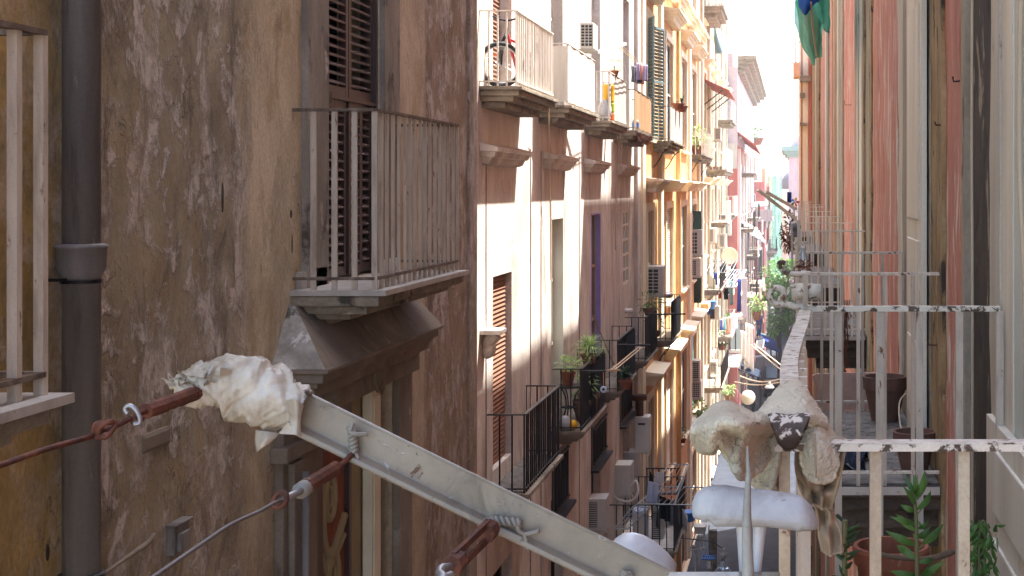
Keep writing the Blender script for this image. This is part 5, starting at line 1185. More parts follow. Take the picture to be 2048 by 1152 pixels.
# ------------------------------------------------------------------ upper left balconies: bicycle, tubs, laundry, plants
def bicycle():
    t = T('bicycle', 'red child bicycle standing behind white bars on the nearest sunlit balcony', 'bicycle', P(1010, 150, 18.3))
    zb = zU+.01; r = .27
    def wheel(c, u, nm='wheel'):
        u = Vector(u).normalized(); z = Vector((0, 0, 1))
        k = MB(); k.tube(ringpts(c, r, 0, u, z, 32), .027, 8, False); w = k.build(nm, m['tyre'], t, smooth=True)
        k = MB(); k.tube(ringpts(c, r-.03, 0, u, z, 32), .012, 6, False)
        for i in range(14):
            a = i/14*6.283; k.tube([c, c+(u*math.cos(a)+z*math.sin(a))*(r-.03)], .002, 4)
        k.tube([c-Vector((u.y, -u.x, 0))*.04, c+Vector((u.y, -u.x, 0))*.04], .02, 8); k.build('rim', m['steel'], w)
    fw = Vector((Xp(1001, 18.35), 18.35, zb+r+.025)); rw = Vector((fw.x+.16, 19.25, zb+r+.025))
    wheel(fw, (.92, .35, 0)); wheel(rw, (.12, 1, 0))
    hd = fw+Vector((.05, .18, .42)); bb = (fw+rw)/2+Vector((.02, .08, .0)); se = bb+Vector((.04, .2, .42))
    k = MB(); k.tube([hd, bb], .022, 8); k.tube([hd+Vector((0, .01, -.06)), se+Vector((0, 0, -.1))], .018, 8); k.tube([bb, se], .016, 8); k.tube([bb, rw], .012, 6); k.tube([se+Vector((0, 0, -.12)), rw], .01, 6); k.build('frame', m['redp'], t, smooth=True)
    k = MB(); k.tube([hd+Vector((0, 0, .02)), fw+Vector((.0, .1, .3))], .02, 8)
    for s_ in (-1, 1): k.tube([fw+Vector((-.02*s_, .1+.05*s_, .3)), fw+Vector((-.02*s_, .05*s_, 0))], .014, 6)
    k.build('fork', m['blackiron'], t, smooth=True)
    k = MB(); hb = hd+Vector((0, 0, .17)); k.tube([hd, hb], .015, 8); k.tube(spline([hb+Vector((-.2, .06, .06)), hb+Vector((-.1, .02, .02)), hb, hb+Vector((.1, -.0, .02)), hb+Vector((.2, .04, .06))], 5), .013, 8); k.build('handlebar', m['blackiron'], t, smooth=True)
    k = MB(); k.ball(se+Vector((0, .03, .03)), .06, .12, .035, 14, 8); k.build('saddle', m['tyre'], t, smooth=True)
    k = MB(); k.box(fw.x-.09, fw.x-.03, fw.y-.02, fw.y-.0, fw.z+.11, fw.z+.135); k.build('reflector', m['orangep'], t)
bicycle()
z = zU+.002
t = T('water_dispenser', 'yellow, lime and orange stacked tub on the grey screened balcony', 'tub', (-3.6, 27.2, z))
for nm, mt, a, b in (('base', 'orangep', 0, .16), ('body', 'limep', .16, .36), ('lid', 'yellowp', .36, .7)):
    k = MB(); k.lathe((Xp(1215, 27.15), 27.25, z), [(.1, a), (.12, a+.02), (.12, b-.03), (.1, b)], 18); k.build(nm, m[mt], t)
t = T('vase', 'white rounded jar standing by the bars of the grey screened balcony', 'jar', (Xp(1207, 27), 27.15, z))
k = MB(); k.lathe((Xp(1208, 27.0), 27.1, z), [(.08, 0), (.13, .1), (.13, .25), (.08, .36), (.05, .4)], 18); k.build('body', m['whitegloss'], t, smooth=True)
plant('potted_plant', 'pink flowering plant on the rail of the grey screened balcony', (Xp(1237, 27.9)-.08, 27.9, z+.9), .16, .2, 'bush', 'leafp', 'terra', 60, .09, .12, lw=.04, ll=.07)
t = T('clothes_boom', 'white boom slanting out above the sheet covered balcony', 'boom', P(1200, 100, 25))
k = MB(); k.bar(P(1193, 105, 25), P(1251, 88, 26.4), .05, .05); k.build('pole', m['wwhite'], t)
k = MB()
for i in range(3): k.tube([P(1236+i*5, 93, 26+i*.1), P(1270+i*4, 125, 30)], .008, 5)
k.build('line', m['string'], t)
for i, (x0, x1, y0, dr, mt, lb) in enumerate(((1262, 1272, 130, .36, 'cgrey', 'pale grey shirt on the line before the brown reed screen'), (1272, 1284, 124, .46, 'clilac', 'lilac top hung between shirts before the brown reed screen'), (1282, 1287, 128, .42, 'cpeach', 'narrow peach cloth hung beside the lilac top'), (1286, 1295, 128, .36, 'clilac', 'small lilac cloth furthest along the upper washing line'))):
    hang('garment', lb, P(x0, y0, 30.4), P(x1, y0+2, 30.6), dr, mt, .02, 2)
hang('garment', 'charcoal sock pair hanging lowest on the upper washing line', P(1274, 160, 30.3), P(1284, 160, 30.4), .06, 'cblack', .01, 2)
t = T('water_bottle', 'blue labelled bottle behind the bars under the upper washing line', 'bottle', P(1271, 248, 31.7))
k = MB(); k.lathe((Xp(1271, 31.7), 31.7, zU), [(.07, 0), (.08, .02), (.08, .2), (.03, .27), (.03, .3)], 14); k.build('body', m['bottle'], t)
k = MB(); k.lathe((Xp(1271, 31.7), 31.7, zU), [(.082, .07), (.082, .17)], 14); k.build('wrapper', m['bluep'], t)
# dry creeper under the reed-screened balcony
k = MB(); bush(k, (-3.45, 33, zU-.12), .12, 1.6, .1, 260, .03, .09, .6); tag(k.build('dry_creeper', m['deadleaf'], None), 'dry brown creeper trailing from the slab below the reed screen', 'creeper')
k = MB(); k.tube(spline([P(1098, 200, 21.5), P(1099, 300, 22.2), P(1101, 420, 22.6), P(1102, 560, 22.8)], 5), .012, 6); tag(k.build('dangling_rope', m['string'], None), 'tan cord hanging straight down from the second upper balcony', 'cord')
k = MB(); k.tube(spline([P(1232, 262, 29), P(1238, 300, 29), P(1235, 340, 29), P(1232, 420, 29), P(1231, 500, 29)], 6), .012, 6); k.tube(spline([P(1240, 270, 29), P(1243, 300, 29), P(1239, 320, 29), P(1244, 345, 29)], 6), .01, 6); tag(k.build('dangling_rope', m['string'], None), 'kinked white cord below the dry brown creeper', 'cord')
for px_, py_, d_, lb, kd, lf in ((1361, 195, 43.6, 'spiky green plant in an orange box on the balcony rail by the yellow downpipe', 'upright', 'leafd'), (1335, 196, 42.2, 'empty looking orange planter on the same rail as the spiky plant', 'bush', 'deadleaf')):
    t = plant('planter_box', lb, (-3.40, d_, 16.36), .14, .32 if kd == 'upright' else .04, kd, lf, 'terra', 26 if kd == 'upright' else 10, .2, .18, 'planter', lw=.06)
plant('potted_plant', 'leafy bright green plant in terracotta pot on the far cream bay balcony', (-3.7, 55.0, 15.33), .35, .7, 'bush', 'leafp', 'terra', 90, .25, .35, lw=.1, ll=.22)
plant('potted_plant', 'low green plant beside the leafy one on the far cream bay balcony', (-3.75, 57.4, 15.33), .25, .3, 'bush', 'leaf', 'terra', 50, .25, .3, lw=.1, ll=.2)
for i in range(3):
    o = pot(P(1425+i*6, 346, 66+i*.8), .18, .3, 'terra', 'plant_pot'); tag(o, 'bare orange plant pot on the balcony of the grey beige house', 'plant pot', 'bare orange pots on the grey beige house')
t = T('satellite_dish', 'large pale satellite dish on the highest balcony against the sky', 'satellite dish', P(1448, 100, 64))
c = P(1441, 82, 63.6); Mx = Matrix.Rotation(math.radians(66), 3, 'Y') @ Matrix.Rotation(math.radians(18), 3, 'X')
k = MB(); k.lathe(c, [(0, 0), (.25, .02), (.42, .07), (.5, .12), (.49, .13), (.4, .085), (.2, .03), (0, .012)], 28, Mx); k.build('reflector', m['acw'], t, smooth=True)
k = MB(); k.tube([c, P(1436, 104, 63.8)], .03, 6); k.tube([c, c+Mx@Vector((0, 0, .5))], .02, 6); k.build('mast', m['scaf'], t)
t = T('satellite_dish', 'cream satellite dish above the drying racks of the grey beige house', 'satellite dish', P(1455, 530, 72))
c = P(1459, 512, 71); Mx = Matrix.Rotation(math.radians(30), 3, 'Y') @ Matrix.Rotation(math.radians(80), 3, 'X')
k = MB(); k.lathe(c, [(0, 0), (.25, .02), (.36, .06), (.42, .1), (.41, .11), (.3, .05), (0, .012)], 28, Mx); k.build('reflector', m['straw'], t, smooth=True)
k = MB(); k.tube([c, P(1450, 535, 71.5)], .03, 6); k.build('mast', m['scaf'], t)
t = T('umbrella', 'folded blue beach umbrella leaning on the highest balcony', 'umbrella', P(1432, 100, 63))
k = MB(); k.tube([P(1429, 52, 62.4), P(1433, 80, 62.4), P(1439, 106, 62.5)], [.02, .12, .2], 10); k.build('canopy', m['bluegreen'], t)
k = MB(); k.tube([P(1428.5, 48, 62.4), P(1440, 110, 62.5)], .02, 6); k.build('pole', m['scaf'], t)
t = T('tv_antenna', 'thin rooftop aerial standing out against the white sky', 'aerial', P(1448, 75, 66))
k = MB()
for a, b in (((1425, 48), (1440, 48)), ((1440, 60), (1475, 49)), ((1450, 66), (1478, 57)), ((1440, 48), (1440, 80))): k.tube([P(*a, 66), P(*b, 66)], .012, 5)
k.build('rod', m['scaf'], t)

# ------------------------------------------------------------------ dark iron balconies: plants, table, charm, lines
def iron(px, py, d): return P(px, py, d)
plant('potted_plant', 'pale spider plant spilling over the second dark iron railing', (-3.52, 24.6, 10.95), .38, .38, 'spiky', 'leafp', 'terradark', 170, .15, .2, lw=.035)
t = T('cafe_table', 'round black iron cafe table holding a terracotta pot', 'table', (-3.72, 23.7, 10.035))
k = MB(); k.lathe((-3.72, 23.7, 10.04), [(0, .66), (.24, .66), (.25, .675), (.24, .69), (0, .69)], 24); k.build('tabletop', m['blackiron'], t)
for i in range(3):
    a = i*2.1+.4; e = Vector((math.cos(a), math.sin(a), 0)); b = Vector((-3.72, 23.7, 10.04))
    k = MB(); k.tube(spline([b+e*.22+Vector((0, 0, .66)), b+e*.1+Vector((0, 0, .5)), b+e*.08+Vector((0, 0, .3)), b+e*.2+Vector((0, 0, 0))], 5), .012, 6); k.build('leg', m['blackiron'], t)
k = MB(); k.lathe((-3.72, 23.7, 10.04), [(.1, .32), (.13, .32), (.13, .335), (.1, .335)], 18); k.build('ring_shelf', m['blackiron'], t)
plant('potted_plant', 'small leafy plant in terracotta pot on the iron cafe table', (-3.74, 23.68, 10.732), .2, .22, 'bush', 'leafp', 'terra', 130, .13, .24, lw=.04, ll=.09)
plant('potted_plant', 'bright lime leaved shrub in a dark pot behind the cafe table', (-3.6, 24.35, 10.04), .26, .9, 'bush', 'leafp', 'terradark', 240, .17, .35, lw=.05, ll=.09)
plant('potted_plant', 'arching pale plant in a big brown pot on the floor of the second iron balcony', (-3.56, 24.9, 10.04), .3, .36, 'spiky', 'leafd', 'terradark', 70, .19, .4, lw=.03)
t = T('garden_gnome_ball', 'orange and white round ornament on the floor under the cafe table', 'ornament', (-3.62, 23.45, 10.05))
k = MB(); k.ball((-3.62, 23.42, 10.12), .08, .08, .08, 14, 10); k.build('orange_ball', m['yellowp'], t, smooth=True); k = MB(); k.ball((-3.74, 23.4, 10.15), .1, .08, .13, 14, 10); k.build('white_body', m['whitegloss'], t, smooth=True)
plant('potted_plant', 'grey green succulent in a clay trough on the third dark iron balcony', (Xp(1224, 26.4), 28.4, 10.0), .2, .28, 'spiky', 'leafd', 'terra', 60, .16, .2, lw=.05)
plant('potted_plant', 'feathery green plant on the rail of the fourth dark iron balcony', (-3.5, 34.6, 10.95), .32, .35, 'bush', 'leaf', 'terradark', 160, .15, .15, lw=.03, ll=.16)
plant('potted_plant', 'trailing green plant hung lower on the fourth dark iron balcony', (-3.44, 35.6, 10.3), .22, .35, 'bush', 'leafd', 'terradark', 90, .15, .15, lw=.04, ll=.12)
t = T('hanging_charm', 'small blue and white disc charm dangling from a peach ribbon', 'charm', P(1206, 778, 24))
k = MB(); k.tube(ringpts(P(1207, 779, 23.9), .04, 0, (1, 0, 0), (0, 0, 1), 18), .018, 8, False); k.build('ring', m['clight'], t, smooth=True)
k = MB(); k.bar(P(1207, 742, 23.9), P(1207, 772, 23.9), .012, .004); k.build('ribbon', m['cpeach'], t)
t = T('clothes_boom', 'wooden clothes boom with paired cords between the dark iron balconies', 'boom', P(1215, 742, 24))
k = MB(); k.bar(P(1160, 743, 23.3), P(1212, 742, 23.3), .05, .03); k.build('arm', m['darkiron'], t)
k = MB(); k.bar(P(1212, 741, 23.9), P(1240, 740, 23.9), .03, .03); k.build('crossbar', m['wood'], t)
k = MB()
for q in (0, 1): k.tube([P(1222+q*7, 740, 23.9), P(1282+q*3, 690+q*4, 29)], .012, 6)
k.build('line', m['string'], t)
bars('extension_arm', 'dark iron arm reaching out beyond the fourth dark iron balcony', [[P(1236, 690, 28.2), P(1300, 690, 28.2)], [P(1290, 629, 33.5), P(1371, 628, 33.5)]], .022, 'darkiron', 'laundry arm')
bars('lane_strut', 'thin wooden stick leaning against the violet framed door', [[P(1186, 630, 28.2), P(1228, 730, 28.6)]], .015, 'wood', 'stick')
t = T('tube_light', 'white tube awning roller on the pinkish wall above the fourth iron balcony', 'roller', P(1248, 622, 34))
k = MB(); k.tube([P(1229, 622, 33.5), P(1266, 622, 33.5)], .06, 12); k.build('tube', m['wwhite'], t, smooth=True); k = MB(); k.box(-4.05, Xp(1231, 33.5), 33.46, 33.54, Zp(628, 33.5), Zp(618, 33.5)); k.build('end_bracket', m['acg'], t)
k = MB(); k.ball(P(1333, 590, 41.5), .2, .25, .1, 16, 8); tag(k.build('metal_bowl', m['zinc'], None, smooth=True), 'grey metal bowl on the rail above the dark iron screen', 'bowl')
k = MB(); k.grid([[(-3.42+.01*math.sin(i), 40.75+2.9*i/10, zq) for i in range(11)] for zq in (9.72, 10.2, 10.72)]); tag(k.build('screen_cloth', m['cblack'], None, solid=.01), 'black screening cloth tied along the far dark iron balcony', 'screen cloth')
for (a, b, zz) in ((23.32, 26.08, 10.07), (28.22, 31.08, 10.02), (33.52, 36.08, 9.99)):
    k = MB(); k.grid([[(-3.43+.008*math.sin(i*2+a), a+(b-a)*(.35+.65*i/10), zq) for i in range(11)] for zq in (zz+.02, zz+.5, zz+.93)]); tag(k.build('screen_cloth', m['cblack'], None, solid=.006), 'black netting tied inside the %s dark iron railing' % {23.32: 'second', 28.22: 'third', 33.52: 'fourth'}[a], 'screen cloth')

# ------------------------------------------------------------------ wide lower balcony: racks, washing, door
def rack(label, corners, n, d2, r=.012):
    """drying rack: frame through four points and wires across"""
    t = T('drying_rack', label, 'drying rack', corners[0], 'drying racks of the lane'); a, b, c, e = [Vector(q) for q in corners]
    k = MB(); k.tube([a, b], r*1.4, 6); k.tube([b, c], r*1.4, 6); k.tube([c, e], r*1.4, 6); k.tube([e, a], r*1.4, 6); k.build('frame', m['scaf'], t)
    k = MB()
    for i in range(1, n): k.tube([a.lerp(b, i/n), e.lerp(c, i/n)], r*.7, 5)
    k.build('wires', m['steel'], t); return t
rack('white wire rack reaching out over the wide lower balcony, washing on it', [P(1275, 1008, 30.6), P(1387, 1010, 30.6), P(1409, 975, 33), P(1318, 973, 33)], 9, 0)
rack('upper white wire rack stretched behind the washing below the ochre wall', [P(1300, 985, 32), P(1352, 984, 32), P(1378, 929, 36), P(1338, 929, 36)], 6, 0)
rack('small tilted rack hanging down at the near end of the wide lower balcony', [P(1228, 1058, 30.3), P(1256, 1058, 30.3), P(1300, 1016, 30.5), P(1268, 1012, 30.5)], 4, 0)
hang('garment', 'black trousers hung over the lower white rack', P(1300, 940, 33), P(1318, 990, 31), .75, 'cblack', .03, 2)
hang('garment', 'pale blue shirt hung in front of the black trousers', P(1296, 962, 31), P(1318, 966, 31.2), .48, 'clight', .03, 2, taper=1.2)
hang('garment', 'white cloth folded over the far bars of the lower racks', P(1310, 944, 33), P(1328, 944, 33.2), .25, 'cwhite', .02, 3)
hang('garment', 'black cloth in front of the white door on the wide lower balcony', P(1318, 990, 31.4), P(1340, 1000, 31.2), .5, 'cblack', .03, 2)
hang('garment', 'grey cloth hung on the right of the lower white rack', P(1336, 1000, 31.5), P(1358, 1000, 31.7), .55, 'cgrey', .03, 3)
t = T('storage_cabinet', 'white plastic cabinet standing against the wall of the wide lower balcony', 'cabinet', (-3.4, 31.2, 6.22))
k = MB(); x0 = Xp(1265, 30.9); k.box(x0, x0+.3, 30.9, 31.4, 6.22, 7.0); k.build('body', m['clight'], t, bevel=.01); k = MB(); k.box(x0+.02, x0+.28, 30.885, 30.899, 6.26, 6.96); k.build('door', m['acw'], t)
t = T('curved_chair', 'grey curved plastic armchair on the wide lower balcony', 'chair', P(1350, 1060, 32.4))
c = P(1350, 1055, 32.6); k = MB(); k.grid([[c+Vector((.28*math.cos(a), .28*math.sin(a), h_*(.6+.4*math.sin(a)**2)-.1)) for a in [q*math.pi/12-.2 for q in range(16)]] for h_ in (0, .2, .4, .55)]); k.build('back', m['acg'], t, solid=.02, smooth=True)
k = MB(); k.box(c.x-.22, c.x+.22, c.y-.15, c.y+.2, c.z-.12, c.z-.08); k.build('seat', m['acg'], t, bevel=.01)
for sx in (-.2, .17):
    for sy in (-.13, .16):
        k = MB(); k.box(c.x+sx, c.x+sx+.03, c.y+sy, c.y+sy+.03, 6.216, c.z-.121); k.build('leg', m['acg'], t)
t = T('bucket', 'blue plastic tub seen past the end of the wide lower balcony', 'tub', P(1377, 1040, 38)); k = MB(); k.lathe(P(1377, 1042, 38), [(.16, 0), (.22, .22), (.24, .22), (.24, .26), (.2, .26)], 16); k.build('body', m['bluep'], t)
# things farther down
bars('railing_frame', 'dark railing of a low balcony behind the racks under the ochre wall', [[P(1278, 937, 38), P(1360, 937, 38)], [P(1278, 988, 38), P(1360, 988, 38)]]+[[P(1282+i*12, 937, 38), P(1282+i*12, 990, 38)] for i in range(7)], .02, 'darkiron', 'railing')
bars('folding_rack', 'white folding airer on the balcony beside the lane lamp', [[P(1380, 1100, 38), P(1394, 1058, 38)], [P(1394, 1058, 38), P(1408, 1060, 38)], [P(1412, 1050, 38), P(1402, 1102, 38)], [P(1378, 1102, 38), P(1410, 1096, 38)], [P(1385, 1080, 38), P(1412, 1072, 38)], [P(1418, 1050, 38), P(1416, 1092, 38)], [P(1390, 1150, 38), P(1389, 1100, 38)], [P(1397, 1130, 38), P(1397, 1070, 38)]], .018, 'wwhite', 'airer')
t = T('crate', 'pale box resting on the white folding airer', 'box', P(1398, 1070, 37.8)); k = MB(); k.box(Xp(1388, 37.8), Xp(1410, 37.8), 37.8, 38.2, Zp(1068, 37.8), Zp(1056, 37.8)); k.build('body', m['acg'], t, bevel=.01); k = MB(); k.box(Xp(1387, 37.8), Xp(1411, 37.8), 37.78, 38.22, Zp(1056, 37.8), Zp(1054, 37.8)); k.build('lid', m['acw'], t)
t = T('peg_hanger', 'blue peg hanger carrying one white sock beside the lane lamp', 'hanger', P(1417, 1110, 36)); k = MB()
for i in range(6): k.tube([P(1404+i*5, 1118, 36), P(1406+i*4.4, 1112, 36.3)], .012, 5)
k.tube([P(1403, 1118, 36), P(1431, 1118, 36)], .02, 6); k.tube([P(1405, 1112, 36.3), P(1430, 1112, 36.3)], .02, 6); k.build('frame', m['bluep'], t)
k = MB(); k.tube([P(1405, 1115, 36), P(1417, 1096, 36), P(1430, 1115, 36)], .008, 5); k.tube([P(1417, 1096, 36), P(1418, 1085, 36)], .008, 5); k.build('cords', m['bluep'], t)
hang('garment', 'single white sock pegged under the blue hanger', P(1414, 1122, 36), P(1421, 1122, 36), .2, 'cwhite', .02, 1, taper=1.5)
t = T('street_lamp', 'clear glass lane lamp with round cap hung over the paving', 'lamp', P(1446, 1150, 36)); c = P(1446, 1146, 36)
k = MB(); k.lathe(c, [(.06, .62), (.04, .58), (.09, .5), (.1, .44), (.07, .38), (.05, .34)], 18); k.build('cap', m['acg'], t, smooth=True)
k = MB(); k.lathe(c, [(.05, .34), (.1, .2), (.2, .08), (.3, -.1), (.28, -.16)], 20); k.build('glass_shade', m['bottle'], t, smooth=True)
k = MB(); k.tube([c+Vector((0, 0, .62)), c+Vector((-.3, 0, .8)), c+Vector((-1.8, .1, .95))], .012, 6); k.build('cable', m['blackiron'], t)
bars('scaffold_post', 'tall brown post beside the lane lamp', [[P(1426, 1060, 37), P(1426, 1160, 37)]], .12, 'slab', 'post')

# ------------------------------------------------------------------ middle distance on the left: laundry, awnings, shutters
t = T('green_box', 'dark green sheet metal panel above two cream air conditioners', 'panel', P(1391, 460, 56.8)); k = MB(); k.box(Xp(1380, 56.8), Xp(1403, 56.8), 56.8, 57.0, Zp(459, 56.8), Zp(422, 56.8)); k.build('panel', m['green'], t, bevel=.01); k = MB(); k.tube([P(1384, 424, 56.7), P(1386, 440, 56.7), P(1382, 460, 56.7)], .02, 6); k.build('cable', m['wwhite'], t)
t = T('window_shutter', 'dark green louvred screen under the lower cream air conditioner', 'screen', P(1394, 608, 57)); k = MB(); k.box(Xp(1384, 57), Xp(1403, 57), 57, 57.1, Zp(606, 57), Zp(556, 57)); k.build('frame', m['green'], t); k = MB()
for i in range(12): z = Zp(604-i*4, 57); k.box(Xp(1385, 57), Xp(1402, 57), 56.93, 56.999, z, z+.04)
k.build('slats', m['leafd'], t)
t = T('sill_ledge', 'orange ledge with a blue tub on it at the grey beige house', 'ledge', P(1400, 625, 60)); k = MB(); k.box(-3.95, Xp(1418, 60), 59.5, 61, Zp(618, 60), Zp(606, 60)); k.build('ledge', m['yellow'], t)
k = MB(); k.lathe(P(1420, 618, 61.5), [(.18, 0), (.26, .3), (.28, .3), (.28, .34), (.2, .34)], 16); tag(k.build('bucket', m['bluep'], None), 'bright blue bucket by the drying racks of the grey beige house', 'bucket')
rack('crowded chrome drying rack high over the lane before the grey beige house', [P(1412, 545, 62), P(1462, 545, 62), P(1475, 520, 68), P(1425, 520, 68)], 7, 0, .012)
rack('dark drying rack with coloured washing under the cream satellite dish', [P(1432, 575, 64), P(1470, 575, 64), P(1492, 540, 70), P(1460, 540, 70)], 6, 0, .03)
wl = [(1404, 1412, 541, .55, 'clilac', 'lilac towel at the near end of the chrome rack'), (1420, 1426, 545, .5, 'cwhite', 'white shirt on the chrome rack'), (1429, 1435, 545, 1.0, 'cblue', 'long blue cloth on the chrome rack'), (1437, 1442, 575, .5, 'cred', 'red cloth on the dark rack'), (1446, 1451, 562, .5, 'cpink', 'pink top on the dark rack'), (1449, 1457, 575, .55, 'cblack', 'black top on the dark rack'), (1459, 1466, 562, 1.1, 'cteal', 'long teal towel on the dark rack'), (1475, 1482, 558, 1.5, 'cblue', 'long navy cloth beside the grey screen'), (1414, 1421, 612, .4, 'cblue', 'folded blue cloth below the chrome rack'), (1466, 1472, 548, .3, 'cwhite', 'small white cloth far on the dark rack'), (1519, 1523, 560, .9, 'cwhite', 'white shirt hung by the straw coloured plant'), (1525, 1529, 556, .6, 'cwhite', 'white vest farthest along the lane line')]
for x0, x1, y0, dr, mt, lb in wl: hang('garment', lb, P(x0, y0, 65), P(x1, y0, 65.3), dr, mt, .03, 2)
t = T('louvred_board', 'tall grey louvred shutter swung out near the chrome rack', 'shutter', P(1423, 600, 63)); k = MB(); k.add([P(1417, 548, 63.5), P(1431, 560, 63), P(1431, 588, 63), P(1417, 606, 63.5), P(1417, 548, 63.6), P(1431, 560, 63.1), P(1431, 588, 63.1), P(1417, 606, 63.6)], [(0,1,2,3),(7,6,5,4),(0,4,5,1),(1,5,6,2),(2,6,7,3),(3,7,4,0)]); k.build('panel', m['acg'], t)
t = T('grey_screen', 'tall mauve grey board standing on a balcony beside the navy cloth', 'screen', P(1490, 655, 80)); k = MB(); k.box(Xp(1484, 80), Xp(1494, 80), 80, 80.3, Zp(636, 80), Zp(556, 80)); k.build('board', m['mauve'], t, bevel=.01)
for i, (x0, x1, y0, dr, lb) in enumerate(((1481, 1494, 660, 1.7, 'sheer pale curtain blown out over the lane, nearer one'), (1490, 1504, 645, 2.6, 'sheer pink curtain blown out over the lane, longer one'), (1500, 1509, 650, 2.0, 'sheer pink curtain blown out over the lane, outermost one'))):
    hang('curtain', lb, P(x0, y0, 78+i), P(x1, y0+4, 78.4+i), dr, ('csheer', 'csheer', 'cpink')[i], .08, 2, 'curtains blown out over the lane', 1.3, .1)
t = T('balcony_enclosure', 'glazed enclosed balcony with white awning below on the red house', 'enclosed balcony', P(1470, 745, 80)); d = 80
k = MB(); k.box(Xp(1458, d), Xp(1484, d), d, d+1.5, Zp(706, d), Zp(700, d)); k.box(Xp(1458, d), Xp(1484, d), d+.02, d+1.45, Zp(640, d), Zp(632, d)); k.build('frame', m['wwhite'], t)
k = MB(); k.box(Xp(1461, d), Xp(1481, d), d+.05, d+.1, Zp(699, d), Zp(648, d)); k.build('pane', m['paleglass'], t)
for x in (1460, 1471, 1482):
    k = MB(); k.box(Xp(x-1, d), Xp(x+1, d), d-.02, d+.12, Zp(700, d), Zp(640, d)); k.build('post', m['blackiron'], t)
k = MB(); k.add([P(1456, 708, 80), P(1482, 708, 80), P(1478, 732, 77), P(1448, 732, 77), P(1456, 711, 80), P(1482, 711, 80), P(1478, 735, 77), P(1448, 735, 77)], [(0,1,2,3),(7,6,5,4),(0,4,5,1),(1,5,6,2),(2,6,7,3),(3,7,4,0)]); tag(k.build('awning', m['cwhite'], None), 'bright white awning below the glazed enclosed balcony', 'awning')
k = MB(); k.add([P(1500, 405, 112), P(1536, 402, 112), P(1536, 410, 108), P(1500, 414, 108), P(1500, 408, 112), P(1536, 405, 112), P(1536, 413, 108), P(1500, 417, 108)], [(0,1,2,3),(7,6,5,4),(0,4,5,1),(1,5,6,2),(2,6,7,3),(3,7,4,0)]); tag(k.build('awning', m['greysheet'], None), 'grey white canopy over the terrace of the orange red house', 'awning')
for i in range(7):
    d = 88+i*4; k = MB(); z = 12.0-i*.28; k.add([(-3.25, d, z), (-3.25, d+2.6, z), (-2.2, d+2.6, z-.5), (-2.2, d, z-.5), (-3.25, d, z-.08), (-3.25, d+2.6, z-.08), (-2.2, d+2.6, z-.58), (-2.2, d, z-.58)], [(0,1,2,3),(7,6,5,4),(0,4,5,1),(1,5,6,2),(2,6,7,3),(3,7,4,0)])
    tag(k.build('awning', m['cwhite'], None), 'white slatted awning in the row along the red house', 'awning', 'white awnings in a row along the red house')
plant('potted_plant', 'straw yellow bushy plant in an orange pot hung over the lane', P(1514, 640, 84), .42, .9, 'bush', 'leafp', 'terra', 200, .32, .5, lw=.14, ll=.3)
plant('bush', 'bright green bush at the foot of two cream air conditioners', P(1396, 834, 57), .35, .75, 'bush', 'leafp', None, 220, catg='bush', lw=.12, ll=.2)
plant('potted_plant', 'small green shrub on a white sill under the ochre wall', P(1366, 886, 50), .16, .4, 'bush', 'leaf', 'terra', 80, .12, .15, lw=.06, ll=.12)
plant('potted_plant', 'rooftop greenery on the terrace of the orange red house', P(1512, 290, 122), .9, .8, 'bush', 'leaf', 'terra', 180, .7, .6, lw=.2, ll=.4)
plant('potted_plant', 'green plant below the pink awning row in a white box', P(1457, 800, 74), .35, .5, 'bush', 'leafp', 'terra', 120, .25, .3, lw=.1, ll=.25)
k = MB(); k.lathe(P(1496, 795, 76), [(0, .1), (.14, .08), (.16, .0), (.38, -.03), (.39, 0), (.16, .03), (.16, .1), (0, .12)], 24, Matrix.Rotation(math.radians(80), 3, 'X')); tag(k.build('straw_hat', m['straw'], None, smooth=True), 'round straw hat hung out over the lane above the walker', 'hat')
hang('garment', 'rose cloth hung beside the straw hat', P(1470, 772, 76), P(1482, 790, 76), .7, 'cpink', .05, 2)
k = MB(); k.box(Xp(1505, 120), Xp(1509, 120), 112, 112.6, Zp(524, 112), Zp(518, 112)); tag(k.build('flower_pot', m['orangep'], None), 'vivid orange pot on a balcony of the orange red house', 'plant pot')
for a, b, sg in (((1480, 752), (1560, 758), .5), ((1470, 764), (1562, 764), .35), ((1502, 690), (1562, 740), .0), ((1508, 688), (1564, 732), .0)):
    p, q = P(*a, 70), P(*b, 66); k = MB(); k.tube([p.lerp(q, i/12)+Vector((0, 0, -sg*.4*math.sin(i/12*math.pi))) for i in range(13)], .03, 6); tag(k.build('lane_cable', m['string'], None), 'pale cord sagging across the lane above the walker', 'cord', 'pale cords across the lane')
k = MB(); k.lathe(P(1539, 775, 68), [(0, .32), (.05, .3), (.06, .22), (.2, .05), (.24, 0), (.2, -.03), (0, -.03)], 20); t = tag(k.build('pendant_lamp', m['whitegloss'], None, smooth=True), 'white bell shaped lamp hung on the lane cords', 'lamp')
rack('slatted white airer slung over the shaded lane end', [P(1510, 700, 82), P(1526, 697, 82), P(1528, 680, 84), P(1514, 682, 84)], 6, 0, .03)
cols_ = ['cwhite', 'cblue', 'cgrey', 'clilac', 'cpink', 'cteal', 'cred', 'clight', 'cwhite', 'cpeach', 'cblack']
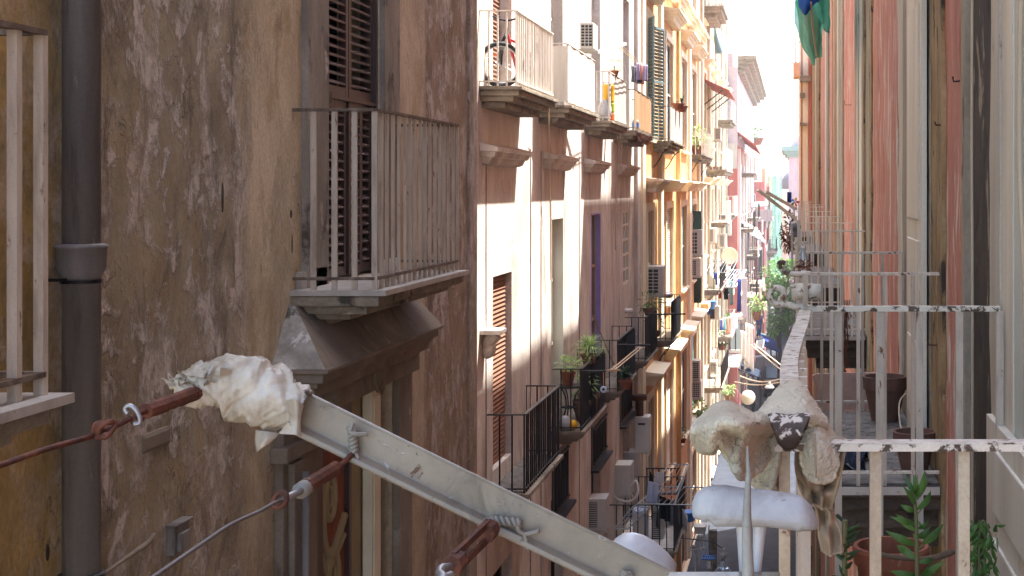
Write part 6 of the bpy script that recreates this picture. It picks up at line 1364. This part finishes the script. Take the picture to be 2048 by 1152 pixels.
for li, (pa, pb, da, db, n) in enumerate((((1452, 508), (1478, 500), 84, 92, 6), ((1440, 640), (1476, 628), 70, 78, 6), ((1478, 430), (1506, 424), 96, 106, 5), ((1462, 700), (1500, 690), 84, 92, 6), ((1500, 520), (1528, 512), 118, 126, 5), ((1478, 590), (1506, 582), 92, 100, 6), ((1490, 330), (1506, 336), 108, 114, 4), ((1508, 745), (1548, 748), 96, 100, 6))):
    a, b = P(*pa, da), P(*pb, db); k = MB(); k.tube([a, b], .02, 5); tag(k.build('washing_line', m['string'], None), 'thin washing line far down the lane', 'line', 'washing lines far down the lane')
    for i in range(n):
        p = a.lerp(b, (i+.15)/n); q = a.lerp(b, (i+.75)/n); hang('garment', 'small garment on the washing lines far down the lane', p, q, R.uniform(.5, 1.1), R.choice(cols_), .05, 2, 'small garments far down the lane')
for (px_, py_, dd_) in ((1466, 380, 92), (1476, 405, 100), (1484, 470, 104), (1472, 540, 90), (1490, 610, 104), (1466, 730, 86), (1456, 590, 82), (1424, 640, 66)):
    x0 = Xp(px_, dd_); z0 = Zp(py_, dd_); t = T('air_conditioner', 'small pale air conditioner box far down the lane', 'air conditioner', (x0, dd_, z0), 'small pale air conditioners far down the lane')
    k = MB(); k.box(x0-.35, x0+.35, dd_, dd_+.7, z0, z0+.62); k.build('casing', m['acw'], t); k = MB(); k.box(x0-.28, x0+.12, dd_-.02, dd_-.001, z0+.06, z0+.56); k.build('fan_grille', m['acgrille'], t)
for i, (px_, py_, dd_) in enumerate(((1460, 660, 80), (1474, 612, 88), (1488, 560, 98), (1500, 480, 116), (1444, 700, 74))):
    plant('potted_plant', 'green balcony plant far down the lane', P(px_, py_, dd_), .4, .6, 'bush', ('leaf', 'leafp')[i % 2], 'terra', 60, .25, .3, group='green balcony plants far down the lane', lw=.14, ll=.28)
# ------------------------------------------------------------------ right side movables
d = 4.05
plant_pot = T('potted_plant', 'wide terracotta pot with bare soil low behind the near railing', 'plant pot', (Xp(1782, d), d, 12.715))
k = MB(); c = Vector((Xp(1782, d), d, 12.715)); zt = Zp(1090, d)-12.715
k.lathe(c, [(.07, 0), (.098, zt-.05), (.106, zt-.05), (.111, zt-.01), (.107, zt), (.096, zt), (.092, zt-.05)], 40); k.build('pot', m['terra'], plant_pot, smooth=False)
k = MB(); k.lathe(c, [(.0915, zt-.05), (.06, zt-.045), (0, zt-.04)], 30); k.build('soil', m['soil'], plant_pot)
k = MB(); spiky(k, c+Vector((-.02, 0, zt-.045)), 14, .025, .004); k.build('seedling', m['leafd'], plant_pot)
# tall plant with lance leaves
sd = 3.05; bt = P(1836, 1400, sd)
tp = T('potted_plant', 'tall green stem with lance shaped leaves in front of the terracotta pot', 'potted plant', Vector((bt.x, sd, 12.715)))
pot(Vector((bt.x, sd, 12.715)), .07, .13, 'terra', 'pot', tp)
k = MB(); stp = spline([Vector((bt.x, sd, 12.8)), P(1834, 1152, sd), P(1833, 1060, sd), P(1830, 1000, sd), P(1829, 960, sd)], 6); k.tube(stp, [.0055]*6+[.0048]*6+[.004]*6+[.003]*7, 8); k.build('stem', m['stem'], tp, smooth=True)
def lance(k, p, q, w, bend=.012):
    p, q = Vector(p), Vector(q); ax = q-p; s0 = ax.cross(Vector((R.uniform(-.3, .3), -1, R.uniform(-.3, .3)))).normalized(); nn = s0.cross(ax).normalized(); rows = []
    for i in range(9):
        t = i/8; ww = w*math.sin(math.pi*min(1, t*1.0+.04))**.8*(1-.25*t); c = p.lerp(q, t)+nn*bend*math.sin(t*math.pi)
        rows.append([c-s0*ww, c+nn*ww*.35, c+s0*ww])
    k.grid(rows)
k = MB()
for (x0, y0, x1, y1, w, dz) in ((1830, 1000, 1806, 946, 5, .03), (1831, 990, 1826, 948, 6, 0), (1829, 985, 1835, 948, 5, -.02), (1832, 995, 1850, 938, 6, .0), (1834, 1000, 1856, 955, 5, .03), (1830, 1010, 1804, 970, 6, -.03), (1829, 1022, 1800, 1009, 6, 0), (1833, 1020, 1862, 980, 7, .02),
        (1830, 1048, 1778, 1033, 6, -.02), (1830, 1062, 1792, 1028, 7, .03), (1834, 1058, 1858, 1038, 5, 0), (1830, 1090, 1770, 1061, 8, .0), (1836, 1076, 1862, 1052, 7, -.02), (1845, 1088, 1888, 1046, 8, .0), (1832, 1118, 1793, 1090, 8, .04), (1842, 1150, 1890, 1121, 8, -.03), (1832, 1150, 1778, 1142, 7, .0), (1836, 1125, 1868, 1118, 6, .03), (1834, 1040, 1850, 1052, 3, .01)):
    lance(k, P(x0, y0, sd), P(x1, y1, sd+dz), w*sd/F*1.15)
k.build('leaves', m['leaf'], tp, smooth=True)
for (x0, y0, x1, y1) in ((1833, 1030, 1845, 1016), (1833, 1105, 1846, 1088), (1831, 1030, 1824, 1018), (1831, 1082, 1826, 1068)): k = MB(); k.tube([P(x0, y0, sd), P(x1, y1, sd)], .0018, 6); k.build('leaf_stalk', m['stem'], tp)
k = MB(); k.tube(spline([P(1762, 1109, 3.4), P(1800, 1116, 3.4), P(1850, 1118, 3.4), P(1880, 1113, 3.4), P(1905, 1104, 3.4)], 5), [.006]*10+[.0075]*11, 8); k.tube(spline([P(1880, 1112, 3.4), P(1893, 1106, 3.4), P(1910, 1103, 3.4)], 4), .006, 7); tag(k.build('dry_branch', m['bark'], None, smooth=True), 'dry broken branch lying across the wide terracotta pot', 'branch')
# dark spiky plant
bd = 2.75; bp = P(1688, 1430, bd)
tp = T('potted_plant', 'dark spiky leaved plant at the left foot of the near railing', 'potted plant', Vector((bp.x, bd, 12.715)))
pot(Vector((bp.x, bd, 12.715)), .06, .1, 'terradark', 'pot', tp)
k = MB(); k.tube([Vector((bp.x, bd, 12.8)), P(1690, 1040, bd)], .005, 8); k.build('stem', m['stem'], tp)
k = MB()
for i in range(95):
    t_ = R.random(); c0 = Vector((bp.x, bd, 12.85)).lerp(P(1691, 1040, bd), t_); a = R.uniform(0, 6.283); lance(k, c0, c0+Vector((math.cos(a), math.sin(a), R.uniform(.2, .9))).normalized()*R.uniform(.022, .042), .0042, .003)
k.build('leaves', m['leafd'], tp)
# green vine by the dark jamb
vd = 3.5
tp = T('potted_vine', 'drooping green vine beside the black mouldy jamb', 'potted plant', Vector((Xp(1965, vd), vd, 12.715)))
pot(Vector((Xp(1962, vd), vd, 12.715)), .06, .1, 'terra', 'pot', tp)
k = MB(); k.tube(spline([Vector((Xp(1962, vd), vd, 12.8)), P(1958, 1120, vd), P(1960, 1060, vd), P(1968, 1042, vd), P(1985, 1080, vd)], 6), .003, 6); k.build('stem', m['stem'], tp)
k = MB()
for i in range(90):
    c0 = P(R.gauss(1966, 15), R.uniform(1038, 1165), vd+R.uniform(-.07, .07)); lance(k, c0, c0+Vector((R.uniform(-.025, .025), R.uniform(-.025, .025), R.uniform(-.045, .005))), R.uniform(.003, .0065), .004)
k.build('leaves', m['leaf'], tp, smooth=True)
# pots on the second balcony
zb_ = 12.715
t = T('plant_pot', 'large weathered clay pot on the floor of the second balcony', 'plant pot', (Xp(1770, 7.9), 7.9, zb_)); k = MB(); c = Vector((Xp(1770, 7.9), 7.9, zb_)); zt = Zp(752, 7.9)-zb_
k.lathe(c, [(.075, 0), (.112, zt*.72), (.122, zt*.72), (.126, zt), (.112, zt), (.106, zt*.8), (0, zt*.78)], 36); k.build('pot', m['terradark'], t)
t = T('plant_pot', 'brown clay pot half hidden by the near handrail', 'plant pot', (Xp(1832, 6.5), 6.5, zb_)); k = MB(); c = Vector((Xp(1829, 6.5), 6.5, zb_)); zt = Zp(862, 6.5)-zb_
k.lathe(c, [(.06, 0), (.09, zt*.72), (.098, zt*.72), (.1, zt), (.088, zt), (.082, zt*.8), (0, zt*.78)], 36); k.build('pot', m['terradark'], t)
k = MB(); k.tube(spline([P(1812, 786, 7.2), P(1800, 802, 7.2), P(1798, 830, 7.1), P(1802, 856, 7.0), P(1806, 866, 6.9), P(1816, 877, 6.8)], 6), .004, 7); tag(k.build('wire', m['string'], None, smooth=True), 'curly pale wire standing beside the large weathered clay pot', 'wire')
k = MB(); k.grid(jig([[(.21+.13*i/8, 6.5+.45*j/8, 12.73+.03*math.sin(i*1.3+j)) for i in range(9)] for j in range(9)], .05, 9)); tag(k.build('crumpled_sheet', m['cdark'], None, solid=.003), 'crumpled dark blue sheet on the floor of the second balcony', 'sheet')
pb = MB(); d = 8.6; pts = [P(1628, 822, d), P(1629, 768, d), P(1624, 752, d), P(1632, 748, d), P(1690, 746, d), P(1760, 746, d), P(1778, 820, d)]; pb.prism(pts, (0, .03, 0)); tag(pb.build('board', m['pinkboard'], None), 'pale pink board leaning behind the bars of the second balcony', 'board')
# hanging dead vine, clump and bottle
k = MB()
for i in range(130):
    t_ = R.random(); c0 = P(1690+R.gauss(0, 7)-6*t_, 610+t_*150, 8.7+R.uniform(-.05, .05)); leafq(k, c0, Vector((R.uniform(-1, 1), R.uniform(-1, 1), -.6)), .012, .035, .5)
for i in range(5): k.tube(spline([P(1684+i*4, 600, 8.7), P(1690+R.uniform(-6, 6), 680, 8.7), P(1686+R.uniform(-6, 6), 765, 8.7)], 5), .003, 5)
tag(k.build('dead_vine', m['deadleaf'], None), 'rust brown dead vine hanging behind the second balcony bars', 'vine')
k = MB(); bush(k, P(1608, 533, 6.4), .035, .05, .03, 160, .008, .02, .3)
for i in range(14): a = R.uniform(0, 3.14); k.tube([P(1608, 535, 6.4), P(1608+22*math.cos(a), 535-12*math.sin(a)+4, 6.4+R.uniform(-.05, .05))], .002, 5)
tag(k.build('dry_nest', m['deadleaf'], None), 'dry twiggy clump on the railing above the white roller', 'twig clump')
t = T('plastic_bottle', 'clear plastic bottle hung above the twiggy clump', 'bottle', P(1606, 545, 6.6)); k = MB(); k.lathe(P(1606, 542, 6.6), [(.018, 0), (.022, .01), (.022, .07), (.012, .09), (.01, .105)], 16); k.build('body', m['bottle'], t, smooth=True); k = MB(); k.lathe(P(1606, 542, 6.6), [(.011, .105), (.011, .115), (0, .116)], 12); k.build('cap', m['acw'], t)
k = MB(); k.ball(P(1592, 454, 12.4), .045, .045, .035, 14, 10); k.tube([P(1592, 462, 12.4), P(1592, 474, 12.4)], .025, 10); tag(k.build('bag', m['cgrey'], None, smooth=True), 'pale crumpled bag tied to the third railing', 'bag')
k = MB(); bush(k, P(1572, 478, 17), .08, .2, .17, 190, .02, .05, .4)
for i in range(8): k.tube(spline([P(1590, 500, 17), P(1575+R.uniform(-8, 8), 480, 17), P(1565+R.uniform(-10, 10), 440+R.uniform(0, 60), 17)], 4), .006, 5)
tag(k.build('dead_shrub', m['deadleaf'], None), 'dark red brown dead shrub hanging over the lane from the third railing', 'shrub')
for a, b, lb in (((1516, 380), (1591, 438), 'pale painted boom sticking out over the lane, lower one'), ((1531, 383), (1592, 418), 'grey wooden boom sticking out over the lane, upper one')):
    k = MB(); k.bar(P(*a, 15.2), P(*b, 15.6), .035, .025); tag(k.build('wooden_boom', m['sheet'], None), lb, 'boom')
k = MB(); bush(k, P(1578, 462, 26), .12, .3, .35, 160, .05, .1, .4); k.tube(spline([P(1590, 430, 26), P(1580, 450, 26), P(1577, 495, 26)], 5), .01, 6); tag(k.build('trailing_plant', m['leafd'], None), 'dark green plant trailing from a far right railing', 'plant')
for px_, py_, mt in ((1588, 410, 'redp'), (1593, 405, 'bluep'), (1591, 399, 'yellowp'), (1597, 402, 'orangep')): pass
t = T('pinwheel', 'small rainbow pinwheel on a far right railing', 'pinwheel', P(1591, 410, 30))
for i, mt in enumerate(('redp', 'yellowp', 'bluep', 'leaf', 'orangep')):
    a = i*1.256; c = P(1590, 404, 30); e = Vector((math.cos(a), 0, math.sin(a))); f_ = Vector((-math.sin(a), -.3, math.cos(a))); k = MB(); k.add([c, c+e*.07+f_*.03, c+e*.11, c+e*.06-f_*.03], [(0, 1, 2, 3)]); k.build('vane', m[mt], t, solid=.006)
hang('garment', 'blue garment hung out at the far right of the lane', P(1574, 384, 60), P(1583, 384, 60), .45, 'cblue', .04, 2)
# green net and blue tarp
nt_ = T('debris_net', 'torn green debris net and blue tarp hanging from above on the right', 'net', P(1630, 20, 14))
d = 14.0
def netc(name, rows, mt, solid=.004, amp=.05, fr=2.5):
    k = MB(); k.grid(jig(loft([[P(*q) for q in r] for r in rows], 6, 6), amp, fr)); k.build(name, m[mt], nt_, solid=solid, smooth=True)
netc('net', [[(1588, -40, 13), (1610, -40, 15), (1640, -40, 14.4), (1658, -40, 15)], [(1589, 20, 13), (1608, 20, 14.6), (1632, 20, 13.4), (1657, 15, 15)], [(1592, 52, 13.2), (1612, 50, 14.6), (1632, 50, 13.6), (1645, 55, 15)], [(1604, 85, 13.4), (1616, 82, 14.4), (1632, 78, 13.8), (1643, 75, 15)], [(1620, 112, 13.6), (1626, 110, 14.2), (1633, 108, 13.9), (1642, 105, 14.6)], [(1629, 131, 13.8), (1630, 128, 14), (1633, 116, 14), (1641, 113, 14.4)]], 'net')
netc('net_fold', [[(1624, -30, 13.0), (1640, -30, 12.8), (1660, -30, 14.6)], [(1630, 15, 13.0), (1648, 15, 12.7), (1660, 12, 14.6)], [(1640, 45, 13.4), (1650, 48, 13), (1660, 40, 14.6)], [(1645, 58, 13.8), (1652, 60, 13.4), (1659, 58, 14.4)]], 'net')
netc('tarp', [[(1598, -40, 12.6), (1620, -40, 12.4), (1650, -40, 12.8)], [(1597, 5, 12.6), (1620, 3, 12.3), (1646, 0, 12.8)], [(1599, 18, 12.6), (1614, 30, 12.4), (1625, 6, 12.7)]], 'tarp', amp=.03)
k = MB(); k.tube(spline([P(1622, 5, 12.3), P(1625, 50, 12.6), P(1630, 90, 13), P(1634, 112, 13.4)], 6), .008, 6); k.build('cord', m['string'], nt_)

# ------------------------------------------------------------------ trees at the end of the lane
def tree(label, bx, by, gz, h, crown, n, lf='leaft', w=.22, l=.4):
    t = T('tree', label, 'tree', (bx, by, gz), 'trees at the end of the lane')
    k = MB(); top = Vector(crown[0][0]); k.tube(spline([(bx, by, gz), (bx+.1, by, gz+h*.35), (bx-.05, by, gz+h*.6), (top.x, top.y, top.z)], 5), [.22-.011*i for i in range(16)], 8)
    for c, r in crown[1:]: k.tube(spline([(bx, by, gz+h*.5), ((bx+c[0])/2, (by+c[1])/2, (gz+h*.5+c[2])/2+.3), c], 4), [.1-.008*i for i in range(9)], 6)
    k.build('trunk', m['bark'], t, smooth=True)
    k = MB()
    for c, r in crown: bush(k, c, r*1.0, r, r*.85, n, w, l, .35)
    k.build('crown', m[lf], t)
tree('light green street tree between the scaffold and the right railings', -.9, 92, 0, 9, [((-.9, 92, 8.6), 1.0), ((-.4, 91.5, 7.4), .9), ((-1.3, 92.5, 7.2), .7), ((-.6, 92, 6.0), .9), ((-.1, 91, 9.0), .5), ((-1.0, 92, 5.1), .7)], 420, w=.16, l=.3)
tree('darker lower street tree behind the light green one', -.3, 104, 0, 6, [((-.3, 104, 5.6), 1.1), ((.3, 104, 4.8), .9), ((-1.0, 104, 4.6), .7)], 260, 'leaf')
t = T('market_umbrella', 'dark blue cafe awning in the shade at the end of the lane', 'awning', P(1540, 680, 92)); k = MB(); k.add([(-2.0, 90, 4.2), (-.8, 90, 3.7), (-.8, 94, 3.7), (-2.0, 94, 4.2), (-2.0, 90, 4.12), (-.8, 90, 3.62), (-.8, 94, 3.62), (-2.0, 94, 4.12)], [(0,1,2,3),(7,6,5,4),(0,4,5,1),(1,5,6,2),(2,6,7,3),(3,7,4,0)]); k.build('canvas', m['cblue'], t)
for y in (90.1, 93.9):
    k = MB(); k.tube([(-.85, y, 0), (-.85, y, 3.64)], .04, 6); k.build('pole', m['darkiron'], t)
t = T('parked_van', 'dark van parked in the shade at the end of the lane', 'van', (-1.5, 96, 0))
k = MB(); k.prism([(-1.9, 95, .35), (-1.9, 95, 1.0), (-1.9, 95.8, 1.2), (-1.9, 96.5, 2.0), (-1.9, 99.5, 2.05), (-1.9, 99.5, .35)], (1.3, 0, 0)); k.build('body', m['blackiron'], t, bevel=.08)
k = MB(); k.prism([(-1.8, 95.82, 1.24), (-1.8, 96.42, 1.9), (-.7, 96.42, 1.9), (-.7, 95.82, 1.24)], (0, -.03, .02)); k.build('windscreen', m['glass'], t)
for x in (-1.92, -.78):
    for y in (95.8, 98.7):
        k = MB(); k.lathe((x, y, .33), [(.14, 0), (.32, 0), (.33, .05), (.33, .17), (.3, .2), (.12, .2)], 20, Matrix.Rotation(math.radians(90), 3, 'Y')); k.build('wheel', m['tyre'], t)
for (x0_, y0_, z_, w_, l_, mt, lb) in ((-3.2, 84.5, 3.3, 1.3, 3.2, 'cdark', 'charcoal shop awning low over the paving on the red house side'), (-2.4, 100, 3.4, 1.3, 4.5, 'cblue', 'navy shop awning farther along the shaded lane end'), (-3.1, 107, 3.0, 1.5, 4, 'green', 'dark green shop awning farthest down the shaded lane end')):
    t = T('shop_awning', lb, 'awning', (x0_, y0_, 0)); k = MB(); k.add([(x0_, y0_, z_), (x0_+w_, y0_, z_-.5), (x0_+w_, y0_+l_, z_-.5), (x0_, y0_+l_, z_), (x0_, y0_, z_-.06), (x0_+w_, y0_, z_-.56), (x0_+w_, y0_+l_, z_-.56), (x0_, y0_+l_, z_-.06)], [(0,1,2,3),(7,6,5,4),(0,4,5,1),(1,5,6,2),(2,6,7,3),(3,7,4,0)]); k.build('canvas', m[mt], t)
    k = MB(); k.grid([[(x0_+w_+.02*math.sin(q*1.8), y0_+l_*q/16, z_-.56-.3*r_) for q in range(17)] for r_ in (0, 1)]); k.build('valance', m[mt], t, solid=.01)
    for yy in (y0_+.05, y0_+l_-.05): k = MB(); k.tube([(x0_+w_-.05, yy, 0), (x0_+w_-.05, yy, z_-.57)], .035, 6); k.build('pole', m['darkiron'], t)
for i, (x_, y_, mt) in enumerate(((-1.9, 81, 'redp'), (-2.5, 89.5, 'blackiron'), (-1.2, 99, 'bluep'))):
    t = T('motor_scooter', ('red motor scooter parked before the walker', 'black motor scooter parked under the charcoal awning side', 'blue motor scooter parked beyond the walker')[i], 'scooter', (x_, y_, 0))
    for yy in (y_, y_+1.2): k = MB(); k.lathe((x_-.05, yy, .24), [(.1, 0), (.23, 0), (.24, .05), (.23, .1), (.1, .1)], 18, Matrix.Rotation(math.radians(90), 3, 'Y')); k.build('wheel', m['tyre'], t)
    k = MB(); k.prism([(x_-.15, y_+.1, .45), (x_-.15, y_+.16, .95), (x_-.15, y_+.24, .95), (x_-.15, y_+.3, .35), (x_-.15, y_+.65, .33), (x_-.15, y_+.75, .7), (x_-.15, y_+1.35, .75), (x_-.15, y_+1.4, .45), (x_-.15, y_+.8, .22), (x_-.15, y_+.3, .24)], (.3, 0, 0)); k.build('body', m[mt], t, bevel=.03)
    k = MB(); k.box(x_-.13, x_+.13, y_+.72, y_+1.3, .751, .83); k.build('seat', m['tyre'], t, bevel=.03)
    k = MB(); k.tube([(x_-.32, y_+.22, 1.05), (x_-.1, y_+.14, .98), (x_+.1, y_+.14, .98), (x_+.32, y_+.22, 1.05)], .02, 6); k.build('handlebar', m['blackiron'], t)
# walker: one continuous skinned body
def person(label, base, s, ang, shirt, hs=1.0):
    t = T('person', label, 'person', base); b = Vector(base); me = bpy.data.meshes.new('body'); bm = bmesh.new()
    J = dict(pel=(0, 0, .95), ch=(0, 0, 1.3), nk=(0, 0, 1.48), hd=(0, -.02, 1.62), ht=(0, -.01, 1.74), sl=(-.19, 0, 1.4), el=(-.25, .05, 1.13), wl=(-.23, -.1, .9), hl=(-.22, -.14, .8), sr=(.19, 0, 1.4), er=(.25, -.02, 1.13), wr=(.22, -.2, .95), hr=(.2, -.26, .87), kl=(-.1, -.12, .52), al=(-.1, .0, .09), fl=(-.1, -.16, .04), kr=(.1, .05, .5), ar=(.1, .22, .12), fr=(.1, .1, .03))
    Rr = dict(pel=.15, ch=.15, nk=.06, hd=.1, ht=.075, sl=.07, el=.045, wl=.032, hl=.035, sr=.07, er=.045, wr=.032, hr=.035, kl=.065, al=.042, fl=.04, kr=.065, ar=.042, fr=.04)
    E = [('pel', 'ch'), ('ch', 'nk'), ('nk', 'hd'), ('hd', 'ht'), ('ch', 'sl'), ('sl', 'el'), ('el', 'wl'), ('wl', 'hl'), ('ch', 'sr'), ('sr', 'er'), ('er', 'wr'), ('wr', 'hr'), ('pel', 'kl'), ('kl', 'al'), ('al', 'fl'), ('pel', 'kr'), ('kr', 'ar'), ('ar', 'fr')]
    ks = list(J); vs = {k_: bm.verts.new(Vector(J[k_])*s) for k_ in ks}
    for a, c in E: bm.edges.new((vs[a], vs[c]))
    bm.to_mesh(me); bm.free(); me.materials.append(m['skin']); o = bpy.data.objects.new('body', me); COL.objects.link(o); o.parent = t; WL['body'] = b
    md = o.modifiers.new('skin', 'SKIN')
    for i, k_ in enumerate(ks): me.skin_vertices[0].data[i].radius = (Rr[k_]*s, Rr[k_]*s)
    me.skin_vertices[0].data[0].use_root = True
    sb = o.modifiers.new('s', 'SUBSURF'); sb.levels = sb.render_levels = 2; md.use_smooth_shade = True
    t.rotation_euler = (0, 0, ang)
    k = MB(); k.lathe(b, [(.2*s, .98*s), (.19*s, 1.1*s), (.2*s, 1.3*s), (.17*s, 1.42*s), (.08*s, 1.49*s)], 16)
    for sx in (-1, 1): k.tube([b+Vector((sx*.17, 0, 1.41))*s, b+Vector((sx*.245, .03, 1.15))*s], [.085*s, .065*s], 10)
    k.build('shirt', m[shirt], t, smooth=True)
    k = MB(); k.lathe(b, [(.165*s, .8*s), (.19*s, .95*s), (.19*s, 1.0*s)], 14)
    k.tube([b+Vector((-.08, 0, .9))*s, b+Vector((-.1, -.12, .52))*s, b+Vector((-.1, 0, .12))*s], [.11*s, .08*s, .06*s], 10); k.tube([b+Vector((.08, 0, .9))*s, b+Vector((.1, .05, .5))*s, b+Vector((.1, .21, .14))*s], [.11*s, .08*s, .06*s], 10); k.build('trousers', m['cblue'], t, smooth=True)
    k = MB(); k.ball(b+Vector((0, .02, 1.68))*s, .11*s, .12*s, .1*s, 14, 10); k.build('hair', m['tyre'], t, smooth=True)
person('walker in a white shirt and blue trousers down in the shaded lane', P(1545, 852, 84)*1 - Vector((0, 0, P(1545, 852, 84).z)), 1.0, .1, 'paper')
person('person in a dark blue top on a balcony below the straw yellow plant', Vector((Xp(1518, 86), 86, 5.0)), 1.0, .4, 'cblue')
t = T('shaded_balcony', 'small dark balcony under the person in the dark blue top', 'balcony', (Xp(1516, 86), 86, 4.8)); k = MB(); k.box(-3.25, Xp(1524, 86), 85.3, 87, 4.8, 4.99); k.build('slab', m['darkiron'], t); k = MB()
for i in range(8): k.tube([(-3.2+i*.18, 85.35, 4.99), (-3.2+i*.18, 85.35, 5.9)], .015, 5)
k.tube([(-3.25, 85.35, 5.9), (Xp(1524, 86), 85.35, 5.9)], .025, 6); k.build('railing', m['blackiron'], t)

# ------------------------------------------------------------------ ground, light, camera
k = MB(); k.add([(-900, -300, -.01), (900, -300, -.01), (900, 3000, -.01), (-900, 3000, -.01)], [(0, 1, 2, 3)]); tag(k.build('ground', m['slab'], None, loc=(0, 0, -.01)), 'bare ground under the houses', 'ground', kind='structure')
k = MB(); k.add([(-3.94, -60, 0), (1.4, -60, 0), (1.4, 229, 0), (-3.94, 229, 0)], [(0, 1, 2, 3)]); tag(k.build('street', m['road'], None, loc=(-1, 60, 0)), 'blue grey stone paving of the narrow lane', 'street', kind='structure')

hz = MB(); hz.box(-60, 40, -30, 260, -1.2, 30.5); ho = hz.build('haze', m['dark'], None, loc=(0, 0, -1.2)); tag(ho, 'pale hazy air filling the lane', 'haze', kind='stuff')
hm_ = bpy.data.materials.new('lane_haze'); hm_.use_nodes = True; hn_ = hm_.node_tree; hn_.nodes.remove(hn_.nodes['Principled BSDF']); pv = hn_.nodes.new('ShaderNodeVolumePrincipled'); pv.inputs['Color'].default_value = (.9, .92, .95, 1); pv.inputs['Density'].default_value = .0010; pv.inputs['Anisotropy'].default_value = .3
hn_.links.new(pv.outputs[0], hn_.nodes['Material Output'].inputs['Volume']); ho.data.materials.clear(); ho.data.materials.append(hm_)
SUN = Vector((1, .86, 2.7)).normalized()
ld = bpy.data.lights.new('sun', 'SUN'); ld.energy = 3.7; ld.angle = math.radians(.5); ld.color = (1, .97, .91)
lo_s = bpy.data.objects.new('sun', ld); COL.objects.link(lo_s); lo_s.rotation_euler = SUN.to_track_quat('Z', 'Y').to_euler(); lo_s.location = (10, 20, 60)
w = bpy.data.worlds.new('World'); bpy.context.scene.world = w; w.use_nodes = True
nt = w.node_tree; bg = nt.nodes['Background']; sk = nt.nodes.new('ShaderNodeTexSky'); sk.sky_type = 'NISHITA'; sk.sun_disc = False
sk.sun_elevation = math.asin(SUN.z); sk.sun_rotation = math.atan2(SUN.x, SUN.y); sk.air_density = 1.0; sk.dust_density = 2.0; sk.ozone_density = .6
nt.links.new(sk.outputs[0], bg.inputs[0]); bg.inputs[1].default_value = .15
sc = bpy.context.scene
cd = bpy.data.cameras.new('camera'); co = bpy.data.objects.new('camera', cd); COL.objects.link(co); sc.camera = co
co.location = (0, 0, H); co.rotation_euler = (math.radians(90), 0, 0)
cd.sensor_width = 36; cd.lens = F/2048*36; cd.shift_x = -(VX-1024)/2048; cd.shift_y = -(576-VY)/2048; cd.clip_start = .05; cd.clip_end = 5000
sc.view_settings.view_transform = 'Standard'; sc.view_settings.look = 'None'; sc.view_settings.gamma = 1; sc.view_settings.exposure = 2.65
sc.cycles.use_denoising = True; sc.cycles.max_bounces = 10; sc.cycles.diffuse_bounces = 6
